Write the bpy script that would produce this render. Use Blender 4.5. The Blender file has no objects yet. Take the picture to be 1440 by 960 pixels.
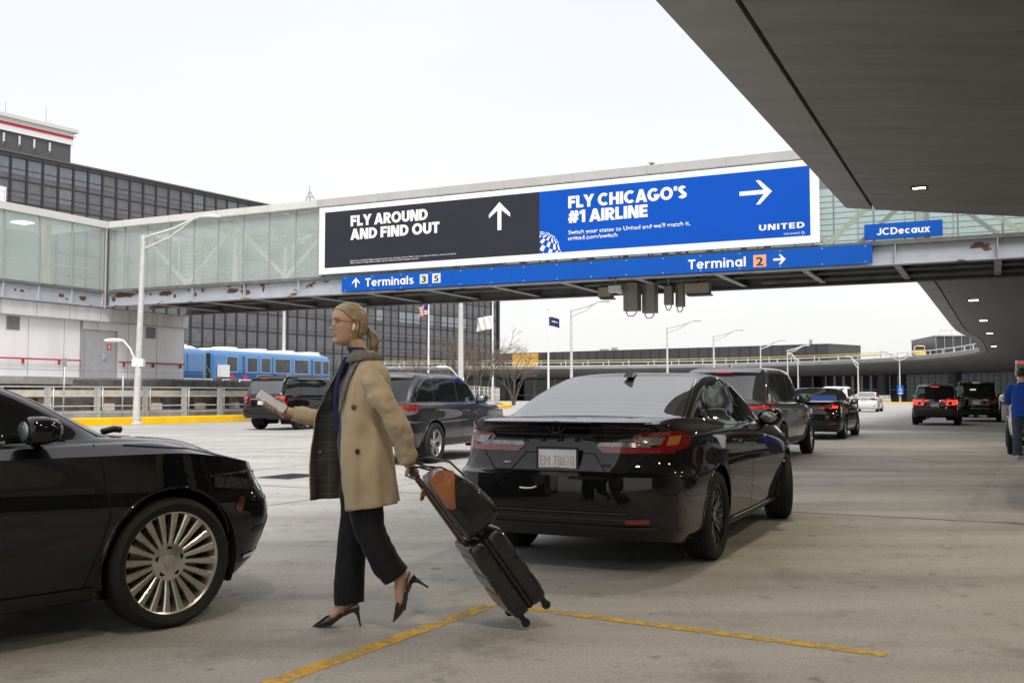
import bpy, bmesh, math, random
import numpy as np
from mathutils import Vector, Matrix, Euler
from mathutils.bvhtree import BVHTree
random.seed(7)
scene = bpy.context.scene
col = scene.collection
R = math.radians
# ---------------------------------------------------------------- camera
CAMH = 1.25
cam_data = bpy.data.cameras.new("camera")
cam_data.sensor_width = 36.0
cam_data.lens = 35.0
cam_data.clip_end = 3000
cam_data.clip_start = 0.05
cam = bpy.data.objects.new("camera", cam_data)
cam.location = (0, 0, CAMH)
cam.rotation_euler = (R(90) + math.atan(75 / 1400), 0, 0)
col.objects.link(cam)
scene.camera = cam
# ---------------------------------------------------------------- world
world = bpy.data.worlds.new("World")
scene.world = world
world.use_nodes = True
wn, wl = world.node_tree.nodes, world.node_tree.links
wn.clear()
SUN_EL, SUN_AZ = 58, 172           # degrees; azimuth clockwise from +Y
sky = wn.new("ShaderNodeTexSky")
sky.sky_type = 'NISHITA'
sky.sun_disc = False
sky.sun_elevation = R(SUN_EL)
sky.sun_rotation = R(SUN_AZ)
sky.air_density = 1.0
sky.dust_density = 4.0
bg1 = wn.new("ShaderNodeBackground"); bg1.inputs[1].default_value = 0.05
wl.new(sky.outputs[0], bg1.inputs[0])
tc = wn.new("ShaderNodeTexCoord")
mp = wn.new("ShaderNodeMapping"); mp.inputs['Scale'].default_value = (1, 1, 2.6)
nz = wn.new("ShaderNodeTexNoise"); nz.inputs['Scale'].default_value = 1.6; nz.inputs['Detail'].default_value = 6
cr = wn.new("ShaderNodeValToRGB")
cr.color_ramp.elements[0].position = 0.3; cr.color_ramp.elements[0].color = (0.90, 0.895, 0.885, 1)
cr.color_ramp.elements[1].position = 0.7; cr.color_ramp.elements[1].color = (1.0, 0.985, 0.955, 1)
bg2 = wn.new("ShaderNodeBackground"); bg2.inputs[1].default_value = 0.90
wl.new(tc.outputs['Generated'], mp.inputs[0]); wl.new(mp.outputs[0], nz.inputs[0])
wl.new(nz.outputs[0], cr.inputs[0]); wl.new(cr.outputs[0], bg2.inputs[0])
add = wn.new("ShaderNodeAddShader")
out = wn.new("ShaderNodeOutputWorld")
wl.new(bg1.outputs[0], add.inputs[0]); wl.new(bg2.outputs[0], add.inputs[1]); wl.new(add.outputs[0], out.inputs[0])
# ---------------------------------------------------------------- overcast sun
sd = bpy.data.lights.new("sun", 'SUN'); sd.energy = 3.6; sd.angle = R(26); sd.color = (1, 0.97, 0.93)
sun = bpy.data.objects.new("sun", sd)
d = Vector((math.sin(R(SUN_AZ)) * math.cos(R(SUN_EL)), math.cos(R(SUN_AZ)) * math.cos(R(SUN_EL)), math.sin(R(SUN_EL))))
sun.rotation_euler = d.to_track_quat('Z', 'Y').to_euler()
col.objects.link(sun)
# ---------------------------------------------------------------- exposure
vs = scene.view_settings
vs.view_transform = 'Standard'; vs.look = 'None'; vs.exposure = 0.0; vs.gamma = 1.0; vs.use_curve_mapping = False
scene.cycles.use_denoising = True
scene.cycles.max_bounces = 10
scene.cycles.transparent_max_bounces = 24
scene.cycles.sample_clamp_indirect = 6.0

# ================================================================ materials
def M(name, c, rough=0.6, metal=0.0, var=0.0, vscale=3.0, bump=0.0, bscale=60.0, coat=0.0, spec=0.5, emit=None, estr=0.0, rvar=0.0, stretch=None, ior=None, c2=None):
    m = bpy.data.materials.new(name); m.use_nodes = True
    n, l = m.node_tree.nodes, m.node_tree.links
    p = n["Principled BSDF"]
    p.inputs['Base Color'].default_value = (*c, 1)
    p.inputs['Roughness'].default_value = rough
    p.inputs['Metallic'].default_value = metal
    p.inputs['Specular IOR Level'].default_value = spec
    if ior: p.inputs['IOR'].default_value = ior
    if coat:
        p.inputs['Coat Weight'].default_value = coat
        p.inputs['Coat Roughness'].default_value = 0.03
    if emit:
        p.inputs['Emission Color'].default_value = (*emit, 1)
        p.inputs['Emission Strength'].default_value = estr
    if var or bump or rvar:
        t = n.new("ShaderNodeTexCoord")
        src = t.outputs['Object']
        if stretch:
            mm = n.new("ShaderNodeMapping"); mm.inputs['Scale'].default_value = stretch
            l.new(src, mm.inputs[0]); src = mm.outputs[0]
        nn = n.new("ShaderNodeTexNoise"); nn.inputs['Scale'].default_value = vscale; nn.inputs['Detail'].default_value = 8; nn.inputs['Roughness'].default_value = 0.62
        l.new(src, nn.inputs[0])
        if var:
            ramp = n.new("ShaderNodeValToRGB")
            a = c2 if c2 else tuple(max(0, x * (1 - var)) for x in c)
            b = c if c2 else tuple(min(1, x * (1 + var)) for x in c)
            ramp.color_ramp.elements[0].position = 0.33; ramp.color_ramp.elements[0].color = (*a, 1)
            ramp.color_ramp.elements[1].position = 0.67; ramp.color_ramp.elements[1].color = (*b, 1)
            l.new(nn.outputs[0], ramp.inputs[0]); l.new(ramp.outputs[0], p.inputs['Base Color'])
        if rvar:
            mr = n.new("ShaderNodeMapRange"); mr.inputs[1].default_value = 0.3; mr.inputs[2].default_value = 0.7
            mr.inputs[3].default_value = max(0, rough - rvar); mr.inputs[4].default_value = min(1, rough + rvar)
            l.new(nn.outputs[0], mr.inputs[0]); l.new(mr.outputs[0], p.inputs['Roughness'])
        if bump:
            b2 = n.new("ShaderNodeTexNoise"); b2.inputs['Scale'].default_value = bscale; b2.inputs['Detail'].default_value = 4
            l.new(src, b2.inputs[0])
            bp = n.new("ShaderNodeBump"); bp.inputs['Strength'].default_value = bump; bp.inputs['Distance'].default_value = 0.02
            l.new(b2.outputs[0], bp.inputs['Height']); l.new(bp.outputs[0], p.inputs['Normal'])
    return m

def glass_mat(name, tint, pale, fac, rough=0.03):
    """architectural glass: part clear, part pale fritted/dirty gloss"""
    m = bpy.data.materials.new(name); m.use_nodes = True
    n, l = m.node_tree.nodes, m.node_tree.links
    p = n["Principled BSDF"]; p.inputs['Base Color'].default_value = (*pale, 1); p.inputs['Roughness'].default_value = rough
    tr = n.new("ShaderNodeBsdfTransparent"); tr.inputs[0].default_value = (*tint, 1)
    mx = n.new("ShaderNodeMixShader")
    t = n.new("ShaderNodeTexCoord"); nn = n.new("ShaderNodeTexNoise"); nn.inputs['Scale'].default_value = 0.7; nn.inputs['Detail'].default_value = 5
    mr = n.new("ShaderNodeMapRange"); mr.inputs[3].default_value = fac - 0.12; mr.inputs[4].default_value = fac + 0.12
    l.new(t.outputs['Object'], nn.inputs[0]); l.new(nn.outputs[0], mr.inputs[0]); l.new(mr.outputs[0], mx.inputs[0])
    l.new(tr.outputs[0], mx.inputs[1]); l.new(p.outputs[0], mx.inputs[2])
    l.new(mx.outputs[0], n["Material Output"].inputs[0])
    return m

def concrete_mat():
    m = bpy.data.materials.new("road_concrete"); m.use_nodes = True
    n, l = m.node_tree.nodes, m.node_tree.links
    p = n["Principled BSDF"]
    t = n.new("ShaderNodeTexCoord")
    def noise(scale, detail, st=None, rough=0.6):
        s = t.outputs['Object']
        if st:
            mm = n.new("ShaderNodeMapping"); mm.inputs['Rotation'].default_value = (0, 0, -R(64.2)); mm.inputs['Scale'].default_value = st
            l.new(s, mm.inputs[0]); s = mm.outputs[0]
        x = n.new("ShaderNodeTexNoise"); x.inputs['Scale'].default_value = scale; x.inputs['Detail'].default_value = detail; x.inputs['Roughness'].default_value = rough
        l.new(s, x.inputs[0]); return x.outputs[0]
    def ramp(src, p0, c0, p1, c1):
        r = n.new("ShaderNodeValToRGB"); e = r.color_ramp.elements
        e[0].position = p0; e[0].color = (*c0, 1); e[1].position = p1; e[1].color = (*c1, 1)
        l.new(src, r.inputs[0]); return r.outputs[0]
    def mul(a, b, f=1.0):
        x = n.new("ShaderNodeMix"); x.data_type = 'RGBA'; x.blend_type = 'MULTIPLY'; x.inputs[0].default_value = f
        l.new(a, x.inputs[6]); l.new(b, x.inputs[7]); return x.outputs[2]
    base = ramp(noise(0.35, 8), 0.3, (0.41, 0.402, 0.388), 0.72, (0.525, 0.52, 0.51))
    streak = ramp(noise(1.2, 6, (0.12, 1.0, 1.0)), 0.32, (0.70, 0.69, 0.675), 0.62, (1, 1, 1))     # tyre wear along the lane
    spots = ramp(noise(1.7, 10, None, 0.75), 0.30, (0.62, 0.60, 0.575), 0.46, (1, 1, 1))
    fine = ramp(noise(45, 4, None, 0.7), 0.3, (0.74, 0.74, 0.73), 0.7, (1.14, 1.14, 1.14))
    oil = ramp(noise(4.2, 6, None, 0.6), 0.62, (1, 1, 1), 0.70, (0.55, 0.53, 0.51))
    blot = ramp(noise(0.9, 5, (1.0, 0.35, 1.0), 0.6), 0.60, (1, 1, 1), 0.72, (0.80, 0.78, 0.75))
    grit = ramp(noise(260, 2, None, 0.8), 0.36, (0.72, 0.72, 0.72), 0.62, (1.1, 1.1, 1.1))
    c = mul(mul(mul(mul(mul(mul(base, streak), spots), fine), grit), oil), blot)
    l.new(c, p.inputs['Base Color'])
    p.inputs['Roughness'].default_value = 0.72
    bp = n.new("ShaderNodeBump"); bp.inputs['Strength'].default_value = 0.35; bp.inputs['Distance'].default_value = 0.01
    l.new(noise(120, 5), bp.inputs['Height']); l.new(bp.outputs[0], p.inputs['Normal'])
    return m

def worn_paint(name, c, lo=0.40, hi=0.56, scale=9.0):
    m = bpy.data.materials.new(name); m.use_nodes = True
    n, l = m.node_tree.nodes, m.node_tree.links
    p = n["Principled BSDF"]; p.inputs['Roughness'].default_value = 0.7
    t = n.new("ShaderNodeTexCoord")
    a = n.new("ShaderNodeTexNoise"); a.inputs['Scale'].default_value = scale; a.inputs['Detail'].default_value = 12; a.inputs['Roughness'].default_value = 0.75
    l.new(t.outputs['Object'], a.inputs[0])
    v = n.new("ShaderNodeTexNoise"); v.inputs['Scale'].default_value = 40; v.inputs['Detail'].default_value = 5
    l.new(t.outputs['Object'], v.inputs[0])
    rc = n.new("ShaderNodeValToRGB"); e = rc.color_ramp.elements
    e[0].position = 0.3; e[0].color = (*[x * 0.7 for x in c], 1); e[1].position = 0.7; e[1].color = (*c, 1)
    l.new(v.outputs[0], rc.inputs[0]); l.new(rc.outputs[0], p.inputs['Base Color'])
    r = n.new("ShaderNodeMapRange"); r.inputs[1].default_value = lo; r.inputs[2].default_value = hi
    r.inputs[3].default_value = 0.0; r.inputs[4].default_value = 0.95
    l.new(a.outputs[0], r.inputs[0])
    tr = n.new("ShaderNodeBsdfTransparent"); mx = n.new("ShaderNodeMixShader")
    l.new(r.outputs[0], mx.inputs[0]); l.new(tr.outputs[0], mx.inputs[1]); l.new(p.outputs[0], mx.inputs[2])
    l.new(mx.outputs[0], n["Material Output"].inputs[0])
    return m

def rust_paint(name, c, rust=(0.115, 0.05, 0.025), lo=0.60, hi=0.63, scale=0.9):
    m = bpy.data.materials.new(name); m.use_nodes = True
    n, l = m.node_tree.nodes, m.node_tree.links
    p = n["Principled BSDF"]; p.inputs['Roughness'].default_value = 0.55
    t = n.new("ShaderNodeTexCoord"); mp_ = n.new("ShaderNodeMapping"); mp_.inputs['Scale'].default_value = (1, 1, 1.9)
    l.new(t.outputs['Object'], mp_.inputs[0])
    a = n.new("ShaderNodeTexNoise"); a.inputs['Scale'].default_value = scale; a.inputs['Detail'].default_value = 6; a.inputs['Roughness'].default_value = 0.55
    l.new(mp_.outputs[0], a.inputs[0])
    d_ = n.new("ShaderNodeTexNoise"); d_.inputs['Scale'].default_value = 2.5; d_.inputs['Detail'].default_value = 6
    l.new(t.outputs['Object'], d_.inputs[0])
    rc = n.new("ShaderNodeValToRGB"); e = rc.color_ramp.elements
    e[0].position = 0.3; e[0].color = (*[x * 0.86 for x in c], 1); e[1].position = 0.7; e[1].color = (*c, 1)
    l.new(d_.outputs[0], rc.inputs[0])
    r = n.new("ShaderNodeMapRange"); r.inputs[1].default_value = lo; r.inputs[2].default_value = hi
    l.new(a.outputs[0], r.inputs[0])
    mx = n.new("ShaderNodeMix"); mx.data_type = 'RGBA'; mx.inputs[7].default_value = (*rust, 1)
    l.new(r.outputs[0], mx.inputs[0]); l.new(rc.outputs[0], mx.inputs[6]); l.new(mx.outputs[2], p.inputs['Base Color'])
    return m

def carpaint(name, c, flake=0.0, rough=0.28, dust=0.35):
    m = bpy.data.materials.new(name); m.use_nodes = True
    n, l = m.node_tree.nodes, m.node_tree.links
    p = n["Principled BSDF"]
    p.inputs['Base Color'].default_value = (*c, 1); p.inputs['Metallic'].default_value = flake
    p.inputs['Roughness'].default_value = rough
    p.inputs['Coat Weight'].default_value = 1.0
    if max(c) < .02: p.inputs['Specular IOR Level'].default_value = 0.05
    t = n.new("ShaderNodeTexCoord")
    a = n.new("ShaderNodeTexNoise"); a.inputs['Scale'].default_value = 5; a.inputs['Detail'].default_value = 9; a.inputs['Roughness'].default_value = 0.7
    l.new(t.outputs['Object'], a.inputs[0])
    r = n.new("ShaderNodeMapRange"); r.inputs[1].default_value = 0.35; r.inputs[2].default_value = 0.75
    r.inputs[3].default_value = 0.015; r.inputs[4].default_value = 0.015 + 0.12 * dust
    l.new(a.outputs[0], r.inputs[0]); l.new(r.outputs[0], p.inputs['Coat Roughness'])
    return m

def lamp_mat(name, c, estr, base=None):
    return M(name, base or c, 0.15, emit=c, estr=estr, coat=0.6)

CON = concrete_mat()
JOINT = M("joint_sealant", (0.035, 0.033, 0.03), 0.8, var=0.4, vscale=6)
YEL = worn_paint("yellow_road_paint", (0.74, 0.45, 0.045), 0.38, 0.54, 8)
WHT_FAINT = worn_paint("faint_road_paint", (0.55, 0.55, 0.53), 0.50, 0.78, 3)
WHT = worn_paint("white_road_paint", (0.62, 0.62, 0.60), 0.40, 0.55, 5)
KERB_Y = M("yellow_kerb_paint", (0.86, 0.50, 0.006), 0.6, spec=.2, var=0.1, vscale=1.2)
SOFFIT = M("canopy_soffit", (0.195, 0.186, 0.178), 0.55, var=0.17, vscale=1.5, stretch=(0.22, 1.8, 1), bump=0.03, bscale=4)
SOFFIT_EDGE = M("canopy_edge_strip", (0.27, 0.265, 0.26), 0.55, var=0.14, vscale=0.9, stretch=(0.3, 1.2, 1))
DARK = M("dark_void", (0.012, 0.012, 0.012), 0.9)
STEEL = rust_paint("rusting_grey_girder_paint", (0.40, 0.43, 0.48), lo=0.605, hi=0.625, scale=0.75)
STEEL2 = M("grey_girder_paint", (0.42, 0.44, 0.47), 0.5, var=0.08, vscale=1.5)
UNDER = M("dark_underside_paint", (0.13, 0.128, 0.122), 0.7, var=0.3, vscale=1.2)  # dark tone of the bridge underside; stands for shadow on the girder ledges
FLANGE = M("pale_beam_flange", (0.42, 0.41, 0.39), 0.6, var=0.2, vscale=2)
ALU = M("aluminium_fascia", (0.60, 0.59, 0.57), 0.5, var=0.06, vscale=1)
ALU_D = M("grey_roof_fascia", (0.44, 0.43, 0.42), 0.55, var=0.07, vscale=1)
GLASS = glass_mat("green_fritted_glass", (0.92, 0.96, 0.955), (0.68, 0.74, 0.72), 0.27)
GLASS_CLEAR = glass_mat("clear_bridge_glass", (0.90, 0.95, 0.94), (0.55, 0.62, 0.60), 0.20)
CREAM = M("cream_truss_paint", (0.60, 0.50, 0.35), 0.5, var=0.08)
MULL = M("grey_mullion", (0.30, 0.31, 0.31), 0.4)
INNER = M("walkway_interior", (0.70, 0.72, 0.70), 0.7, var=0.15, vscale=1.5)
WHITE_PANEL = M("white_metal_panel", (0.80, 0.80, 0.82), 0.45, var=0.07, vscale=0.8, stretch=(1, 1, 0.25))
GREY_DOOR = M("grey_door_paint", (0.36, 0.37, 0.40), 0.45, var=0.05)
RED_RAIL = M("red_handrail_paint", (0.42, 0.03, 0.05), 0.4)
CONC_W = M("weathered_concrete_wall", (0.30, 0.295, 0.28), 0.8, var=0.25, vscale=1.3, bump=0.15, bscale=14)
CONC_D = M("dark_mottled_concrete", (0.10, 0.095, 0.09), 0.85, var=0.45, vscale=2.2)  # dark concrete with random mottling, for the guideway recess wall
CREAM_C = M("cream_guide_beam", (0.52, 0.49, 0.40), 0.75, var=0.18, vscale=2)
GALV = M("galvanised_steel", (0.48, 0.49, 0.51), 0.45, 0.35, var=0.12, vscale=7)
POLE = M("grey_painted_pole", (0.50, 0.50, 0.49), 0.45, var=0.12, vscale=4)
WHITEP = M("white_gloss_paint", (0.78, 0.78, 0.77), 0.4)
BLACKP = M("black_plastic", (0.012, 0.012, 0.013), 0.45)
BLUE_SIGN = M("blue_sign_vinyl", (0.002, 0.085, 0.44), 0.6, spec=0.2, var=0.04, vscale=0.7)
BLUE_BILL = M("blue_billboard_vinyl", (0.001, 0.078, 0.47), 0.6, spec=0.15, var=0.03, vscale=0.6)
NAVY_BILL = M("charcoal_billboard_vinyl", (0.026, 0.027, 0.038), 0.6, spec=0.2, var=0.05, vscale=0.6)
BILL_W = M("white_billboard_frame", (0.84, 0.84, 0.85), 0.5, var=0.02)
LETTER = M("white_sign_lettering", (0.84, 0.84, 0.85), 0.5)
LETTER_K = M("black_sign_lettering", (0.02, 0.02, 0.02), 0.5)
ROOFDK = M("dark_curtain_wall", (0.060, 0.060, 0.066), 0.35, var=0.2, vscale=0.4)

# ================================================================ mesh builder
class MB:
    def __init__(self):
        self.bm = bmesh.new(); self.mi = 0
    def _mark(self, faces):
        for f in faces: f.material_index = self.mi
        return faces
    def quad(self, pts):
        vs_ = [self.bm.verts.new(p) for p in pts]
        f = self.bm.faces.new(vs_); f.material_index = self.mi; return f
    def box(self, x0, x1, y0, y1, z0, z1, mat=None):
        P_ = [(x0, y0, z0), (x1, y0, z0), (x1, y1, z0), (x0, y1, z0), (x0, y0, z1), (x1, y0, z1), (x1, y1, z1), (x0, y1, z1)]
        if mat is not None: P_ = [mat @ Vector(p) for p in P_]
        v = [self.bm.verts.new(p) for p in P_]
        for idx in ((3, 2, 1, 0), (4, 5, 6, 7), (0, 1, 5, 4), (1, 2, 6, 5), (2, 3, 7, 6), (3, 0, 4, 7)):
            f = self.bm.faces.new([v[i] for i in idx]); f.material_index = self.mi
        return self
    def tube(self, pts, r, n=8, caps=True):
        """round tube along pts; r a number or list"""
        pts = [Vector(p) for p in pts]
        rs = r if isinstance(r, (list, tuple)) else [r] * len(pts)
        rings = []
        up = None
        for i, p in enumerate(pts):
            if i == 0: t = pts[1] - p
            elif i == len(pts) - 1: t = p - pts[i - 1]
            else: t = (pts[i + 1] - p).normalized() + (p - pts[i - 1]).normalized()
            t.normalize()
            if up is None:
                a = Vector((0, 0, 1)) if abs(t.z) < 0.9 else Vector((1, 0, 0))
                up = (a - t * a.dot(t)).normalized()
            else:
                up = (up - t * up.dot(t)).normalized()
            s = t.cross(up)
            rings.append([self.bm.verts.new(p + (up * math.cos(2 * math.pi * k / n) + s * math.sin(2 * math.pi * k / n)) * rs[i]) for k in range(n)])
        for a, b in zip(rings, rings[1:]):
            for k in range(n):
                f = self.bm.faces.new((a[k], a[(k + 1) % n], b[(k + 1) % n], b[k])); f.material_index = self.mi; f.smooth = True
        if caps:
            f = self.bm.faces.new(rings[0][::-1]); f.material_index = self.mi
            f = self.bm.faces.new(rings[-1]); f.material_index = self.mi
        return self
    def loft(self, rings, closed=True, caps=True, smooth=True):
        R_ = [[self.bm.verts.new(p) for p in ring] for ring in rings]
        n = len(R_[0])
        for a, b in zip(R_, R_[1:]):
            for k in range(n if closed else n - 1):
                f = self.bm.faces.new((a[k], a[(k + 1) % n], b[(k + 1) % n], b[k])); f.material_index = self.mi; f.smooth = smooth
        if caps and closed:
            for rr in (R_[0][::-1], R_[-1]):
                f = self.bm.faces.new(rr); f.material_index = self.mi; f.smooth = smooth
        return R_
    def lathe(self, prof, axis='y', n=32, center=(0, 0, 0)):
        """prof: list of (radius, offset along axis)"""
        c = Vector(center); rings = []
        for r, o in prof:
            ring = []
            for k in range(n):
                a = 2 * math.pi * k / n
                if axis == 'y': p = Vector((r * math.cos(a), o, r * math.sin(a)))
                elif axis == 'z': p = Vector((r * math.cos(a), r * math.sin(a), o))
                else: p = Vector((o, r * math.cos(a), r * math.sin(a)))
                ring.append(c + p)
            rings.append(ring)
        self.loft(rings, True, False)
        return self
    def prism(self, poly, axis, a, b):
        """2D polygon extruded along axis ('x','y','z') from a to b"""
        def P3(p, t):
            return {'x': (t, p[0], p[1]), 'y': (p[0], t, p[1]), 'z': (p[0], p[1], t)}[axis]
        A_ = [self.bm.verts.new(P3(p, a)) for p in poly]; B_ = [self.bm.verts.new(P3(p, b)) for p in poly]
        n = len(poly)
        fs = [self.bm.faces.new(A_[::-1]), self.bm.faces.new(B_)]
        for k in range(n): fs.append(self.bm.faces.new((A_[k], A_[(k + 1) % n], B_[(k + 1) % n], B_[k])))
        self._mark(fs)
        return self
    def build(self, name, mats, parent=None, loc=None, rotz=None, smooth=None, bevel=0.0, subsurf=0, keep_normals=False):
        if not keep_normals: bmesh.ops.recalc_face_normals(self.bm, faces=self.bm.faces)
        me = bpy.data.meshes.new(name)
        self.bm.to_mesh(me); self.bm.free()
        for m in (mats if isinstance(mats, (list, tuple)) else [mats]): me.materials.append(m)
        if smooth is not None:
            for p in me.polygons: p.use_smooth = True
            me.set_sharp_from_angle(angle=R(smooth))
        o = bpy.data.objects.new(name, me); col.objects.link(o)
        if parent: o.parent = parent
        if loc is not None: o.location = loc
        if rotz is not None: o.rotation_euler.z = rotz
        if bevel:
            bv = o.modifiers.new("bevel", 'BEVEL'); bv.width = bevel; bv.segments = 2; bv.limit_method = 'ANGLE'; bv.angle_limit = R(40)
        if subsurf:
            ss = o.modifiers.new("subsurf", 'SUBSURF'); ss.levels = subsurf; ss.render_levels = subsurf
        return o

HEAD = R(64.2)                        # the road runs 25.8 degrees right of the view
SA, CA = math.sin(R(25.8)), math.cos(R(25.8))
def W(u, y, z=0.0):                   # road frame (along, left, up) -> world
    return Vector((u * SA - y * CA, u * CA + y * SA, z))
def thing(name, label, cat, loc=(0, 0, 0), rotz=0.0, group=None):
    o = bpy.data.objects.new(name, None); col.objects.link(o)
    o.location = loc; o.rotation_euler.z = rotz; o.empty_display_size = 0.3
    o['label'] = label; o['category'] = cat
    if group: o['group'] = group
    return o
def tag(o, label, cat, group=None):
    o['label'] = label; o['category'] = cat
    if group: o['group'] = group
    return o
def road_thing(name, label, cat, u=0, y=0, z=0, group=None, turn=0.0):
    return thing(name, label, cat, W(u, y, z), HEAD + turn, group)
def struct(o):
    o['kind'] = 'structure'; return o
def copy_tree(o, parent=None):
    c = o.copy(); col.objects.link(c)
    if parent: c.parent = parent
    for ch in o.children: copy_tree(ch, c)
    return c

def text_mesh(name, s, box, x, mat, parent, bold=0.0, depth=0.006, spacing=1.0):
    """letters standing in the local y/z plane, facing -x; box = (y_left, y_right, z_base, z_capheight_top); y decreases to the right"""
    cu = bpy.data.curves.new(name, 'FONT'); cu.body = s; cu.size = 1.0; cu.offset = bold; cu.extrude = 0.0; cu.space_character = spacing
    cu.resolution_u = 3
    to = bpy.data.objects.new("tmp_text", cu); col.objects.link(to)
    bpy.context.view_layer.update()
    dg = bpy.context.evaluated_depsgraph_get()
    me = bpy.data.meshes.new_from_object(to.evaluated_get(dg))
    bpy.data.objects.remove(to)
    co = np.array([v.co[:] for v in me.vertices])
    # cap height of the built-in font at size 1
    x0, x1 = co[:, 0].min(), co[:, 0].max()
    cap = 0.73 + bold
    yl, yr, zb, zt = box
    k = (yl - yr) / (x1 - x0); kz = (zt - zb) / cap
    for v in me.vertices:
        v.co = Vector((x, yl - (v.co.x - x0) * k, zb + v.co.y * kz))
    bm = bmesh.new(); bm.from_mesh(me)
    for f in bm.faces:
        if f.normal.x > 0: f.normal_flip()
    r = bmesh.ops.extrude_face_region(bm, geom=bm.faces[:])
    for e in r['geom']:
        if isinstance(e, bmesh.types.BMVert): e.co.x -= depth
    bm.to_mesh(me); bm.free()
    me.name = name
    me.materials.append(mat)
    o = bpy.data.objects.new(name, me); col.objects.link(o); o.parent = parent
    return o

# ---------------------------------------------------------------- heavy grotesque lettering drawn as strokes
def _arc(cx, cy, rx, ry, a0, a1, n=14):
    return [(cx + rx * math.cos(R(a0 + (a1 - a0) * i / n)), cy + ry * math.sin(R(a0 + (a1 - a0) * i / n))) for i in range(n + 1)]
def glyph(ch, t):
    h = t / 2
    if ch == ' ': return 0.26, []
    if ch == 'F': return .56, [[(h, 0), (h, 1)], [(t, 1 - h), (.56, 1 - h)], [(t, .5), (.52, .5)]]
    if ch == 'E': return .57, [[(h, 0), (h, 1)], [(t, 1 - h), (.56, 1 - h)], [(t, .5), (.53, .5)], [(t, h), (.57, h)]]
    if ch == 'L': return .53, [[(h, 0), (h, 1)], [(t, h), (.53, h)]]
    if ch == 'I': return t, [[(h, 0), (h, 1)]]
    if ch == 'T': return .62, [[(0, 1 - h), (.62, 1 - h)], [(.31, 0), (.31, 1 - t)]]
    if ch == 'H': return .72, [[(h, 0), (h, 1)], [(.72 - h, 0), (.72 - h, 1)], [(t, .5), (.72 - t, .5)]]
    if ch == 'N': return .74, [[(h, 0), (h, 1)], [(.74 - h, 0), (.74 - h, 1)], [(h, 1.12), (.74 - h, -.12)]]
    if ch == 'Y': return .72, [[(.04, 1.1), (.36, .44)], [(.68, 1.1), (.36, .44)], [(.36, 0), (.36, .5)]]
    if ch == 'A': return .78, [[(.07, -.1), (.40, 1.08)], [(.71, -.1), (.38, 1.08)], [(.2, .27), (.58, .27)]]
    if ch == 'R': return .66, [[(h, 0), (h, 1)], [(t, 1 - h), (.34, 1 - h)] + _arc(.34, .69, .31 - h, .31 - h, 90, -90)[1:] + [(t, .38 + h)], [(.30, .42), (.59, -.06)]]
    if ch == 'D': return .74, [[(h, 0), (h, 1)], [(t, 1 - h), (.30, 1 - h)] + _arc(.30, .5, .44 - h, .5 - h, 90, -90, 18)[1:] + [(t, h)]]
    if ch == 'O': return .88, [_arc(.44, .5, .44 - h, .5 - h + .015, 0, 360, 28)]
    if ch == 'C': return .80, [_arc(.44, .5, .44 - h, .5 - h + .015, 48, 312, 24)]
    if ch == 'G': return .85, [_arc(.44, .5, .44 - h, .5 - h + .015, 48, 345, 26), [(.46, .46 - h / 2), (.85, .46 - h / 2)]]
    if ch == 'U': return .70, [[(h, 1), (h, .35)] + _arc(.35, .35, .35 - h, .36 - h, 180, 360, 16)[1:] + [(.70 - h, 1)]]
    if ch == 'S': return .62, [_arc(.31, .735, .29 - h, .265 - h, 25, 250, 16) + _arc(.31, .275, .31 - h, .275 - h, 80, -155, 16)]
    if ch == "'": return t, [[(h, .66), (h + .02, 1)]]
    if ch == '#': return .78, [[(.16, 0), (.30, 1)], [(.46, 0), (.60, 1)], [(.05, .66), (.76, .66)], [(.0, .32), (.72, .32)]]
    if ch == '1': return .40, [[(.40 - h, 0), (.40 - h, 1)], [(0, .74), (.30, .95)]]
    if ch == 'J': return .52, [[(.52 - h, 1), (.52 - h, .27)] + _arc(.26, .27, .26 - h, .27 - h, 0, -170, 12)[1:]]
    X = .74; xr = X / 2
    if ch == 'e': return .60, [_arc(.30, xr, .30 - h, xr - h, 0, 322, 22), [(t * .8, xr), (.60 - h, xr)]]
    if ch == 'c': return .56, [_arc(.30, xr, .30 - h, xr - h, 46, 314, 20)]
    if ch == 'o': return .62, [_arc(.31, xr, .31 - h, xr - h, 0, 360, 22)]
    if ch == 'a': return .60, [_arc(.29, xr, .29 - h, xr - h, 0, 360, 22), [(.60 - h, 0), (.60 - h, X)]]
    if ch == 'r': return .40, [[(h, 0), (h, X)], _arc(.40, X - .30, .40 - h, .30 - h, 175, 88, 8)]
    if ch == 'n': return .58, [[(h, 0), (h, X)], _arc(.29, X - .29, .29 - h, .29 - h, 180, 0, 12) + [(.58 - h, 0)]]
    if ch == 'm': return .90, [[(h, 0), (h, X)], _arc(.265, X - .25, .265 - h, .25 - h, 180, 0, 12) + [(.53 - h, 0)], _arc(.635, X - .25, .265 - h, .25 - h, 180, 0, 12) + [(.90 - h, 0)]]
    if ch == 'u': return .58, [[(.58 - h, 0), (.58 - h, X)], [(h, X), (h, .29)] + _arc(.29, .29, .29 - h, .29 - h, 180, 360, 12)[1:]]
    if ch == 'i': return t, [[(h, 0), (h, X)], [(h, .84), (h, 1.0)]]
    if ch == 'l': return t, [[(h, 0), (h, 1)]]
    if ch == 'x': return .56, [[(.05, -.05), (.51, X + .05)], [(.51, -.05), (.05, X + .05)]]
    if ch == 's': return .50, [_arc(.25, .545, .24 - h, .195 - h, 20, 255, 14) + _arc(.25, .205, .25 - h, .205 - h, 75, -160, 14)]
    return .5, [[(h, 0), (h, 1)]]
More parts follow.
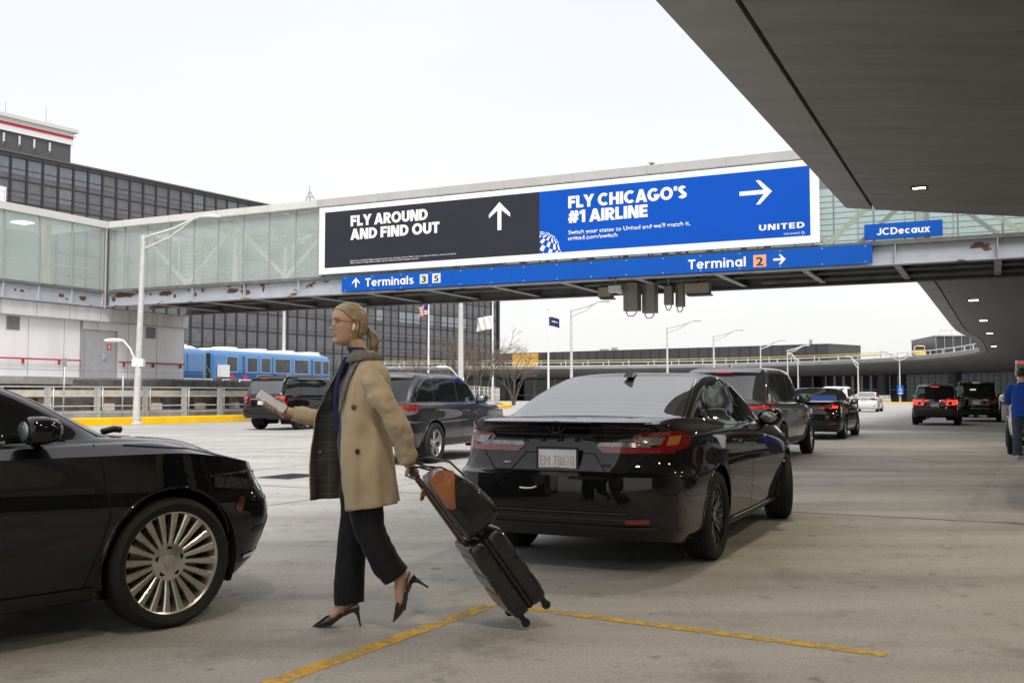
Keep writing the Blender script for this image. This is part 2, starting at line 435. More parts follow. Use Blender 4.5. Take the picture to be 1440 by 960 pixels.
def clip_half(poly, f):
    res = []
    for i in range(len(poly)):
        a, c = poly[i], poly[(i + 1) % len(poly)]; fa, fc = f(a), f(c)
        if fa >= 0: res.append(a)
        if fa * fc < 0:
            q = fa / (fa - fc); res.append((a[0] + (c[0] - a[0]) * q, a[1] + (c[1] - a[1]) * q))
    return res
def stroke_polys(s, t=0.2, gap=0.085):
    x = 0; polys = []
    for ch in s:
        w_, strokes = glyph(ch, t); top = 1.0 if not (ch in 'ecoarnmuxs') else .74
        for st in strokes:
            n_ = len(st); closed = n_ > 4 and abs(st[0][0] - st[-1][0]) + abs(st[0][1] - st[-1][1]) < 1e-4
            if closed: st = st[:-1]; n_ -= 1
            L_, Rr = [], []
            for i in range(n_):
                p = st[i]; a = st[(i - 1) % n_] if (closed or i > 0) else None; c = st[(i + 1) % n_] if (closed or i < n_ - 1) else None
                d0 = Vector((p[0] - a[0], p[1] - a[1])).normalized() if a else None; d1 = Vector((c[0] - p[0], c[1] - p[1])).normalized() if c else None
                if d0 is None: d0 = d1
                if d1 is None: d1 = d0
                tt = (d0 + d1).normalized(); nn = Vector((-tt.y, tt.x)); k = (t / 2) / max(.5, nn.dot(Vector((-d0.y, d0.x))))
                L_.append((p[0] + nn.x * k, p[1] + nn.y * k)); Rr.append((p[0] - nn.x * k, p[1] - nn.y * k))
            segs = []
            for i in range(n_ if closed else n_ - 1):
                j_ = (i + 1) % n_; q = [L_[i], L_[j_], Rr[j_], Rr[i]]
                q = clip_half(q, lambda p: p[1] + .02); q = clip_half(q, lambda p: top + .02 - p[1]) if len(q) > 2 else q
                if len(q) > 2: segs.append([(x + p[0], p[1]) for p in q])
            polys.append(segs)
        x += w_ + (gap if ch != ' ' else 0)
    return polys, x - gap
def bold_text(name, s, box, x, mat, parent, t=0.2, gap=0.085, depth=0.006):
    polys, wd = stroke_polys(s, t, gap)
    yl, yr, zb, zt = box; k = (yl - yr) / wd; kz = zt - zb
    mb = MB()
    for i, segs in enumerate(polys):
        xx = x - depth - 0.0006 * (i % 5)
        for q in segs: mb.quad([(xx, yl - p[0] * k, zb + p[1] * kz) for p in q]) if len(q) == 4 else mb.bm.faces.new([mb.bm.verts.new((xx, yl - p[0] * k, zb + p[1] * kz)) for p in q])
    bmesh.ops.remove_doubles(mb.bm, verts=mb.bm.verts, dist=1e-5)
    for f in mb.bm.faces:
        f.normal_update()
        if f.normal.x > 0: f.normal_flip()
    o = mb.build(name, mat, parent, keep_normals=True)
    so = o.modifiers.new("thickness", 'SOLIDIFY'); so.thickness = depth * .8; so.offset = -1
    return o
# ================================================================ SETTING: ground, road markings, kerbs
g = MB(); g.quad([(-900, -300, 0), (900, -300, 0), (900, 1500, 0), (-900, 1500, 0)])
struct(g.build("ground", CON))

def strip(mb, p, q, w, z):
    p = Vector(p[:2]); q = Vector(q[:2]); t = (q - p).normalized(); n_ = Vector((-t.y, t.x)) * w / 2
    L_ = (q - p).length; k = max(1, int(L_ / 0.5))
    for i in range(k):
        a = p.lerp(q, i / k); b = p.lerp(q, (i + 1) / k)
        mb.quad([(a.x + n_.x, a.y + n_.y, z), (a.x - n_.x, a.y - n_.y, z), (b.x - n_.x, b.y - n_.y, z), (b.x + n_.x, b.y + n_.y, z)])
# expansion joints: along and across the carriageway
j = MB()
for u in (-6, -1.2, 10.95, 17.5, 24, 30.5, 37, 43.5, 50, 57, 64):
    strip(j, W(u, -1.2 if u > 8 else 6), W(u, 31), 0.045 if u > 8 else 0.02, 0.001)
for y in (7.4, 11.1, 14.8, 18.5, 22.2, 25.9):
    strip(j, W(-6, y), W(100, y), 0.025, 0.0015)
struct(j.build("road_joint", JOINT))
m_ = MB()
strip(m_, (-1.23, 4.08), (-0.13, 6.0), 0.105, 0.0022)
strip(m_, (-0.10, 6.03), (1.80, 4.87), 0.085, 0.003)
for o_ in (m_.build("yellow_road_marking", YEL),): struct(o_)
m_ = MB()
for k in range(-1, 14):
    for y in (9.1, 12.9, 16.6, 20.4):
        u0 = 7.6 + k * 6.2 + (1.7 if y > 12 else 0)
        if y == 9.1 and u0 < 9: continue
        strip(m_, W(u0, y), W(u0 + 2.9, y), 0.12, 0.0022)
struct(m_.build("white_road_marking", WHT))
m_ = MB(); strip(m_, W(4.5, 0.55), W(24, -0.2), 0.13, 0.0022)
struct(m_.build("faint_road_marking", WHT_FAINT))

dg = road_thing("drain_grate", "dark iron drain grate set in the concrete behind the woman", "drain", 12.35, 9.75, 0.004)
b = MB(); b.box(-.42, .42, -.30, .30, 0, .006); b.build("frame", M("iron_grate", (0.05, 0.05, 0.055), 0.5, .5, var=.3, vscale=9), dg)
b = MB()
for k in range(9): b.box(-.36 + k * .085, -.32 + k * .085, -.25, .25, .0065, .009)
b.build("bar", DARK, dg)
# left kerb follows the bend of the road
KP = [(6, 34.2), (18, 33.9), (28, 33.2), (33, 32.3), (38, 31.9), (44, 32.2), (52, 33.2), (64, 35.4), (78, 39.2), (92, 44.5), (108, 53)]
def chain(pts, step=1.0):
    out_ = []
    for i in range(len(pts) - 1):
        p0 = Vector(pts[max(i - 1, 0)]); p1 = Vector(pts[i]); p2 = Vector(pts[i + 1]); p3 = Vector(pts[min(i + 2, len(pts) - 1)])
        k = max(2, int((p2 - p1).length / step))
        for s in range(k):
            t = s / k
            out_.append(0.5 * ((2 * p1) + (p2 - p0) * t + (2 * p0 - 5 * p1 + 4 * p2 - p3) * t * t + (3 * p1 - p0 - 3 * p2 + p3) * t ** 3))
    out_.append(Vector(pts[-1])); return out_
KC = chain(KP, 1.0)
def offset_line(pts, d_):
    res = []
    for i, p in enumerate(pts):
        t = (pts[min(i + 1, len(pts) - 1)] - pts[max(i - 1, 0)]).normalized()
        res.append(p + Vector((-t.y, t.x)) * d_)
    return res
def ribbon_box(mb, pts, d0, d1, z0, z1):
    a = offset_line(pts, d0); b = offset_line(pts, d1)
    rings = [[W(p.x, p.y, z0), W(p.x, p.y, z1), W(q.x, q.y, z1), W(q.x, q.y, z0)] for p, q in zip(a, b)]
    mb.loft(rings, True, True, smooth=False)
k_ = MB(); ribbon_box(k_, KC, 0, 0.75, -0.02, 0.30)
tag(k_.build("kerb", KERB_Y, bevel=0.03), "yellow painted kerb along the far left side of the roadway", "kerb")['kind'] = 'structure'
k_ = MB(); ribbon_box(k_, KC, 0.75, 6.2, -0.02, 0.08)
struct(k_.build("verge_pavement", CONC_W))

# ---------------------------------------------------------------- guideway of the people mover, behind the railing
gw = thing("guideway", "low people mover guideway with cream guide beam and dark recess behind the kerb railing", "guideway", W(6, 38))
GC = offset_line(KC, 3.6)
def gw_ribbon(name, d0, d1, z0, z1, m):
    mb = MB(); a = offset_line(GC, d0); c = offset_line(GC, d1); o_ = W(6, 38)
    mb.loft([[W(p.x, p.y, z0) - o_, W(p.x, p.y, z1) - o_, W(q.x, q.y, z1) - o_, W(q.x, q.y, z0) - o_] for p, q in zip(a, c)], True, True, smooth=False)
    return mb.build(name, m, gw)
gw_ribbon("base_wall", 0, .3, 0, .55, CONC_W); gw_ribbon("recess_wall", 1.3, 1.5, 0, 1.95, CONC_D); gw_ribbon("guide_beam", .22, .5, 1.20, 1.46, CREAM_C)
RUSTB = M("rusted_bearing", (0.13, 0.075, 0.045), 0.8, var=0.4)
acc = 9; lastp = GC[0]; br0 = None; nb = 0
for i in range(len(GC) - 1):
    acc += (GC[i + 1] - GC[i]).length
    if acc < 2.35: continue
    acc = 0; t_ = GC[i + 1] - GC[i]; an = math.atan2(t_.y, t_.x) + HEAD; lc = W(GC[i].x, GC[i].y) - W(6, 38)
    if br0 is None:
        mb = MB(); mb.box(-.2, .2, .02, .36, .551, .86); br0 = mb.build("beam_bracket", CREAM_C, gw, lc, an)
        mb = MB(); mb.box(-.3, .3, .3, 1.25, .861, 1.198); br1 = mb.build("beam_bearing", RUSTB, gw, lc, an)
    else:
        for q_ in (br0, br1):
            c = q_.copy(); col.objects.link(c); c.parent = gw; c.location = lc; c.rotation_euler.z = an
# ---------------------------------------------------------------- kerb railing
RL = offset_line(KC, 1.3)
def railing(name, label, pts, post_every, zs, post_z, mat, group=None, wide=True, vert=0.0, r=0.028):
    root = thing(name, label, "railing", W(pts[0].x, pts[0].y, 0), 0, group)
    o0 = W(pts[0].x, pts[0].y, 0)
    mb = MB()
    for z in zs: mb.tube([W(p.x, p.y, z) - o0 for p in pts], r, 6)
    mb.build("rail", mat, root, smooth=60)
    d_ = 0.0; acc = 0.0; last = pts[0]; first = None; cnt = 0
    proto = None
    for i, p in enumerate(pts):
        acc += (p - last).length
        if i == 0 or acc >= post_every:
            acc = 0
            t = (pts[min(i + 1, len(pts) - 1)] - pts[max(i - 1, 0)]); ang = math.atan2(t.y, t.x) + HEAD
            if proto is None:
                pm = MB()
                if wide:
                    pm.box(-0.10, 0.10, -0.012, 0.012, 0.05, post_z); pm.box(-0.115, -0.1001, -0.07, 0.07, 0.05, post_z); pm.box(0.1001, 0.115, -0.07, 0.07, 0.05, post_z)
                    pm.tube([(0.22, -0.05, 0.05), (0.22, -0.05, post_z)], 0.028, 6)
                else:
                    pm.tube([(0, 0, 0.05), (0, 0, post_z)], 0.035, 6)
                proto = pm.build("post", mat, root, loc=W(p.x, p.y, 0) - o0, rotz=ang); cnt += 1
            elif cnt < 98:
                c = proto.copy(); col.objects.link(c); c.parent = root; c.location = W(p.x, p.y, 0) - o0; c.rotation_euler.z = ang; cnt += 1
        last = p
    if vert:
        mb = MB(); acc = 0; last = pts[0]
        for p in pts:
            acc += (p - last).length; last = p
            if acc >= vert:
                acc = 0; q = W(p.x, p.y, 0) - o0; mb.box(q.x - 0.013, q.x + 0.013, q.y - 0.013, q.y + 0.013, zs[-1], zs[0])
        mb.build("baluster", mat, root)
    return root
RLf = []
for a, b2 in zip(RL, RL[1:]):
    for s in range(4): RLf.append(a.lerp(b2, s / 4))
RLf.append(RL[-1])
near = [p for p in RLf if p.x < 44.5]; farp = [p for p in RLf if p.x >= 44.5]
railing("kerb_railing", "grey steel railing with four tubes and wide posts behind the yellow kerb", near, 2.05, (1.58, 1.19, 0.78, 0.50), 1.55, GALV)
railing("kerb_railing", "whitish railing farther along the yellow kerb, behind the dark crossover car", farp, 2.2, (1.95, 1.62, 1.15, 0.78, 0.4), 1.93, M("white_railing_paint", (0.58, 0.58, 0.57), 0.5), None, False, 0.75, 0.022)

# ================================================================ FOOTBRIDGE across the road
BU = 34.6
br = road_thing("footbridge", "glass walled pedestrian bridge with grey steel girders crossing the whole roadway", "bridge", BU, 0, 0)
YL, YR = 38.4, -16.0
b = MB()
b.box(0.10, 0.13, YR, YL, 5.53, 6.16)                       # web
b.box(-0.10, 0.30, YR, YL, 5.495, 5.529)                    # bottom flange
b.build("front_girder", STEEL, br)
RUST = M("rust_patch", (0.105, 0.047, 0.022), 0.85, var=0.45, vscale=7)
def ragged(cy, cz, w_, h_, seed, n=26):
    rg = random.Random(seed); return [(cy + w_ / 2 * math.copysign(abs(math.cos(t)) ** .6, math.cos(t)) * rg.uniform(.65, 1.05), cz + h_ / 2 * math.copysign(abs(math.sin(t)) ** .6, math.sin(t)) * rg.uniform(.45, 1.1)) for t in np.linspace(0, 2 * math.pi, n, endpoint=False)]
for i_, (cy, cz, w_, h_) in enumerate(((37.4, 6.02, 1.5, .26), (38.1, 5.86, .28, .30), (36.25, 6.06, .14, .18), (35.72, 5.98, .18, .14), (34.75, 5.98, 1.0, .28), (34.2, 5.84, .22, .22), (33.35, 6.05, .16, .12), (32.95, 5.85, .22, .2), (32.5, 6.03, .16, .26), (30.75, 5.92, .75, .26), (30.1, 6.07, .34, .12), (29.0, 5.9, .14, .3), (25.6, 6.08, .3, .1))):
    b = MB(); b.prism(ragged(cy, cz, w_, h_, 40 + i_), 'x', .0965, .0995); b.build("rust_patch", RUST, br)
b = MB(); b.box(-0.05, 0.34, YR, YL, 6.161, 6.30); b.build("girder_top_ledge", UNDER, br)  # shadow along the ledge is painted by the dark tone
sb = MB(); sb.box(-0.06, 0.099, -0.012, 0.012, 5.53, 6.16); st0 = sb.build("stiffener", STEEL2, br, loc=(0, 36.02, 0))
for k in range(1, 18):
    c = st0.copy(); col.objects.link(c); c.parent = br; c.location = (0, 36.02 - 3.02 * k, 0)
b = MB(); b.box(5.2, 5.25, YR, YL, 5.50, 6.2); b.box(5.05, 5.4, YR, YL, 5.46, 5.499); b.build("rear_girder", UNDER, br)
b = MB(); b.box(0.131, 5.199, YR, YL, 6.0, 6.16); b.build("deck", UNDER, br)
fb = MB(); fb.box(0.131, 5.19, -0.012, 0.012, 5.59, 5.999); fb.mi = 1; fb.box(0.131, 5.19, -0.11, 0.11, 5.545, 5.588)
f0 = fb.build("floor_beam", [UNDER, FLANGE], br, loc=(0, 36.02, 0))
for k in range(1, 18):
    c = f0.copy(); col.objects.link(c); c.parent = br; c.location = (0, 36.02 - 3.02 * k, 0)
b = MB()
for x_ in (1.9, 3.6): b.box(x_ - .05, x_ + .05, YR, YL, 5.85, 5.999)
b.tube([(2.7, YR, 5.66), (2.7, YL, 5.66)], 0.07, 8); b.tube([(4.3, YR, 5.62), (4.3, 8, 5.62)], 0.09, 8)
b.build("service_pipe", UNDER, br, smooth=50)
# glazed walls
b = MB(); gp = 1.455
b.box(-0.012, 0.012, -gp / 2 + 0.018, gp / 2 - 0.018, 6.32, 9.26); gl0 = b.build("glass_panel", GLASS, br, loc=(0.1, 37.45 + gp / 2 - 0.03, 0))
npan = 0
for k in range(1, 37):
    y = 37.45 + gp / 2 - 0.03 - k * gp
    if y < YR: break
    c = gl0.copy(); col.objects.link(c); c.parent = br; c.location = (0.1, y, 0)
    if y < 5.0:
        if npan == 0:
            c.data = gl0.data.copy(); c.data.materials[0] = GLASS_CLEAR; clear_me = c.data
        c.data = clear_me; npan += 1
b = MB()
for k in range(0, 38):
    y = 37.45 - 0.03 - (k - 1) * gp
    if y < YR or y > YL: continue
    b.box(0.06, 0.16, y - 0.016, y + 0.016, 6.301, 9.27)
b.box(0.05, 0.17, 25.9, YL, 6.301, 6.318); b.build("mullion", MULL, br)
b = MB(); b.box(5.15, 5.2, YR, YL, 6.3, 9.26); b.build("rear_glazing", glass_mat("rear_bridge_glass", (0.90, 0.95, 0.94), (0.66, 0.72, 0.70), 0.25), br)
b = MB()
for k in range(0, 38, 1):
    y = 37.45 - 0.03 - (k - 1) * gp
    if y > YR: b.box(5.08, 5.14, y - .03, y + .03, 6.3, 9.26)
b.build("rear_mullion", MULL, br)
b = MB()
for k in range(12): b.box(5.02, 5.06, YR, YL, 6.45 + k * 0.22, 6.49 + k * 0.22)
b.build("louvre", M("pale_louvre", (0.66, 0.70, 0.69), 0.5), br)
b = MB(); b.box(0.2, 5.1, YR, YL, 6.30, 6.34); b.build("walkway_floor", INNER, br)
# trusses: cream diagonals and posts on each side
b = MB()
def bar(mb, p, q, w, t=0.08):
    p = Vector(p); q = Vector(q); dd = (q - p).normalized(); s = Vector((1, 0, 0)); n_ = dd.cross(s).normalized() * w / 2; s = s * t / 2
    rings = [[e + n_ + s, e - n_ + s, e - n_ - s, e + n_ - s] for e in (p, q)]
    mb.loft(rings, True, True, smooth=False)
tp = gp * 4
y = 37.0
while y > YR:
    for xx in (0.75, 4.7):
        bar(b, (xx, y, 9.05), (xx, y - tp / 2, 6.45), 0.16)
        bar(b, (xx, y - tp, 9.05), (xx, y - tp / 2, 6.45), 0.16)
        b.box(xx - .06, xx + .06, y - .1, y + .1, 6.35, 9.1)
    y -= tp
for xx in (0.9, 4.55): b.box(xx - .06, xx + .06, YR, YL, 9.1, 9.24)
b.build("truss", CREAM, br)
b = MB()
for k in range(0, 19): b.box(0.2, 5.1, 36.5 - k * 2.91 - .05, 36.5 - k * 2.91 + .05, 9.12, 9.25)
b.build("ceiling_beam", INNER, br)
b = MB(); b.box(-0.06, 5.45, YR, 26.0, 9.28, 9.30); b.box(-0.06, 5.45, 26.0, YL, 9.28, 9.30)
b.build("ceiling", INNER, br)
b = MB(); b.box(-0.10, 5.5, YR, 26.0, 9.301, 9.60); b.build("roof_fascia", ALU_D, br)
b = MB(); b.box(-0.10, 5.5, 26.0, YL - 0.1, 9.301, 9.60); b.build("roof_fascia", ALU, br)
b = MB()
for k in range(18): b.box(-0.104, -0.10, 37.4 - k * 2.91 - .008, 37.4 - k * 2.91 + .008, 9.301, 9.60)
b.build("fascia_joint", MULL, br)
b = MB(); b.tube([(2, 11.7, 9.6), (2, 11.7, 10.15)], 0.06, 8); b.box(1.9, 2.1, 11.6, 11.8, 10.15, 10.2)
b.build("roof_vent", MULL, br)
# little lattice mast on the bridge roof
mt = road_thing("roof_mast", "thin grey lattice mast standing on the bridge roof left of the billboard", "mast", BU + 1.5, 27.6, 9.6)
b = MB()
for sx, sy in ((-.35, -.35), (.35, -.35), (0, .4)): b.tube([(sx, sy, 0), (0, 0, 0.85)], 0.025, 5)
b.tube([(0, 0, 0), (0, 0, 1.1)], 0.02, 5)
for zz in (0.3, 0.55): b.tube([(-.35 * (1 - zz / .85), -.35 * (1 - zz / .85), zz), (.35 * (1 - zz / .85), -.35 * (1 - zz / .85), zz), (0, .4 * (1 - zz / .85), zz)], 0.015, 5)
b.build("lattice", MULL, mt)

# ---------------------------------------------------------------- billboard on the bridge front
bb = road_thing("billboard", "very wide charcoal and blue billboard with white slogans, fixed to the bridge", "billboard", BU, 0, 0)
b = MB(); b.box(-0.16, -0.061, 5.15, 25.8, 6.36, 9.21); b.build("frame", BILL_W, bb, bevel=0.01)
b = MB(); b.box(-0.163, -0.1601, 15.48, 25.5, 6.62, 9.0); b.build("charcoal_panel", NAVY_BILL, bb)
b = MB(); b.box(-0.163, -0.1601, 5.45, 15.479, 6.62, 9.0); b.build("blue_panel", BLUE_BILL, bb)
TX = -0.164
bold_text("lettering", "FLY AROUND", (24.18, 20.43, 8.31, 8.76), TX, LETTER, bb, 0.235, 0.05)
bold_text("lettering", "AND FIND OUT", (24.17, 19.88, 7.74, 8.19), TX, LETTER, bb, 0.235, 0.05)
bold_text("lettering", "FLY CHICAGO'S", (14.29, 9.71, 8.26, 8.72), TX, LETTER, bb, 0.235, 0.05)
bold_text("lettering", "#1 AIRLINE", (14.29, 11.17, 7.70, 8.16), TX, LETTER, bb, 0.235, 0.05)
text_mesh("lettering", "Switch your status to United and we'll match it.", (14.29, 9.59, 7.27, 7.43), TX, LETTER, bb, 0.012)
text_mesh("lettering", "united.com/switch", (14.30, 12.34, 7.05, 7.21), TX, LETTER, bb, 0.012)
bold_text("lettering", "UNITED", (7.17, 5.64, 6.90, 7.10), TX, LETTER, bb, 0.21, 0.16)
text_mesh("lettering", "STAR ALLIANCE", (6.33, 5.80, 6.70, 6.76), TX, LETTER, bb, 0.0)
b = MB(); b.lathe([(0.05, 0), (0.035, 0)], 'x', 16, (TX - .003, 5.70, 6.73)); b.build("alliance_ring", LETTER, bb)
text_mesh("small_print", "Based on scheduled flights departing from the Chicago area in 2025. Visit us online for terms, routes and dates.", (24.18, 19.10, 6.83, 6.88), TX, LETTER, bb, 0.0)
text_mesh("small_print", "Offers subject to change without notice. See the website for details. All rights reserved.", (24.18, 20.84, 6.74, 6.79), TX, LETTER, bb, 0.0)
def arrow(name, cy, cz, L_, w, hd, dirn, x, mat, parent, wk=1.0):
    """flat arrow: stem plus two mitred strokes; dirn 'up' or 'right'"""
    mb = MB()
    s = w / 2; sq = math.sqrt(2)
    pts_stem = [(-L_ / 2, -s), (L_ / 2 - s * sq, -s), (L_ / 2 - s * sq, s), (-L_ / 2, s)]
    t = L_ / 2
    pts_h = [(t, 0), (t - hd, hd), (t - hd - w / sq * wk * 1.25, hd), (t - w * sq * 1.05, 0), (t - hd - w / sq * wk * 1.25, -hd), (t - hd, -hd)]
    def tr(p):
        return (x, cy - p[1], cz + p[0]) if dirn == 'up' else (x, cy - p[0], cz + p[1])
    for poly in (pts_stem, pts_h[:4], [pts_h[3], pts_h[4], pts_h[5], pts_h[0]]):
        mb.prism([tr(p)[1:] for p in poly], 'x', x, x - 0.005 - (0.001 if poly is pts_stem else 0))
    return mb.build(name, mat, parent)
arrow("arrow", 17.19, 8.2, 1.10, 0.17, 0.46, 'up', TX, LETTER, bb)
arrow("arrow", 7.27, 8.24, 1.12, 0.15, 0.42, 'right', TX, LETTER, bb)
# globe emblem: white cells of a tilted globe, cut by the panel edge
b = MB(); gc = (15.40, 6.66); gr = 0.80
Rg = Euler((R(20), R(-28), R(25))).to_matrix()
def gp3(la, lo):
    v = Rg @ Vector((-math.cos(la) * math.cos(lo), math.cos(la) * math.sin(lo), math.sin(la))); return v
def clip_poly(poly, f):
    res = []
    for i in range(len(poly)):
        a, c = poly[i], poly[(i + 1) % len(poly)]
        fa, fc = f(a), f(c)
        if fa >= 0: res.append(a)
        if fa * fc < 0:
            t = fa / (fa - fc); res.append((a[0] + (c[0] - a[0]) * t, a[1] + (c[1] - a[1]) * t))
    return res
NLA, NLO = 10, 24
for i in range(NLA):
    for k in range(NLO):
        l0, l1 = -math.pi / 2 + math.pi * i / NLA, -math.pi / 2 + math.pi * (i + 1) / NLA
        o0, o1 = 2 * math.pi * k / NLO, 2 * math.pi * (k + 1) / NLO
        big = (i + k) % 2 == 0
        sh = 0.06 if big else 0.30
        dl, do = (l1 - l0) * sh, (o1 - o0) * sh
        if not big: continue
        q = [gp3(l0 + dl, o0 + do), gp3(l0 + dl, o1 - do), gp3(l1 - dl, o1 - do), gp3(l1 - dl, o0 + do)]
        if min(v.x for v in q) > -0.05 or max(v.x for v in q) > 0.02: continue
        poly = [(gc[0] + v.y * gr, gc[1] + v.z * gr) for v in q]
        poly = clip_poly(poly, lambda p: 15.475 - p[0]); poly = clip_poly(poly, lambda p: p[1] - 6.625) if len(poly) > 2 else []
        if len(poly) > 2: b.prism(poly, 'x', TX, TX - 0.004)
ring = [(gc[0] + gr * math.cos(t), gc[1] + gr * math.sin(t)) for t in np.linspace(R(-3), R(95), 30)]
rin = [(gc[0] + gr * .965 * math.cos(t), gc[1] + gr * .965 * math.sin(t)) for t in np.linspace(R(-3), R(95), 30)]
for a0, a1, b1, b0 in zip(ring, ring[1:], rin[1:], rin):
    q = clip_poly(clip_poly([a0, a1, b1, b0], lambda p: 15.475 - p[0]), lambda p: p[1] - 6.625)
    if len(q) > 2: b.prism(q, 'x', TX, TX - 0.005)
b.build("globe_emblem", LETTER, bb)

# ---------------------------------------------------------------- blue terminal direction sign on the girder
ds = road_thing("direction_sign", "long blue direction sign with white arrows for the terminals, fixed along the bridge girder", "sign", BU, 0, 0)
b = MB(); b.box(-0.22, -0.14, 3.49, 24.57, 5.56, 6.20); b.build("sign_panel", BLUE_SIGN, ds)
b = MB()
for k in range(1, 8): b.box(-0.2215, -0.22, 24.57 - k * 2.64 - .006, 24.57 - k * 2.64 + .006, 5.56, 6.20)
b.build("panel_joint", M("dark_blue_joint", (0.002, 0.05, 0.25), 0.5), ds)
b = MB()
for k in range(16):
    for zz in (5.62, 6.14): b.box(-0.224, -0.22, 24.4 - k * 1.38 - .02, 24.4 - k * 1.38 + .02, zz - .02, zz + .02)
b.build("rivet", M("pale_rivet", (0.35, 0.42, 0.6), 0.4), ds)
SXX = -0.2225
arrow("arrow", 23.85, 5.92, 0.40, 0.075, 0.19, 'up', SXX, LETTER, ds)
bold_text("lettering", "Terminals", (23.38, 21.04, 5.73, 6.07), SXX, LETTER, ds, 0.165, 0.11)
bold_text("lettering", "Terminal", (9.67, 7.63, 5.69, 6.03), SXX, LETTER, ds, 0.165, 0.11)
arrow("arrow", 6.48, 5.86, 0.42, 0.075, 0.17, 'right', SXX, LETTER, ds)
for ch, y0, y1, z0, z1, cmat in (("3", 20.75, 20.37, 5.72, 6.10, M("pale_green_tile", (0.60, 0.70, 0.52), 0.5)), ("5", 20.17, 19.79, 5.72, 6.10, M("pale_grey_tile", (0.70, 0.72, 0.72), 0.5)), ("2", 7.37, 6.93, 5.64, 6.06, M("orange_tile", (0.78, 0.36, 0.20), 0.5))):
    b = MB(); b.box(SXX - 0.004, SXX, y1, y0, z0, z1); tl = b.build("number_tile", cmat, ds, bevel=0.0)
    w_ = (y0 - y1) * 0.27; c_ = (y0 + y1) / 2
    text_mesh("numeral", ch, (c_ + w_, c_ - w_, z0 + 0.06, z1 - 0.06), SXX - 0.005, LETTER_K, tl, 0.02)
js = road_thing("advertiser_sign", "small blue sign with white company lettering on the bridge glass below the canopy end", "sign", BU, 0, 0)
b = MB(); b.box(-0.05, 0.058, 1.36, 3.74, 6.36, 6.87); b.build("sign_panel", BLUE_SIGN, js)
bold_text("lettering", "JCDecaux", (3.36, 1.74, 6.49, 6.72), -0.051, LETTER, js, 0.185, 0.07)

# ---------------------------------------------------------------- equipment hanging under the bridge
BOXM = M("taupe_equipment_case", (0.21, 0.20, 0.17), 0.5, var=0.1)
TANM = M("tan_box", (0.36, 0.31, 0.22), 0.6, var=0.1)
def equip(y, x, w, dp, z0, z1, label, cable=True):
    t = road_thing("detector_box", label, "detector box", BU + x, y, z0, "equipment boxes hanging under the bridge")
    b_ = MB(); b_.prism([(-dp / 2, -w / 2), (-dp / 2, w * .1), (-dp * .25, w / 2), (dp / 2, w / 2), (dp / 2, -w / 2)], 'z', 0, z1 - z0); b_.build("case", BOXM, t, bevel=0.015)
    b_ = MB(); b_.tube([(0, 0, z1 - z0), (0, 0, 6.0 - z0)], 0.04, 6); b_.build("hanger", MULL, t)
    b_ = MB(); b_.tube([(0, -w * .3, 0.0), (0, -w * .3, -.08), (0, -.1 * w, -.2), (0, .2 * w, -.2), (0, .35 * w, -.08), (0, .35 * w, 0.0)], 0.02, 6); b_.build("cable", BLACKP, t, smooth=60)
equip(12.68, 2.4, 0.62, 0.5, 4.52, 5.62, "widest taupe equipment case with cable loop hanging under the bridge")
equip(12.05, 2.7, 0.55, 0.5, 4.44, 5.60, "taupe equipment case just right of the widest one under the bridge")
equip(11.25, 2.6, 0.34, 0.3, 4.72, 5.45, "short dark equipment case with looped cable under the bridge")
equip(10.88, 2.9, 0.34, 0.3, 4.66, 5.55, "rightmost dark equipment case with looped cable under the bridge")
t = road_thing("wireless_box", "small white wireless box hanging under the bridge beside the taupe cases", "box", BU + 2.2, 13.28, 5.25)
b = MB(); b.box(-.12, .12, -.26, .26, 0, .28); b.box(-.13, .1, -.30, -.1, -.05, .12); b.build("housing", WHITEP, t, bevel=0.02)
b = MB(); b.tube([(0, 0, .28), (0, 0, .75)], .03, 6); b.build("hanger", MULL, t)
for y, w_, z0, lab in ((13.9, 0.55, 5.12, "tan junction box under the bridge left of the white wireless box"), (10.15, 0.95, 5.10, "wide tan junction box under the bridge right of the dark cases")):
    t = road_thing("junction_box", lab, "box", BU + 2.8, y, z0)
    b = MB(); b.box(-.2, .2, -w_ / 2, w_ / 2, 0, .42); b.build("housing", TANM, t, bevel=0.015)
    b = MB(); b.tube([(0, 0, .42), (0, 0, .9)], .04, 6); b.box(-.25, .25, -w_ / 2 - .05, w_ / 2 - .1, -.06, -.001); b.build("bracket", BLACKP, t)

# ================================================================ CANOPY: underside of the upper roadway
CZ = 6.55
cn = thing("canopy", "dark grey underside of the upper roadway with a straight seam, over the near lanes", "canopy")
def slab(mb, pts, z0, z1):
    n_ = len(pts)
    A_ = [mb.bm.verts.new((*W(*p)[:2], z0)) for p in pts]; B_ = [mb.bm.verts.new((*W(*p)[:2], z1)) for p in pts]
    mb.bm.faces.new(A_[::-1]); mb.bm.faces.new(B_)
    for k in range(n_): mb.bm.faces.new((A_[k], A_[(k + 1) % n_], B_[(k + 1) % n_], B_[k]))
b = MB(); slab(b, [(-17, 2.94), (30.05, 2.94), (33.15, -0.9), (33.4, -20), (-17, -20)], CZ, CZ + 0.9); b.build("soffit", SOFFIT, cn)
b = MB(); slab(b, [(-17, 4.54), (29.4, 3.66), (29.98, 3.02), (-17, 3.02)], CZ, CZ + 0.9); b.build("edge_strip", SOFFIT_EDGE, cn)
b = MB(); slab(b, [(-17, 3.019), (29.97, 3.019), (29.97, 2.941), (-17, 2.941)], CZ + 0.12, CZ + 0.3); b.build("seam", DARK, cn)
LAMP = lamp_mat("warm_downlight_lens", (1.0, 0.86, 0.55), 14)
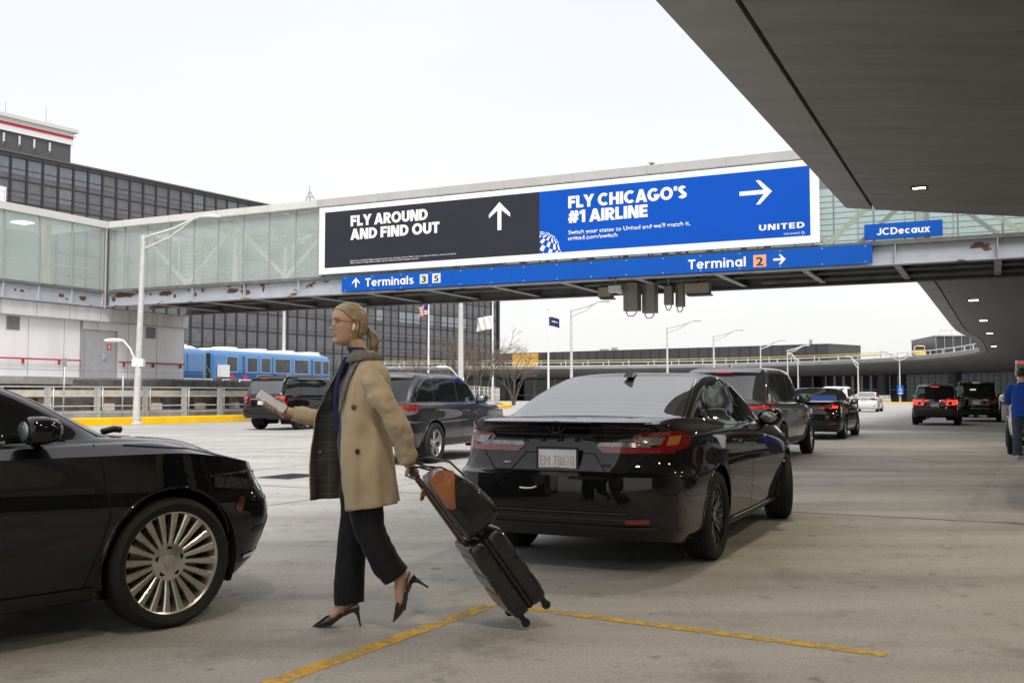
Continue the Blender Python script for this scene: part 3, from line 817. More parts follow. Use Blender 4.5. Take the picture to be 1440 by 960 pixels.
def downlight(u, y, z, parent, s=1.0):
    b_ = MB()
    for (x0, x1, y0, y1) in ((-.22, .22, .15, .2), (-.22, .22, -.2, -.15), (-.22, -.17, -.15, .15), (.17, .22, -.15, .15)): b_.box(x0 * s, x1 * s, y0 * s, y1 * s, -0.03, 0.0)
    w_ = W(u, y, z); f_ = b_.build("downlight", BLACKP, parent, loc=w_, rotz=HEAD)
    b_ = MB(); b_.box(-.17 * s, .10 * s, -.15 * s, .15 * s, -0.015, -0.002); b_.build("lens", LAMP, f_)
def lamp_light(u, y, z, e):
    ld = bpy.data.lights.new("downlight_lamp", 'AREA'); ld.shape = 'SQUARE'; ld.size = .3; ld.energy = e; ld.color = (1, .84, .62)
    lo = bpy.data.objects.new("downlight_lamp", ld); lo.location = W(u, y, z - .04); col.objects.link(lo)
for u, y, e in ((27.3, 1.6, 200), (10.0, 1.9, 110), (1.5, 2.0, 110), (-7, 2.1, 110), (27.3, -6, 150), (16, -6, 110), (10.0, -3, 120), (1.5, -3, 120), (-7, -3, 120), (5, -8, 120)):  # only the first is in view; the unseen rest are added as soft fill
    downlight(u, y, CZ, cn); lamp_light(u, y, CZ, e)

# far canopy: beyond the bridge it bends left along the curved terminal
EDGE = [W(40.6, 3.4), W(51.5, 3.12), W(67, 2.97), W(90.2, 2.68), W(104, 1.8)] + [Vector(p + (0,)) for p in ((53, 113), (58, 124), (60.6, 137), (60.8, 150), (58.5, 161), (53.5, 174), (45, 184), (35, 192), (22, 198), (5, 203), (-20, 207), (-60, 211))]
ED = chain([tuple(p) for p in EDGE], 4.0)
fc_ = thing("terminal_roadway_deck", "upper roadway deck beyond the bridge, curving left along the far terminal", "deck", ED[0])
def off3(pts, d_):
    res = []
    for i, p in enumerate(pts):
        t = (pts[min(i + 1, len(pts) - 1)] - pts[max(i - 1, 0)]).normalized(); res.append(Vector((p.x + t.y * d_, p.y - t.x * d_, 0)))
    return res
def relax(pts, it=6):
    for _ in range(it):
        pts = [pts[0]] + [(pts[i - 1] + pts[i] * 2 + pts[i + 1]) / 4 for i in range(1, len(pts) - 1)] + [pts[-1]]
    return pts
E0 = ED; E1 = off3(ED, 0.75); E1b = off3(ED, 0.83); E2 = relax(off3(ED, 9)); E3 = relax(off3(ED, 20))
def zin(i):
    s = min(1, max(0, (i - 14) / 10)); return 1.75 * s
o0 = ED[0]
def V3(p, z): return Vector((p.x, p.y, z)) - o0
b = MB(); b.loft([[V3(a, CZ), V3(c, CZ - 0.02 - zin(i) * .10), V3(c, CZ + .5), V3(a, CZ + .5)] for i, (a, c) in enumerate(zip(E0, E1))], True, True, smooth=False); b.build("edge_strip", SOFFIT_EDGE, fc_)
b = MB(); b.loft([[V3(a, CZ - 0.02 - zin(i) * .12), V3(c, CZ - zin(i)), V3(d2, CZ - zin(i) - .05), V3(d2, CZ + .5), V3(a, CZ + .5)] for i, (a, c, d2) in enumerate(zip(E1b, E2, E3))], True, True, smooth=False); b.build("soffit", SOFFIT, fc_)
b = MB(); b.loft([[V3(a, CZ + .12), V3(c, CZ + .12), V3(c, CZ + .3), V3(a, CZ + .3)] for a, c in zip(E1, E1b)], True, True, smooth=False); b.build("seam", DARK, fc_)
for u, y in ((60.9, .9), (78, .55), (94.5, .2), (113, -.1), (125, -4), (60.9, -9), (45, 1.2)):
    w_ = W(u, y, CZ); dl = None
    b_ = MB(); b_.box(-.4, .4, -.3, .3, -0.05, 0.0); f_ = b_.build("downlight", BLACKP, fc_, loc=V3(w_, CZ - (0.3 if u > 110 else 0)), rotz=HEAD)
    b_ = MB(); b_.box(-.33, .33, -.24, .24, -0.06, -0.0501); b_.build("lens", LAMP, f_)
# rails on the deck
def polyrail(name, label, pts, zs, mats, post, every):
    r_ = thing(name, label, "railing", pts[0]); q0 = pts[0]
    for z, m in zip(zs, mats):
        mb = MB(); mb.tube([Vector((p.x, p.y, z)) - q0 for p in pts], 0.07, 5); mb.build("rail", m, r_)
    last = pts[0]; pr_ = None; n_p = 0
    for i, p in enumerate(pts):
        k = max(1, int((p - last).length / every))
        for s in range(k):
            q = last.lerp(p, s / k) - q0; n_p += 1
            if n_p > 99: break
            if pr_ is None:
                mb = MB(); mb.box(-.06, .06, -.06, .06, CZ + .5, zs[0]); pr_ = mb.build("post", post, r_, (q.x, q.y, 0))
            else:
                c = pr_.copy(); col.objects.link(c); c.parent = r_; c.location = (q.x, q.y, 0)
        last = p
YRAIL = M("yellow_rail_paint", (0.62, 0.45, 0.05), 0.5); WRAIL = M("white_rail_paint", (0.62, 0.62, 0.60), 0.5)
polyrail("deck_railing", "pale metal parapet railing along the edge of the far curved deck", [p.copy() for p in off3(ED, 0.3)][10:], (7.75, 7.1), (WRAIL, WRAIL), WRAIL, 2.6)
polyrail("deck_railing", "yellow topped railing set back on the far curved deck", [p.copy() for p in off3(ED, 5)][30:], (8.35, 7.9), (YRAIL, YRAIL), WRAIL, 3.2)

# columns and glazed terminal front under the far deck
COLM = M("dark_concrete_column", (0.085, 0.085, 0.085), 0.7, var=0.15)
E12 = relax(off3(ED, 11)); F = relax(off3(ED, 17))
proto = None; last = None
for i, p in enumerate(E12):
    if i < 20 or (last is not None and (p - last).length < 17): continue
    last = p; zt = CZ - zin(i)
    if proto is None:
        proto = thing("deck_column", "dark round concrete column with flared head under the far curved deck", "column", (p.x, p.y, 0), 0, "columns under the far curved deck")
        b = MB(); b.lathe([(0.0, 0), (0.95, 0), (0.95, zt - .55), (1.7, zt - .02), (0, zt - .02)], 'z', 20); b.build("shaft", COLM, proto, smooth=40)
    else:
        c = copy_tree(proto); c.location = (p.x, p.y, 0)
DKG = M("dark_terminal_glass", (0.016, 0.018, 0.022), 0.08, spec=0.6, var=0.5, vscale=0.12)
GRG = M("grey_green_terminal_glass", (0.30, 0.35, 0.34), 0.2, var=0.25, vscale=0.15, emit=(0.55, 0.72, 0.70), estr=0.16)  # pale tone carries reflected sky; slight emission added to brighten the glass
WMU = M("white_terminal_mullion", (0.55, 0.55, 0.54), 0.5)
tf = thing("glazed_terminal", "glazed terminal front with pale mullions in the shade under the far deck", "building", F[0])
def facade(i0, i1, gm, every, mw, mm, rows, name):
    q0 = F[0]; pts = F[i0:i1 + 1]
    mb = MB()
    for a, c in zip(pts, pts[1:]): mb.quad([Vector((a.x, a.y, 0)) - q0, Vector((c.x, c.y, 0)) - q0, Vector((c.x, c.y, 5.6)) - q0, Vector((a.x, a.y, 5.6)) - q0])
    mb.build("window_wall", gm, tf)
    mb = MB()
    for a, c in zip(pts, pts[1:]):
        L_ = (c - a).length; t = (c - a).normalized(); n_ = Vector((-t.y, t.x, 0)); k = max(1, round(L_ / every))
        for s in range(k):
            p = a.lerp(c, s / k) + n_ * 0.12 - q0
            rings = [[p + t * mw + Vector((0, 0, z)), p - t * mw + Vector((0, 0, z)), p - t * mw - n_ * .1 + Vector((0, 0, z)), p + t * mw - n_ * .1 + Vector((0, 0, z))] for z in (0, 5.6)]
            mb.loft(rings, True, True, smooth=False)
        for z in rows:
            p, q = a + n_ * 0.09 - q0, c + n_ * 0.09 - q0
            rings = [[e + Vector((0, 0, z - .07)), e + Vector((0, 0, z + .07)), e - n_ * .08 + Vector((0, 0, z + .07)), e - n_ * .08 + Vector((0, 0, z - .07))] for e in (p, q)]
            mb.loft(rings, True, True, smooth=False)
    mb.build("mullion", mm, tf)
nF = len(F)
def near_idx(x, y): return min(range(nF), key=lambda i: (F[i].x - x) ** 2 + (F[i].y - y) ** 2)
iA, iB = near_idx(80, 137), near_idx(69, 176)
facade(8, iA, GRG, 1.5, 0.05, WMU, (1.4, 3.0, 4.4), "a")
facade(iA, iB, M("dim_glow_terminal_glass", (0.14, 0.155, 0.158), 0.15, var=0.4, vscale=0.15, emit=(0.55, 0.66, 0.68), estr=0.05), 1.6, 0.05, MULL, (2.2, 4.4), "b")  # second stretch: weaker emission added to lift this darker glass
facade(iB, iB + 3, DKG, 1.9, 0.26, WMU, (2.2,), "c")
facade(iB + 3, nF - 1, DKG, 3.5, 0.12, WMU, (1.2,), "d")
# ================================================================ near terminal on the camera's side (closes the canopy)
nt = road_thing("terminal_wall", "long terminal wall with glazed bays under the canopy on the pavement side", "building", 0, -14, 0)
b = MB(); b.box(-26, 60, -0.4, 0, 0, 6.5); b.build("wall", M("terminal_stone", (0.16, 0.15, 0.14), 0.6, var=0.15), nt)
b = MB()
for k in range(13): b.box(-25 + k * 6.5, -19.6 + k * 6.5, 0.001, 0.05, 0.3, 3.6)
b.build("window_band", DKG, nt)
b = MB(); b.box(-26, 60, -13.9, -2.6, -0.02, 0.15); struct(b.build("pavement", CONC_W, None, (0, 0, 0), HEAD, bevel=0.02))

# ================================================================ WALKWAY running back from the bridge on the left
wk = road_thing("glass_walkway", "pale green glass walkway joining the bridge at the left, above the white service building", "walkway", 34.55, 38.45, 0)
# local x runs back along the road (negative), face at y=0
b = MB(); gq = 1.78
b.box(-gq + .02, -.02, -0.012, 0.012, 6.28, 9.26); gl1 = b.build("glass_panel", GLASS, wk, loc=(-0.25, 0, 0))
for k in range(1, 20):
    c = gl1.copy(); col.objects.link(c); c.parent = wk; c.location = (-0.25 - gq * k, 0, 0)
b = MB()
b.box(-.018, .018, -.06, .05, 6.25, 9.27); m0 = b.build("mullion", MULL, wk, (-.25, 0, 0))
for k in range(1, 21):
    c = m0.copy(); col.objects.link(c); c.parent = wk; c.location = (-0.25 - gq * k, 0, 0)
b = MB(); b.box(-36, 0.0, -.10, 4.2, 9.271, 9.60); b.build("roof_fascia", ALU, wk)
b = MB(); b.box(-.08, .02, -.09, .06, 5.4, 9.3); b.build("corner_post", M("dark_corner_post", (0.05, 0.05, 0.06), 0.4), wk)
b = MB(); b.box(-.13, -.081, -.095, .0, 5.4, 9.3); b.build("corner_trim", ALU_D, wk)
b = MB(); b.box(-36, -.2, 0.02, 0.06, 5.50, 6.13); b.box(-36, -.2, -.08, .2, 5.44, 5.499); b.build("girder", rust_paint("rust_spotted_girder", (0.40, 0.43, 0.48), lo=0.63, hi=0.645, scale=1.1), wk)
b = MB(); b.box(-36, -.2, -.09, .2, 6.131, 6.24); b.build("girder_ledge", UNDER, wk)  # painted shadow tone, as on the bridge ledge
b = MB()
b.box(-.03, .03, -.07, .019, 5.50, 6.13); m0 = b.build("stiffener", STEEL2, wk, (-.25, 0, 0))
for k in range(1, 20):
    c = m0.copy(); col.objects.link(c); c.parent = wk; c.location = (-0.25 - gq * k, 0, 0)
for i_, (cx, cz, w_, h_) in enumerate(((-1.35, 5.78, .5, .26), (-2.55, 5.80, .34, .22), (-2.25, 5.68, .14, .1), (-4.6, 5.83, .25, .12), (-4.95, 5.84, .14, .12))):
    b = MB(); b.prism(ragged(cx, cz, w_, h_, 80 + i_), 'y', .0155, .0185); b.build("rust_patch", RUST, wk)
b = MB(); b.box(-36, -.2, 4.0, 4.05, 6.2, 9.26); b.build("rear_glazing", glass_mat("rear_walkway_glass", (0.88, 0.94, 0.92), (0.66, 0.72, 0.70), 0.4), wk)
b = MB(); b.box(-36, -.2, .1, 4.0, 6.20, 6.26); b.build("walkway_floor", INNER, wk)
b = MB()
for k in range(6): b.box(-2.5 - 5.6 * k, -2.2 - 5.6 * k, 1.2, 1.5, 6.26, 9.2)
b.tube([(-36, 0.35, 7.25), (-.4, 0.35, 7.25)], 0.03, 6)
b.build("inner_column", CREAM, wk)
b = MB(); b.box(-36, -.2, .05, 4.1, 9.22, 9.27); b.build("ceiling", INNER, wk)
b = MB()
for k in range(6): b.box(-3.6 - 5.6 * k, -2.9 - 5.6 * k, 1.5, 2.2, 9.18, 9.215)
b.build("ceiling_lamp", lamp_mat("walkway_lamp", (1, 0.97, 0.9), 5), wk)

tb = road_thing("rooftop_box", "white tiled box standing on the walkway roof at the left edge", "roof box", 25.5, 40.4, 9.6)
b = MB(); b.box(-5, 5.0, 0, 2.6, 0, 1.12); b.build("tiled_wall", M("white_tile", (0.74, 0.75, 0.76), 0.35), tb)
b = MB()
for k in range(16): b.box(-5 + k * .66, -5 + k * .66 + .02, -.006, -.001, 0, 1.12)
for k in range(4): b.box(-5, 5, -.005, -.0012, k * .3, k * .3 + .016)
b.build("tile_joint", M("tile_joint", (0.42, 0.43, 0.46), 0.7), tb)

# ================================================================ white service building below
sbd = road_thing("service_building", "white panelled service building with grey double door and red handrail below the glass walkway", "building", 40.05, 38.75, 0)
b = MB(); b.box(-36, 0, 0, 4.0, 2.05, 4.78); b.build("wall", WHITE_PANEL, sbd)
b = MB(); b.box(-36, 0.05, -.22, 4.0, 4.781, 5.43); b.build("fascia_band", M("white_fascia_band", (0.68, 0.68, 0.69), 0.45, var=0.1, vscale=1.1, stretch=(2.5, 1, .2)), sbd)
b = MB(); b.box(-36, 0.6, -1.25, 4.0, 1.72, 2.049); b.build("platform_slab", CONC_W, sbd)
b = MB(); b.box(-36, 0.3, -.4, 3.9, 0.0, 1.719); b.build("base_wall", M("grey_base_wall", (0.20, 0.20, 0.21), 0.8, var=0.2), sbd)  # set-back base wall, dark grey in itself
b = MB(); b.box(-36, .06, -.24, -.2201, 4.74, 4.78); b.box(-36, .06, -.235, -.2201, 5.40, 5.44)
for k in range(20): b.box(-1.9 * k - .012, -1.9 * k + .012, -.006, -.0005, 2.05, 4.74)
for k in range(20): b.box(-1.78 * k - .4, -1.78 * k - .375, -.226, -.2201, 4.79, 5.39)
b.box(-6.72, -6.6, -.05, -.001, 2.05, 4.74)
b.build("panel_joint", MULL, sbd)
b = MB(); b.box(-6.45, -4.62, -.05, -.001, 2.055, 4.22); dr = b.build("door", GREY_DOOR, sbd)
b = MB(); b.box(-5.54, -5.52, -.053, -.0501, 2.06, 4.21)
for (x0, x1, z0, z1) in ((-6.53, -6.455, 2.055, 4.3), (-4.615, -4.54, 2.055, 4.3), (-6.53, -4.54, 4.301, 4.36)): b.box(x0, x1, -.06, -.001, z0, z1)
b.build("door_frame", MULL, dr)
b = MB(); b.box(-5.40, -5.30, -.09, -.051, 2.95, 3.25); b.tube([(-5.35, -.1, 3.05), (-5.22, -.1, 3.05)], .02, 6); b.build("handle", GALV, dr)
b = MB(); b.box(-5.18, -4.88, -.056, -.0505, 3.42, 3.72); b.build("door_notice", M("red_orange_notice", (0.55, 0.10, 0.06), 0.5), dr)
b = MB(); b.box(-5.05, -4.99, -.059, -.0562, 3.48, 3.66); b.build("door_notice", WHITEP, dr)
for x_ in (-10.3, -2.35):
    b = MB(); b.box(x_ - .33, x_ + .33, -.03, -.001, 4.12, 4.70); b.mi = 1
    for k in range(6): b.box(x_ - .29, x_ + .29, -.045, -.0301, 4.16 + k * .09, 4.20 + k * .09)
    b.build("vent", [MULL, UNDER], sbd)
b = MB()
b.tube([(-36, -.14, 2.86), (-6.75, -.14, 2.86)], .035, 6); b.tube([(-4.5, -.14, 2.86), (-.1, -.14, 2.86)], .035, 6)
for k in range(18):
    x_ = -.3 - 1.9 * k
    if -6.8 < x_ < -4.4: continue
    b.box(x_ - .02, x_ + .02, -.14, -.002, 2.64, 2.84)
b.build("handrail", RED_RAIL, sbd, smooth=50)
b = MB(); b.tube([(-36, -1.2, 2.35), (.5, -1.2, 2.35)], .012, 5); b.build("cable", MULL, sbd)
# stairs down from the platform at its right end
b = MB()
for k in range(5): b.box(.61 + k * .28, .9 + k * .28, -.9, .4, 0.0, 1.75 - k * .34)
b.build("stair", CONC_W, sbd)
b = MB(); b.tube([(.5, -.92, 2.9), (.6, -.92, 2.9), (2.2, -.92, 1.15), (2.2, -.92, 0.1)], .03, 6); b.tube([(.5, -.92, 2.05), (.5, -.92, 2.9)], .03, 6); b.build("stair_rail", GALV, sbd, smooth=50)

# ================================================================ people mover train
tr = road_thing("people_mover_train", "light blue people mover train with dark blue skirt, white roof and red stars", "train", 45.9, 43.0, 0)
LB = M("light_blue_train_paint", (0.065, 0.19, 0.41), 0.3, coat=0.5, var=0.05); DB = M("dark_blue_train_paint", (0.015, 0.09, 0.27), 0.3, coat=0.5)
def car_section(w0, w1, z0, z1, r, k=6):
    pts = [(w0, z0), (w1, z0)]
    for i in range(k + 1):
        a = R(90 * i / k); pts.append((w1 - r + r * math.cos(a), z1 - r + r * math.sin(a)))
    for i in range(k + 1):
        a = R(90 + 90 * i / k); pts.append((w0 + r + r * math.cos(a), z1 - r + r * math.sin(a)))
    return pts
for (x0, x1, full) in ((1.15, 13.0, True), (-12.0, 0.55, False)):
    b = MB()
    secs = [(x0, .18), (x0 + .10, .05), (x0 + .35, 0), (x1 - .35, 0), (x1 - .10, .05), (x1, .18)]
    rings = []
    for xx, ins in secs: rings.append([Vector((xx, p[0], p[1])) for p in car_section(0 + ins, 2.7 - ins, 1.75, 4.05 - ins * .6, .45)])
    b.loft(rings, True, True, smooth=False); bo = b.build("car_body", LB, tr, smooth=40)
    b = MB(); b.box(x0 + .35, x1 - .35, -.012, 2.712, 1.74, 2.66); b.build("skirt", DB, bo)
    b = MB(); b.loft([[Vector((xx, y_, z_)) for y_, z_ in ((.35, 4.0), (.55, zt), (2.15, zt), (2.35, 4.0))] for xx, zt in ((x0 + .3, 4.05), (x0 + .9, 4.20), (x1 - .9, 4.20), (x1 - .3, 4.05))], True, True, smooth=False)
    for q in range(4): b.box(x0 + 1.8 + q * 2.9, x0 + 2.9 + q * 2.9, .8, 1.9, 4.201, 4.30)
    b.build("roof", M("white_train_roof", (0.75, 0.76, 0.78), 0.5), bo)
    b = MB(); b.box(x0 + .8, x1 - .8, .3, 2.4, 1.2, 1.739); b.build("bogie", BLACKP, bo)
    TG = M("train_window_glass", (0.10, 0.10, 0.105), 0.12, var=0.3, vscale=1.5)
    fr = M("light_window_frame", (0.22, 0.44, 0.74), 0.35)
    for wx, ww in ((1.05, .95), (2.95, .95), (4.3, .9), (5.7, 1.55), (7.75, 1.5), (9.9, .8), (10.95, .65)):
        if not full and wx > 3: continue
        b = MB(); b.box(x0 + wx - .07, x0 + wx + ww + .07, -.02, -.0125, 2.66, 3.68); wf = b.build("window", fr, bo)
        b = MB(); b.box(x0 + wx, x0 + wx + ww, -.026, -.0205, 2.72, 3.62); b.build("pane", TG, wf)
    b = MB()
    for dx in (2.55, 2.62, 3.95, 5.4, 9.62, 9.7, 10.82): b.box(x0 + dx, x0 + dx + .05, -.018, -.0126, 1.8, 3.72)
    b.build("door_seam", DB, bo)
STAR = M("red_star_decal", (0.60, 0.04, 0.05), 0.4)
for sx in (1.55, 2.8):
    b = MB(); poly = []
    for k in range(12):
        a = R(30 * k + 90); rr = .36 if k % 2 == 0 else .15
        poly.append((1.15 + sx + rr * math.cos(a), 2.28 + rr * math.sin(a)))
    b.prism(poly, 'y', -.022, -.013); b.build("star", STAR, tr)
b = MB(); b.box(.5, 1.2, .35, 2.35, 1.8, 3.8); b.build("gangway", M("dark_gangway", (0.02, 0.02, 0.022), 0.7), tr)
b = MB(); b.box(1.35, 2.15, -.3, -.03, 2.35, 3.1); b.build("equipment_cabinet", WHITEP, tr)

gr = railing("platform_railing", "white tube railing on the guideway platform in front of the train", [Vector((40.9 + i * .5, 40.9)) for i in range(44)], 1.25, (2.15, 1.65), 2.15, WHITEP, None, False, 0.0, 0.03)
for k, (u_, y_) in enumerate(((44.2, 40.2), (45.6, 40.2))):
    t = road_thing("wayside_signal", ("brown wayside signal head on a thin post, left one before the train" if k == 0 else "brown wayside signal head on a thin post, right one before the train"), "signal", u_, y_, 0)
    b = MB(); b.tube([(0, 0, 0), (0, 0, 1.7)], .05, 6); b.build("post", MULL, t)
    b = MB(); b.lathe([(0, 0), (.16, .02), (.2, .25), (.2, .5), (.12, .62), (0, .64)], 'z', 12, (0, .12, 1.55)); b.lathe([(0, 0), (.16, .02), (.2, .25), (.2, .5), (.12, .62), (0, .64)], 'z', 12, (0, -.14, 1.6)); b.build("head", M("brown_signal_head", (0.07, 0.055, 0.04), 0.6), t, smooth=40)
for (u_, y_, h_, pl, lab) in ((29.0, 34.6, 2.55, True, "small grey sign plate on a leaning post behind the kerb railing"), (32.4, 34.9, 2.05, False, "bare grey post behind the kerb railing left of the big lamp post")):
    t = road_thing("sign_post" if pl else "railing_post", lab, "post", u_, y_, 0.1)
    b = MB(); b.tube([(0, 0, 0), (0.0, -0.06 if pl else 0, h_)], .035, 6)
    if pl: b.tube([(0, .02, .3), (.02, .5, 0)], .02, 5)
    b.build("post", GALV, t)
    if pl:
        b = MB(); b.box(-.05, -.03, -.2, .08, h_ - .2, h_ + .12); b.build("plate", M("grey_sign_back", (0.25, 0.26, 0.27), 0.5), t, bevel=0.01)

# ================================================================ HOTEL: long dark curtain wall block
HH = 36.8
ho = thing("hotel", "long dark glass hotel block with closely spaced black fins behind the bridge", "building", (-71, 149, 0), R(56))
HP = M("hotel_grey_panel", (0.10, 0.099, 0.104), 0.45, var=0.12, vscale=0.25)
b = MB(); b.box(-45, 120.6, 0, 17, 0, HH); b.build("wall", HP, ho)
b = MB()
for k in range(-18, 49): b.box(k * 2.5 - .15, k * 2.5 + .16, -.16, -.001, 0, HH - .35)
b.box(120.3, 120.9, -.43, -.002, 0, HH - .3); b.build("fin", M("black_facade_fin", (0.022, 0.022, 0.028), 0.4), ho)
b = MB()
for f in range(11): b.box(-45, 120.2, -.12, -.0015, HH - .62 - f * 3.33, HH - .45 - f * 3.33)
b.build("floor_line", M("dark_floor_line", (0.028, 0.028, 0.032), 0.5), ho)
b = MB(); b.box(-45, 120.9, -.5, 17.2, HH + .001, HH + .25); b.build("roof_coping", M("roof_coping", (0.10, 0.095, 0.085), 0.6), ho)
WG = [M("hotel_window_curtained", (0.135, 0.147, 0.175), 0.25, var=0.25, vscale=1.2, stretch=(6, 1, .4)), M("hotel_window_dim", (0.105, 0.107, 0.115), 0.25, var=0.2, vscale=0.8), M("hotel_window_pale", (0.21, 0.24, 0.27), 0.25, var=0.25, vscale=1.2, stretch=(5, 1, .4))]
TRM = M("dark_transom", (0.03, 0.03, 0.035), 0.4)
protos = {}
def hwin(k, f, kind, parent_mb=None):
    x0 = k * 2.5 + .22; z1 = HH - .68 - f * 3.33; z0 = z1 - 2.35
    if parent_mb is not None:
        parent_mb.box(x0, x0 + 2.06, -.05, -.0016, z0, z1); return
    if kind not in protos:
        m1 = MB(); m1.box(0, 2.06, -.05, -.0016, 0, 2.35); m1.mi = 1; m1.box(-.02, 2.08, -.08, -.0501, .72, .84); m1.box(-.03, 0, -.09, -.05, 0, 2.35); m1.box(2.06, 2.09, -.09, -.05, 0, 2.35)
        o_ = m1.build("window", [WG[kind], TRM], ho, loc=(x0, 0, z0)); protos[kind] = o_; return
    c = protos[kind].copy(); col.objects.link(c); c.parent = ho; c.location = (x0, 0, z0)
done = set(); rng = random.Random(3)
for f in (0, 1):
    for k in range(-4, 16):
        kind = 0 if f == 0 and k < 4 else (1 if rng.random() < .8 else 0)
        hwin(k, f, kind); done.add((k, f))
for k in range(28, 48):
    for f in (5, 6, 7):
        if (k, f) in done or len(done) >= 99: continue
        kind = (2 if rng.random() < .55 else 1) if f == 5 else 1
        hwin(k, f, kind); done.add((k, f))
b = MB()
for f in range(11):
    for k in range(-17, 48):
        if (k, f) not in done: hwin(k, f, 1, b)
o_ = b.build("window_remainder", WG[1], ho); o_['kind'] = 'stuff'
ph = thing("hotel_penthouse", "dark rooftop block with white band and red stripe on the hotel roof", "penthouse", (-71, 149, 0), R(56))
b = MB(); b.box(-40, 5.4, 1.5, 14, HH + .26, 40.3); b.build("wall", M("penthouse_grey", (0.075, 0.075, 0.082), 0.6, var=0.08), ph)
b = MB(); b.box(-40, 5.6, 1.2, 14.3, 40.301, 42.2); b.build("white_band", M("white_band", (0.74, 0.74, 0.75), 0.5), ph)
b = MB(); b.box(-40, 5.6, 1.12, 1.199, 41.18, 41.56); b.build("red_stripe", M("red_stripe", (0.62, 0.02, 0.03), 0.4), ph)
b = MB(); b.box(-40, 6.2, 0.6, 14.6, 42.201, 42.75); b.box(-40, 5.9, .9, 1.19, 41.561, 41.66); b.build("cornice", M("pale_cornice", (0.56, 0.55, 0.52), 0.5), ph)
for x_ in (-5.4, -3.0, -0.7, 1.8):
    b = MB(); b.box(x_ - .14, x_ + .14, 1.2, 1.35, 38.6, 39.9); b.tube([(x_, 1.4, 38.2), (x_, 1.4, 38.6)], .06, 6); b.build("antenna_panel", M("pale_antenna", (0.55, 0.55, 0.56), 0.5), ph)
for i_, (x_, h_) in enumerate(((-4.3, 2.4), (2.1, 3.1), (2.8, 1.3))):
    b = MB(); b.tube([(x_, 3, 42.7), (x_, 3, 42.75 + h_)], .05, 5); b.build("whip_antenna", MULL, ph)

# ================================================================ far terminal blocks
ft = thing("far_terminal", "very long low dark terminal block beyond the curved deck", "building", (-60, 336, 0))
b = MB()
pts = [(-60, 336), (75.1, 236), (85.9, 245), (85.9, 300), (-60, 400)]
b.prism([(p[0] + 60, p[1] - 336) for p in pts], 'z', 0, 13.4); b.build("wall", M("dark_ribbed_cladding", (0.050, 0.050, 0.056), 0.5, var=0.12, vscale=0.05), ft)
b = MB()
A_ = Vector((0, 0, 0)); B_ = Vector((135.1, -100, 0)); tt = (B_ - A_).normalized(); nn = Vector((tt.y, -tt.x, 0))
for k in range(1, 60):
    p = A_ + tt * (k * 2.8) + nn * .0
    rings = [[p + tt * .12 + Vector((0, 0, z)), p - tt * .12 + Vector((0, 0, z)), p - tt * .12 + nn * .12 + Vector((0, 0, z)), p + tt * .12 + nn * .12 + Vector((0, 0, z))] for z in (8, 13.35)]
    b.loft(rings, True, True, smooth=False)
b.build("rib", M("dark_rib", (0.034, 0.034, 0.04), 0.5), ft)
b = MB()
for (f_, w_, h_) in ((.62, 1.2, .6), (.64, .8, .9), (.97, .3, 1.3), (.30, 1, .5)):
    p = A_.lerp(B_, f_) + Vector((2, 4, 0)); b.box(p.x - w_, p.x + w_, p.y - w_, p.y + w_, 13.4, 13.4 + h_)
b.build("roof_unit", MULL, ft)
yb = thing("yellow_hoarding", "orange yellow hoarding standing before the far terminal, behind the bare tree", "hoarding", (3.8, 284, 0), R(-33))
b = MB(); b.box(-4.2, 4.2, -.3, .3, 0, 13.0); b.build("panel", M("orange_yellow_board", (0.66, 0.36, 0.06), 0.6, var=0.12, vscale=.3), yb)
rt = thing("glass_tower_block", "dark glass block with thin mullions rising behind the right end of the far deck", "building", (81, 190, 0), R(-8))
b = MB(); b.box(0, 30, 0, 18, 0, 12.4); b.build("wall", M("dark_blue_glass_wall", (0.035, 0.037, 0.046), 0.25, var=0.2, vscale=.2), rt)
b = MB()
for k in range(16): b.box(k * 1.55 - .05, k * 1.55 + .05, -.12, -.001, 0, 12.3)
b.build("mullion", MULL, rt)
b = MB(); b.box(-.15, 30, -.2, 18, 12.401, 12.6)
for k in range(6): b.tube([(1 + k * 2.2, 1, 12.6), (1 + k * 2.2, 1, 13.6)], .03, 5)
b.tube([(1, 1, 13.6), (12, 1, 13.6)], .03, 5); b.build("roof_rail", MULL, rt)

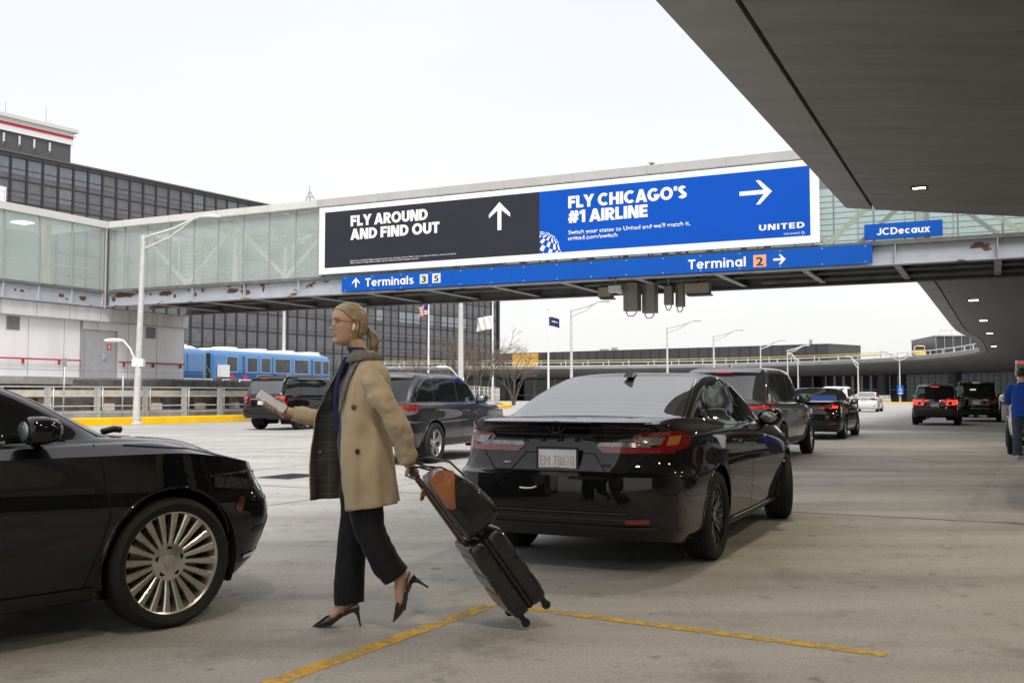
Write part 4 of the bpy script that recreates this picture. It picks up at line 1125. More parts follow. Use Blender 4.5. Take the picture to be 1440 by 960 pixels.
# ================================================================ street lamps
def lamp_post(base, h, arm, ang, label, rad=0.11, sub=None, lean=(0, 0), group="street lamps along the roadway", double=False, arm_rise=0.75):
    t = thing("street_lamp", label, "street lamp", base, ang, group)
    lx, ly = lean
    b_ = MB(); b_.tube([(0, 0, 0), (lx * .5, ly * .5, h * .5), (lx, ly, h)], [rad, rad * .8, rad * .55], 12); b_.build("pole", POLE, t, smooth=50)
    b_ = MB(); b_.lathe([(rad * 2, 0), (rad * 2, .06), (rad * 1.25, .1), (rad * 1.25, .3), (rad, .32)], 'z', 12); b_.build("base", POLE, t, smooth=40)
    for sg in ((1, -1) if double else (1,)):
        b_ = MB(); z1, z2 = h - .12, h - .62
        b_.tube([(lx, ly, z1), (lx + sg * arm * .5, ly, z1 + arm_rise * .55), (lx + sg * arm * .86, ly, h + arm_rise), (lx + sg * arm, ly, h + arm_rise + .02)], .045 + .00035 * base[1], 6)
        b_.tube([(lx, ly, z2), (lx + sg * arm * .45, ly, z2 + arm_rise * .72), (lx + sg * arm * .83, ly, h + arm_rise - .04)], .038 + .0003 * base[1], 6)
        b_.box(lx - .09, lx + .09, ly - .09, ly + .09, z1 - .08, z1 + .08); b_.box(lx - .09, lx + .09, ly - .09, ly + .09, z2 - .08, z2 + .08)
        b_.build("arm", POLE, t, smooth=50)
        b_ = MB(); c_ = Vector((lx + sg * (arm + .25), ly, h + arm_rise + .03))
        b_.loft([[c_ + Vector((sg * dx, w_ * math.cos(a), hh * math.sin(a) * (1 if math.sin(a) > 0 else .55))) for a in [2 * math.pi * q / 12 for q in range(12)]] for dx, w_, hh in ((-.50, .06, .06), (-.28, .15, .11), (0.05, .24, .17), (.32, .21, .14), (.48, .10, .06))], True, True)
        b_.build("luminaire", M("grey_luminaire", (0.45, 0.46, 0.46), 0.4), t, smooth=50)
    if sub:
        z_, l_, a_ = sub; dv = Vector((math.cos(a_), math.sin(a_), 0)); p0 = Vector((lx * z_ / h, ly * z_ / h, z_))
        b_ = MB(); b_.tube([p0 + Vector((0, 0, 0)) + dv * .1, p0 + dv * l_ * .45 + Vector((0, 0, .62)), p0 + dv * l_ * .72 + Vector((0, 0, .88)), p0 + dv * l_ + Vector((0, 0, .92))], .04, 8); b_.box(p0.x - .24, p0.x + .24, p0.y - .14, p0.y + .14, z_ - .16, z_ + .16); b_.build("low_arm", WHITEP, t, smooth=50)
        b_ = MB(); c_ = p0 + dv * (l_ + .18) + Vector((0, 0, .93)); sd_ = Vector((-dv.y, dv.x, 0))
        b_.loft([[c_ + dv * dx + sd_ * (w_ * math.cos(a)) + Vector((0, 0, hh * math.sin(a) * (1 if math.sin(a) > 0 else .6))) for a in [2 * math.pi * q / 12 for q in range(12)]] for dx, w_, hh in ((-.42, .05, .04), (-.2, .15, .10), (0.1, .18, .12), (.36, .14, .09), (.46, .05, .03))], True, True)
        b_.build("low_luminaire", WHITEP, t, smooth=50)
    return t
lamp_post(W(31.15, 32.75, 0), 8.15, 2.55, R(2), "big pale lamp post with a second low lamp, in front of the glass bridge", .16, (2.62, .85, R(178)), (-.0, 0.5))
lamp_post(W(56, 44.9, 0), 12.0, 2.4, R(10), "tall pale pole rising behind the blue train roof", .13)
lamp_post(W(65.8, 36.1, 0), 12.0, 2.4, R(10), "thick white pole with a low lamp beside the flagpoles", .24, (2.4, 1.2, R(178)))
for (u, y, h, a, l) in ((83.4, 34.35, 8.98, 2.9, "nearest lamp post seen past the bridge, right of the blue flag"), (110.4, 33.6, 8.99, 3.4, "lamp post rising above the dark sedan roof and the grey minivan"), (129.5, 33.1, 9.02, 3.4, "lamp post just right of the one above the minivan"), (156.4, 32.6, 9.0, 3.5, "fourth lamp post from the bridge, before the end of the far terminal"), (175.6, 32.0, 8.99, 3.4, "farthest single armed lamp post before the far terminal")):
    lamp_post(W(u, y, 0), h, a, R(8), l, .16)
lamp_post(Vector((58.4, 150, 0)), 6.95, 2.4, R(6), "double armed lamp post with a blue accessibility sign at its foot", .14, None, (0, 0), "street lamps along the roadway", True)
for (X, Y, h, l) in ((41.7, 120, 5.1, "short bare lamp pole left of the white saloon's roof"), (40.2, 140, 6.2, "thin lamp pole behind the black saloon's boot")):
    lamp_post(Vector((X, Y, 0)), h, 1.2, R(120), l, .12)
sg = thing("accessibility_sign", "blue accessibility sign panel on the double armed lamp post", "sign", (58.3, 149.7, 0), R(0))
b = MB(); b.box(-.5, .5, -.06, 0, 1.3, 2.65); b.build("sign_panel", BLUE_SIGN, sg)
b = MB(); b.lathe([(.09, 0), (.09, -.02), (0, -.02)], 'y', 12, (-.03, -.06, 2.48)); b.tube([(-.03, -.07, 2.36), (-.01, -.07, 2.08), (.19, -.07, 2.08), (.27, -.07, 1.82)], .045, 6); b.lathe([(.25, 0), (.25, -.02), (.18, -.02), (.18, 0)], 'y', 18, (-.01, -.06, 1.95)); b.box(-.3, .3, -.075, -.061, 1.42, 1.56)
b.build("symbol", LETTER, sg)
mi = thing("median_island", "yellow edged traffic island at the foot of the double armed lamp post", "traffic island", (58, 149, 0)); 
b = MB(); b.prism([(8 * math.cos(R(a)) + (-2), 1.7 * math.sin(R(a))) for a in range(0, 360, 15)], 'z', -.02, .2); b.build("island_top", CONC_W, mi)
b = MB(); b.prism([(8.2 * math.cos(R(a)) + (-2), 1.9 * math.sin(R(a))) for a in range(0, 360, 15)], 'z', -.02, .18); b.build("island_kerb", KERB_Y, mi)
for X_ in (-7.2, -2.9):
    t = thing("concrete_block", "grey concrete barrier block on the traffic island, " + ("left one" if X_ < -5 else "right one by the blue sign"), "barrier", (58 + X_, 148.5, .2))
    b = MB(); b.loft([[Vector((-1.2, -.35, z)) if 0 else Vector((sx * 1.2, sy * w_, z)) for sx, sy in ((-1, -1), (1, -1), (1, 1), (-1, 1))] for z, w_ in ((0, .4), (.3, .35), (.5, .22), (1.0, .18))], True, True, smooth=False); b.build("barrier", CONC_W, t)

# ================================================================ flagpoles
FW = WHITEP
def flagpole(base, h, fl, label, flag_label, ang, size, mats, pattern):
    t = thing("flagpole", label, "flagpole", base)
    b_ = MB(); b_.tube([(0, 0, 0), (0, 0, h)], [.13, .06], 8); b_.build("pole", FW, t, smooth=50)
    b_ = MB(); b_.lathe([(0, -.1), (.1, -.07), (.14, 0), (.1, .07), (0, .1)], 'z', 10, (0, 0, h + .1)); b_.build("finial", FW, t, smooth=60)
    f = thing("flag", flag_label, "flag", Vector(base) + Vector((0, 0, fl)), ang)
    w_, hh = size; nx, nz = 22, 13
    b_ = MB(); vs_ = [[b_.bm.verts.new((.08 + w_ * i / nx, .22 * math.sin(i * .75 + .25 * k_) * (i / nx) ** .6, -hh * k_ / nz - .28 * (i / nx) ** 1.5)) for k_ in range(nz + 1)] for i in range(nx + 1)]
    for i in range(nx):
        for k_ in range(nz):
            fc = b_.bm.faces.new((vs_[i][k_], vs_[i + 1][k_], vs_[i + 1][k_ + 1], vs_[i][k_ + 1])); fc.material_index = pattern(i / nx, k_, nz); fc.smooth = True
    o = b_.build("cloth", mats, f); s_ = o.modifiers.new("thickness", 'SOLIDIFY'); s_.thickness = .012
    return f
RED = M("flag_red", (0.45, 0.03, 0.04), 0.7); FWH = M("flag_white", (0.68, 0.68, 0.66), 0.7); FBL = M("flag_blue", (0.018, 0.03, 0.14), 0.7)
flagpole((-7.97, 95, 0), 10.0, 9.9, "white flagpole carrying the striped flag", "striped red and white flag with blue corner", R(160), (.95, 1.0), [RED, FWH, FBL], lambda x, k, n: 2 if (x < .4 and k < 7) else k % 2)
flagpole((-1.94, 100, 0), 10.5, 9.2, "white flagpole carrying the plain white flag", "white flag drooping in the wind", R(168), (1.55, 1.35), [FWH], lambda x, k, n: 0)
ff = flagpole((3.84, 105, 0), 10.2, 9.5, "white flagpole carrying the dark blue flag", "dark blue flag with a small white word band", R(-8), (1.1, .95), [FBL, FWH], lambda x, k, n: 1 if (.25 < x < .8 and k in (5, 6)) else 0)

# ================================================================ bare trees
BARK = M("grey_brown_bark", (0.115, 0.095, 0.078), 0.9, var=0.3, vscale=2)
def bare_tree(base, h, spread, label, seed, depth=6):
    t = thing("bare_tree", label, "tree", base, 0, "leafless trees beyond the railing")
    rg = random.Random(seed); tk = MB(); cr_ = MB()
    def grow(p, d, l, r, lev):
        q = p + d * l * .5 + Vector((rg.uniform(-1, 1), rg.uniform(-1, 1), 0)) * l * .06; e = q + (d + Vector((rg.uniform(-1, 1), rg.uniform(-1, 1), rg.uniform(-.2, .5))) * .16).normalized() * l * .5
        (tk if lev < 2 else cr_).tube([p, q, e], [r, r * .82, r * .62], 6 if lev < 2 else (4 if lev < 4 else 3), caps=False)
        if lev >= depth: return
        for k in range(rg.choice((2, 3, 3)) if lev < depth - 1 else 4):
            ax = Vector((rg.uniform(-1, 1), rg.uniform(-1, 1), rg.uniform(-1, 1))).normalized()
            nd = (Matrix.Rotation(R(rg.uniform(18, 48)), 3, ax) @ d); nd.z = nd.z * .85 + .12; nd.x *= spread; nd.y *= spread
            grow(e if k else q.lerp(e, .4), nd.normalized(), l * rg.uniform(.62, .86), max(.007, r * .58), lev + 1)
    for s in range(3):
        a = s * 2.1 + rg.uniform(0, 1)
        grow(Vector((0, 0, 0)) + Vector((math.cos(a), math.sin(a), 0)) * .06, Vector((math.cos(a) * .32, math.sin(a) * .32, 1)).normalized(), h * .27, h * .016, 0)
    tk.build("trunk", BARK, t, smooth=60); cr_.build("crown", M("brown_twigs", (0.135, 0.105, 0.085), 0.9), t)
bare_tree((-5.4, 92, 0), 8.6, 1.25, "bushy leafless tree between the flagpoles before the dark hotel", 5)
bare_tree((-3.0, 97, 0), 9.0, 1.25, "leafless tree directly before the right end of the hotel", 11)
bare_tree((-7.4, 90, 0), 6.3, 1.3, "lower leafless tree at the foot of the striped flag", 23)
bare_tree((0.2, 118, 0), 7.6, 1.2, "small leafless tree right of the hotel, before the yellow hoarding", 31)
# ================================================================ VEHICLES
def pchip(xs, ys, xq):
    xs = np.asarray(xs, float); ys = np.asarray(ys, float); xq = np.clip(np.asarray(xq, float), xs[0], xs[-1])
    if len(xs) == 1: return np.full(xq.shape, ys[0])
    h = np.diff(xs); dl = np.diff(ys, axis=0) / (h if ys.ndim == 1 else h[:, None]); n_ = len(xs)
    d_ = np.zeros_like(ys)
    if n_ == 2: d_[:] = dl[0]
    else:
        for k in range(1, n_ - 1):
            w1, w2 = 2 * h[k] + h[k - 1], h[k] + 2 * h[k - 1]; a, b_ = dl[k - 1], dl[k]
            with np.errstate(divide='ignore', invalid='ignore'):
                v = np.where(a * b_ > 0, (w1 + w2) / (w1 / np.where(a == 0, 1, a) + w2 / np.where(b_ == 0, 1, b_)), 0)
            d_[k] = v
        d_[0] = dl[0]; d_[-1] = dl[-1]
    i = np.clip(np.searchsorted(xs, xq, side='right') - 1, 0, n_ - 2); t = (xq - xs[i]) / h[i]
    if ys.ndim > 1: t = t[:, None]; hh = h[i][:, None]
    else: hh = h[i]
    return (2 * t**3 - 3 * t**2 + 1) * ys[i] + (t**3 - 2 * t**2 + t) * hh * d_[i] + (-2 * t**3 + 3 * t**2) * ys[i + 1] + (t**3 - t**2) * hh * d_[i + 1]
def curve(pts, xq):
    if isinstance(pts, (int, float)): return np.full(np.shape(xq), float(pts))
    return pchip([p[0] for p in pts], [p[1] for p in pts], xq)

def body_grid(levels, csub=6, lsub=5):
    """levels: bottom to top, each (xr, xf, rr, rf, halfwidth curve, height curve, crease flag) -> grid of points, rows = levels"""
    rows = []
    for xr, xf, rr, rf, wc, zc, cr_ in levels:
        X, Yf = [], []
        for fx, fy in ((0, 0), (.05, .5), (.28, .84), (.74, .975), (1.3, 1.0)): X.append(xr + rr * fx); Yf.append(fy)
        a, b_ = xr + 1.3 * rr, xf - 1.3 * rf
        for s in (.125, .25, .375, .5, .625, .75, .875): X.append(a + (b_ - a) * s); Yf.append(1.0)
        for fx, fy in ((1.3, 1.0), (.74, .975), (.28, .84), (.05, .5), (0, 0)): X.append(xf - rf * fx); Yf.append(fy)
        X = np.array(X); Yf = np.array(Yf)
        xm = X.copy(); xm[:5] = np.maximum(X[:5], X[3]); xm[-5:] = np.minimum(X[-5:], X[-4])
        Y = Yf * curve(wc, xm); Z = curve(zc, X)
        rows.append(np.stack([X, Y, Z], 1))
    n_ = rows[0].shape[0]; tq = np.linspace(0, n_ - 1, (n_ - 1) * csub + 1)
    fine = np.array([pchip(np.arange(n_), r_, tq) for r_ in rows])        # levels x cols x 3
    nl = len(levels); seg = [0] + [i for i in range(1, nl - 1) if levels[i][6]] + [nl - 1]
    outr = []
    for a, b_ in zip(seg, seg[1:]):
        blk = fine[a:b_ + 1]
        dist = np.linalg.norm(np.diff(blk, axis=0), axis=2).mean(1); tt = np.concatenate([[0], np.cumsum(np.maximum(dist, 1e-4))])
        q = np.concatenate([np.linspace(tt[i], tt[i + 1], lsub + 1)[:-1] for i in range(len(tt) - 1)] + [[tt[-1]]])
        flat = blk.reshape(len(blk), -1); ev = pchip(tt, flat, q).reshape(len(q), -1, 3)
        outr.append(ev if a == 0 else ev[1:])
    return np.concatenate(outr, 0)

def body_bmesh(levels, csub=6, lsub=5):
    gdt = body_grid(levels, csub, lsub); bm = bmesh.new(); nr, nc, _ = gdt.shape
    L_ = [[bm.verts.new((p[0], max(p[1], 0), p[2])) for p in r_] for r_ in gdt]
    Rr = [[bm.verts.new((p[0], -max(p[1], 0), p[2])) for p in r_] for r_ in gdt]
    for i in range(nr - 1):
        for k in range(nc - 1):
            bm.faces.new((L_[i][k], L_[i][k + 1], L_[i + 1][k + 1], L_[i + 1][k])); bm.faces.new((Rr[i][k + 1], Rr[i][k], Rr[i + 1][k], Rr[i + 1][k + 1]))
    for k in range(nc - 1): bm.faces.new((Rr[0][k], Rr[0][k + 1], L_[0][k + 1], L_[0][k]))
    bmesh.ops.remove_doubles(bm, verts=bm.verts, dist=2e-4)
    bmesh.ops.dissolve_degenerate(bm, edges=bm.edges, dist=1e-5)
    bmesh.ops.recalc_face_normals(bm, faces=bm.faces)
    for f in bm.faces: f.smooth = True
    return bm
def cut_arch(bm, cx, cz, r, side, n=26, z_lo=-1):
    """cut a round wheel opening out of one side of the shell"""
    fs = [f for f in bm.faces if f.calc_center_median().y * side > .30 and abs(f.calc_center_median().x - cx) < r + .25 and f.calc_center_median().z < cz + r + .25]
    for k in range(n):
        a = 2 * math.pi * (k + .5) / n; nrm = Vector((math.cos(a), 0, math.sin(a)))
        if nrm.z < -.9 and False: continue
        co = Vector((cx, 0, cz)) + nrm * r
        geom = list({e for f in fs for e in f.edges}) + list({v for f in fs for v in f.verts}) + fs
        res = bmesh.ops.bisect_plane(bm, geom=geom, dist=1e-5, plane_co=co, plane_no=nrm)
        cand = [g_ for g_ in res['geom'] if isinstance(g_, bmesh.types.BMFace)]
        fs = [f for f in cand if f.is_valid and (f.calc_center_median() - co).dot(nrm) < 0]
    bmesh.ops.delete(bm, geom=[f for f in fs if f.is_valid], context='FACES')

def rounded(poly, r, n=4):
    res = []; m_n = len(poly)
    for i in range(m_n):
        p = Vector(poly[i][:2]); a = Vector(poly[i - 1][:2]); c = Vector(poly[(i + 1) % m_n][:2])
        rr = poly[i][2] if len(poly[i]) > 2 else r
        da, dc = (a - p), (c - p); k = min(rr, da.length * .45, dc.length * .45)
        if k < 1e-4: res.append(tuple(p)); continue
        s, e = p + da.normalized() * k, p + dc.normalized() * k
        for q in range(n + 1):
            t = q / n; res.append(tuple(s * (1 - t) ** 2 + p * 2 * t * (1 - t) + e * t * t))
    return res
class Shell:
    def __init__(self, bm): self.tree = BVHTree.FromBMesh(bm)
    def hit(self, o, d_):
        h = self.tree.ray_cast(o, d_)
        if h[0] is None:          # the ray misses the shell: take the surface point closest to the ray
            best = None
            for k in range(200):
                c = self.tree.find_nearest(o + d_ * (k * .04))
                if c[0] is None: continue
                if best is not None and best[3] - c[3] < .012 and best[3] < 1.0: break
                best = c
            h = best
        return h[0], h[1]
    def project(self, mb, poly, proj, off=0.004, step=0.06, thick=0.0, mi=0):
        """lay a 2D outline onto the shell; proj 'left','right' (x,z) | 'rear','front' (y,z) | 'top' (x,y) | an angle in degrees: view direction in the ground plane, (u,z)"""
        bm = bmesh.new()
        if proj in ('left', 'right'):
            s = 1 if proj == 'left' else -1; mk = lambda p: Vector((p[0], s * 3, p[1])); d_ = Vector((0, -s, 0)); ax = ((1, 0, 0), (0, 0, 1))
        elif proj in ('rear', 'front'):
            s = -1 if proj == 'rear' else 1; mk = lambda p: Vector((s * 5, p[0], p[1])); d_ = Vector((-s, 0, 0)); ax = ((0, 1, 0), (0, 0, 1))
        elif proj == 'top':
            mk = lambda p: Vector((p[0], p[1], 4)); d_ = Vector((0, 0, -1)); ax = ((1, 0, 0), (0, 1, 0))
        else:
            a = R(proj); d_ = Vector((math.cos(a), math.sin(a), 0)); uu = Vector((-math.sin(a), math.cos(a), 0)); mk = lambda p: uu * p[0] + Vector((0, 0, p[1])) - d_ * 6; ax = (tuple(uu), (0, 0, 1))
        vs_ = [bm.verts.new(mk(p)) for p in poly]
        bm.faces.new(vs_)
        for i_, axis in enumerate(ax):
            A_ = Vector(axis); vals = [v.co.dot(A_) for v in vs_]; lo, hi = min(vals), max(vals); k = int((hi - lo) / step)
            for q in range(1, k + 1):
                co = A_ * (lo + (hi - lo) * q / (k + 1))
                bmesh.ops.bisect_plane(bm, geom=bm.faces[:] + bm.edges[:] + bm.verts[:], dist=1e-6, plane_co=co, plane_no=A_)
        bmesh.ops.triangulate(bm, faces=[f for f in bm.faces if len(f.verts) > 4])
        mp_ = {}
        for v in bm.verts:
            p, n_ = self.hit(v.co.copy(), d_)
            if n_.dot(d_) > 0: n_ = -n_
            mp_[v.index if v.index >= 0 else id(v)] = None
            v.co = p + n_ * off
        nm = {}
        for v in bm.verts: nm[v] = mb.bm.verts.new(v.co)
        for f in bm.faces:
            try: nf = mb.bm.faces.new([nm[v] for v in f.verts])
            except ValueError: continue
            nf.normal_update()
            if nf.normal.dot(d_) > 0: nf.normal_flip()
            nf.material_index = mi; nf.smooth = True
        bm.free()
    def line(self, mb, pts, w, proj, off=0.004, mi=0, step=0.08):
        for p, q in zip(pts, pts[1:]):
            p, q = Vector(p), Vector(q); t = (q - p).normalized(); n_ = Vector((-t.y, t.x)) * w / 2; e = t * w * .4
            self.project(mb, [tuple(p - e + n_), tuple(p - e - n_), tuple(q + e - n_), tuple(q + e + n_)], proj, off, step, mi=mi)
def sheet(shell, name, polys, proj, mat, parent, off=0.004, step=0.06, thick=0.006):
    mb = MB()
    for p in polys: shell.project(mb, p, proj, off, step)
    o = mb.build(name, mat, parent, keep_normals=True)
    for p in o.data.polygons: p.use_smooth = True
    return o
def lines(shell, name, plist, w, proj, mat, parent, off=0.003):
    mb = MB()
    for pts in plist: shell.line(mb, pts, w, proj, off)
    return mb.build(name, mat, parent, keep_normals=True)

TYRE = M("tyre_rubber", (0.0065, 0.0065, 0.0065), 0.75, var=0.3, vscale=20)
ALLOY = M("silver_alloy", (0.52, 0.52, 0.53), 0.28, 0.9, var=0.1)
ALLOY_W = M("bright_polished_alloy", (0.64, 0.62, 0.58), 0.30, 0.92, var=0.15, vscale=8)
ALLOY_K = M("black_alloy", (0.012, 0.012, 0.013), 0.25, 0.3, coat=0.6)
DISC = M("brake_disc", (0.16, 0.15, 0.14), 0.4, 0.8)
CHROME = M("chrome_trim", (0.72, 0.73, 0.75), 0.12, 1.0)
GLASSK = M("tinted_car_glass", (0.010, 0.012, 0.013), 0.02, spec=0.65)
GLASSB = M("sky_reflecting_rear_glass", (0.022, 0.026, 0.028), 0.02, ior=5.0)
LAMP_R = M("red_lamp_lens", (0.17, 0.004, 0.007), 0.12, coat=0.8, spec=0.6)
LAMP_RON = lamp_mat("lit_brake_lamp", (1.0, 0.05, 0.03), 1.7, (0.5, 0.02, 0.02))
LAMP_RDIM = lamp_mat("lit_tail_lamp", (0.9, 0.03, 0.03), 0.35, (0.45, 0.012, 0.015))
LAMP_CL = M("clear_lamp_lens", (0.20, 0.20, 0.21), 0.1, 0.4, coat=0.8, var=0.4, vscale=25)
HEADL = M("dark_headlight_lens", (0.05, 0.053, 0.06), 0.06, 0.2, coat=1.0, var=.6, vscale=30)
LAMP_AM = M("amber_lamp_lens", (0.36, 0.15, 0.03), 0.15, coat=0.8)
PLATE = M("pale_plate", (0.62, 0.68, 0.74), 0.35, var=0.06, vscale=6)
PLATE_T = M("plate_digits", (0.50, 0.34, 0.31), 0.5)
GLOSSK = M("gloss_black_trim", (0.006, 0.006, 0.007), 0.06, coat=1.0)
SEAM = M("shut_line", (0.002, 0.002, 0.002), 0.8)
GREYTRIM = M("dark_grey_trim", (0.035, 0.035, 0.037), 0.5)
WELL = M("wheel_well_black", (0.004, 0.004, 0.004), 0.9)

def spoke_ring(mb, n, r0, r1, w0, w1, y0, y1, th=0.03, phase=0.0, taper_mid=None):
    for k in range(n):
        a = phase + 2 * math.pi * k / n; ca, sa = math.cos(a), math.sin(a)
        secs = [(r0, w0, y0), ((r0 + r1) / 2, (w0 + w1) / 2 if taper_mid is None else taper_mid, (y0 + y1) / 2 + .004), (r1, w1, y1)]
        rings = []
        for r_, w_, y_ in secs:
            pts = [(-w_ / 2, -th), (w_ / 2, -th), (w_ / 2, -.006), (w_ * .32, 0), (-w_ * .32, 0), (-w_ / 2, -.006)]
            rings.append([Vector((r_ * ca - p[0] * sa, y_ + p[1], r_ * sa + p[0] * ca)) for p in pts])
        mb.loft(rings, True, True, smooth=False)
def make_wheel(parent, x, y, Rt, wt, rr, style, steer=0.0, low=False):
    """wheel part: tyre mesh with its rim as a child; outer face towards +y of the wheel"""
    mb = MB(); n = 28 if low else 48; h = wt / 2
    prof = [(rr - .012, -h * .82), (rr + .01, -h * .95), ((rr + Rt) / 2, -h), (Rt - .02, -h * .92), (Rt - .004, -h * .78), (Rt, -h * .6)]
    for gy in (-.3, 0, .3): prof += [(Rt, h * (gy - .06)), (Rt - .008, h * (gy - .05)), (Rt - .008, h * (gy + .05)), (Rt, h * (gy + .06))]
    prof += [(Rt, h * .6), (Rt - .004, h * .78), (Rt - .02, h * .92), ((rr + Rt) / 2, h), (rr + .01, h * .95), (rr - .012, h * .82)]
    mb.lathe(prof, 'y', n)
    t = mb.build("wheel", TYRE, parent, smooth=35)
    t.location = (x, y, Rt); t.rotation_euler.z = (0 if y > 0 else math.pi) + steer
    rb = MB(); f = h * .80
    rb.lathe([(rr - .03, -h * .8), (rr - .035, f - .05), (rr - .02, f - .01), (rr - .004, f), (rr + .008, f + .006), (rr + .012, f - .012), (rr, f - .05)], 'y', n)
    hub = .055
    if style == 'fin':       # many tapering fins
        spoke_ring(rb, 20, .075, rr - .012, .020, .046, f - .045, f - .012, .04, 0.08, .030)
        rb.lathe([(0, f - .022), (.035, f - .022), (.038, f - .03), (.10, f - .042), (.105, f - .08)], 'y', 32)
        for k in range(5):
            a = 2 * math.pi * k / 5 + .3; rb.mi = 1; rb.lathe([(.016, f - .06), (.016, f - .036), (0, f - .036)], 'y', 10, (.07 * math.cos(a), 0, .07 * math.sin(a))); rb.mi = 0
        m = [ALLOY_W, WELL]
    elif style == 'black':
        for k in range(5):
            a = 2 * math.pi * k / 5
            spoke_ring(rb, 1, .05, rr - .012, .05, .026, f - .035, f - .012, .03, a - .16); spoke_ring(rb, 1, .05, rr - .012, .05, .026, f - .035, f - .012, .03, a + .16)
            spoke_ring(rb, 1, .12, rr - .012, .022, .022, f - .033, f - .012, .03, a + .48); spoke_ring(rb, 1, .12, rr - .012, .022, .022, f - .033, f - .012, .03, a - .42)
        rb.lathe([(0, f - .02), (.045, f - .02), (.05, f - .035), (.085, f - .04), (.09, f - .08)], 'y', 24); m = [ALLOY_K, WELL]
    else:                     # five split spokes
        for k in range(5):
            a = 2 * math.pi * k / 5 + .2
            spoke_ring(rb, 1, .05, rr - .012, .048, .034, f - .04, f - .01, .03, a - .17); spoke_ring(rb, 1, .05, rr - .012, .048, .034, f - .04, f - .01, .03, a + .17)
        rb.lathe([(0, f - .02), (.04, f - .02), (.045, f - .035), (.08, f - .045), (.085, f - .08)], 'y', 24); m = [ALLOY if style == 'silver' else ALLOY_K, WELL]
    rim = rb.build("rim", m, t, smooth=32)
    db = MB(); db.lathe([(0, -.02), (rr * .72, -.02), (rr * .72, .0), (rr * .3, .005), (0, .005)], 'y', 32); db.mi = 1; db.lathe([(rr - .04, -.03), (0, -.03)], 'y', 24)
    db.build("brake_disc", [DISC, WELL], t, smooth=40)
    return t
def mirror_part(parent, x, y, z, side, paint, s=1.0, glass=True):
    mb = MB(); secs = []
    for dx, hy, hz in ((-.10, .085, .062), (-.075, .105, .078), (0.0, .108, .080), (.06, .085, .066), (.095, .045, .04)):
        secs.append([Vector((x + dx * s, y + side * (.13 * s) + side * hy * s * math.copysign(abs(math.cos(a)) ** .7, math.cos(a)), z + hz * s * math.copysign(abs(math.sin(a)) ** .7, math.sin(a)))) for a in [2 * math.pi * k / 16 for k in range(16)]])
    mb.loft(secs, True, True)
    o = mb.build("mirror", paint, parent, smooth=60)
    mb = MB(); mb.loft([[Vector((x - .103 * s - .003 * q, y + side * .13 * s + side * .074 * s * math.cos(a), z + .052 * s * math.sin(a))) for a in [2 * math.pi * k / 16 for k in range(16)]] for q in (0, 1)], True, True); mb.build("mirror_glass", M("mirror_glass", (0.30, 0.37, 0.37), 0.12, 0.5), o)  # pale teal reflection is put into the glass colour
    mb = MB(); mb.tube([(x + .03, y - side * .06, z - .06 * s), (x + .02, y + side * .06, z - .045 * s)], .028 * s, 8); mb.build("mirror_stalk", BLACKP, o, smooth=50)
    return o
def handle_parts(shell, parent, xs, zf, paint, side):
    for x in xs:
        z = zf(x) if callable(zf) else zf
        p, n_ = shell.hit(Vector((x, side * 3, z)), Vector((0, -side, 0)))
        mb = MB(); mb.tube([(x - .10, p.y - side * .002, z), (x - .08, p.y + side * .035, z), (x + .08, p.y + side * .035, z), (x + .10, p.y - side * .002, z)], .014, 8); mb.build("door_handle", paint, parent, smooth=60)

def finish_body(bm, wheels, paint, parent, arch_r, lin_in=.40):
    """cut the four wheel openings, link the shell, add wells"""
    sh = Shell(bm)
    for x in wheels:
        for s in (1, -1): cut_arch(bm, x[0], x[1], arch_r, s)
    me = bpy.data.meshes.new("body"); bm.to_mesh(me); bm.free()
    for p in me.polygons: p.use_smooth = True
    me.set_sharp_from_angle(angle=R(38)); me.materials.append(paint)
    o = bpy.data.objects.new("body", me); col.objects.link(o); o.parent = parent
    for x, z in wheels:
        for s in (1, -1):
            p, n_ = sh.hit(Vector((x, s * 3, z + arch_r + .02)), Vector((0, -s, 0)))
            yo = abs(p.y)
            mb = MB(); rw_ = arch_r + .012; rings = []
            for y_ in (s * lin_in, s * (yo - .035)):
                rings.append([Vector((x + rw_ * math.cos(R(a)), y_, max(z + rw_ * math.sin(R(a)), .20))) for a in np.linspace(-30, 210, 33)])
            A_, B_ = mb.loft(rings, False, False)
            mb.bm.faces.new(A_)
            mb.build("wheel_well", WELL, parent, smooth=60)
            lip = MB(); pts = []
            for a in np.linspace(-25, 205, 40):
                px_, pz_ = x + arch_r * math.cos(R(a)), z + arch_r * math.sin(R(a))
                q, n2 = sh.hit(Vector((px_ + .012 * math.cos(R(a)), s * 3, pz_ + .012 * math.sin(R(a)))), Vector((0, -s, 0)))
                pts.append((px_, q.y - s * .004, pz_))
            lip.tube(pts, .011, 6); lip.build("arch_lip", paint, parent, smooth=60)
    return o, sh
def plate_part(parent, x, y, z, proj_n, txt, w=.305, h=.152, frame=True):
    """licence plate facing -x"""
    mb = MB(); mb.box(x - .006, x, y - w / 2, y + w / 2, z - h / 2, z + h / 2); pl = mb.build("licence_plate", PLATE, parent, bevel=.003)
    if frame:
        mb = MB()
        for (y0, y1, z0, z1) in ((-w / 2 - .01, w / 2 + .01, h / 2 - .006, h / 2 + .01), (-w / 2 - .01, w / 2 + .01, -h / 2 - .01, -h / 2 + .006), (-w / 2 - .01, -w / 2 + .006, -h / 2 + .006, h / 2 - .006), (w / 2 - .006, w / 2 + .01, -h / 2 + .006, h / 2 - .006)):
            mb.box(x - .010, x + .002, y + y0, y + y1, z + z0, z + z1)
        mb.build("plate_frame", BLACKP, pl)
    if txt: text_mesh("plate_lettering", txt, (y + w * .43, y - w * .43, z - h * .30, z + h * .18), x - .0065, PLATE_T, pl, 0.0, .0015)
    return pl
def crease_line(*a): return a

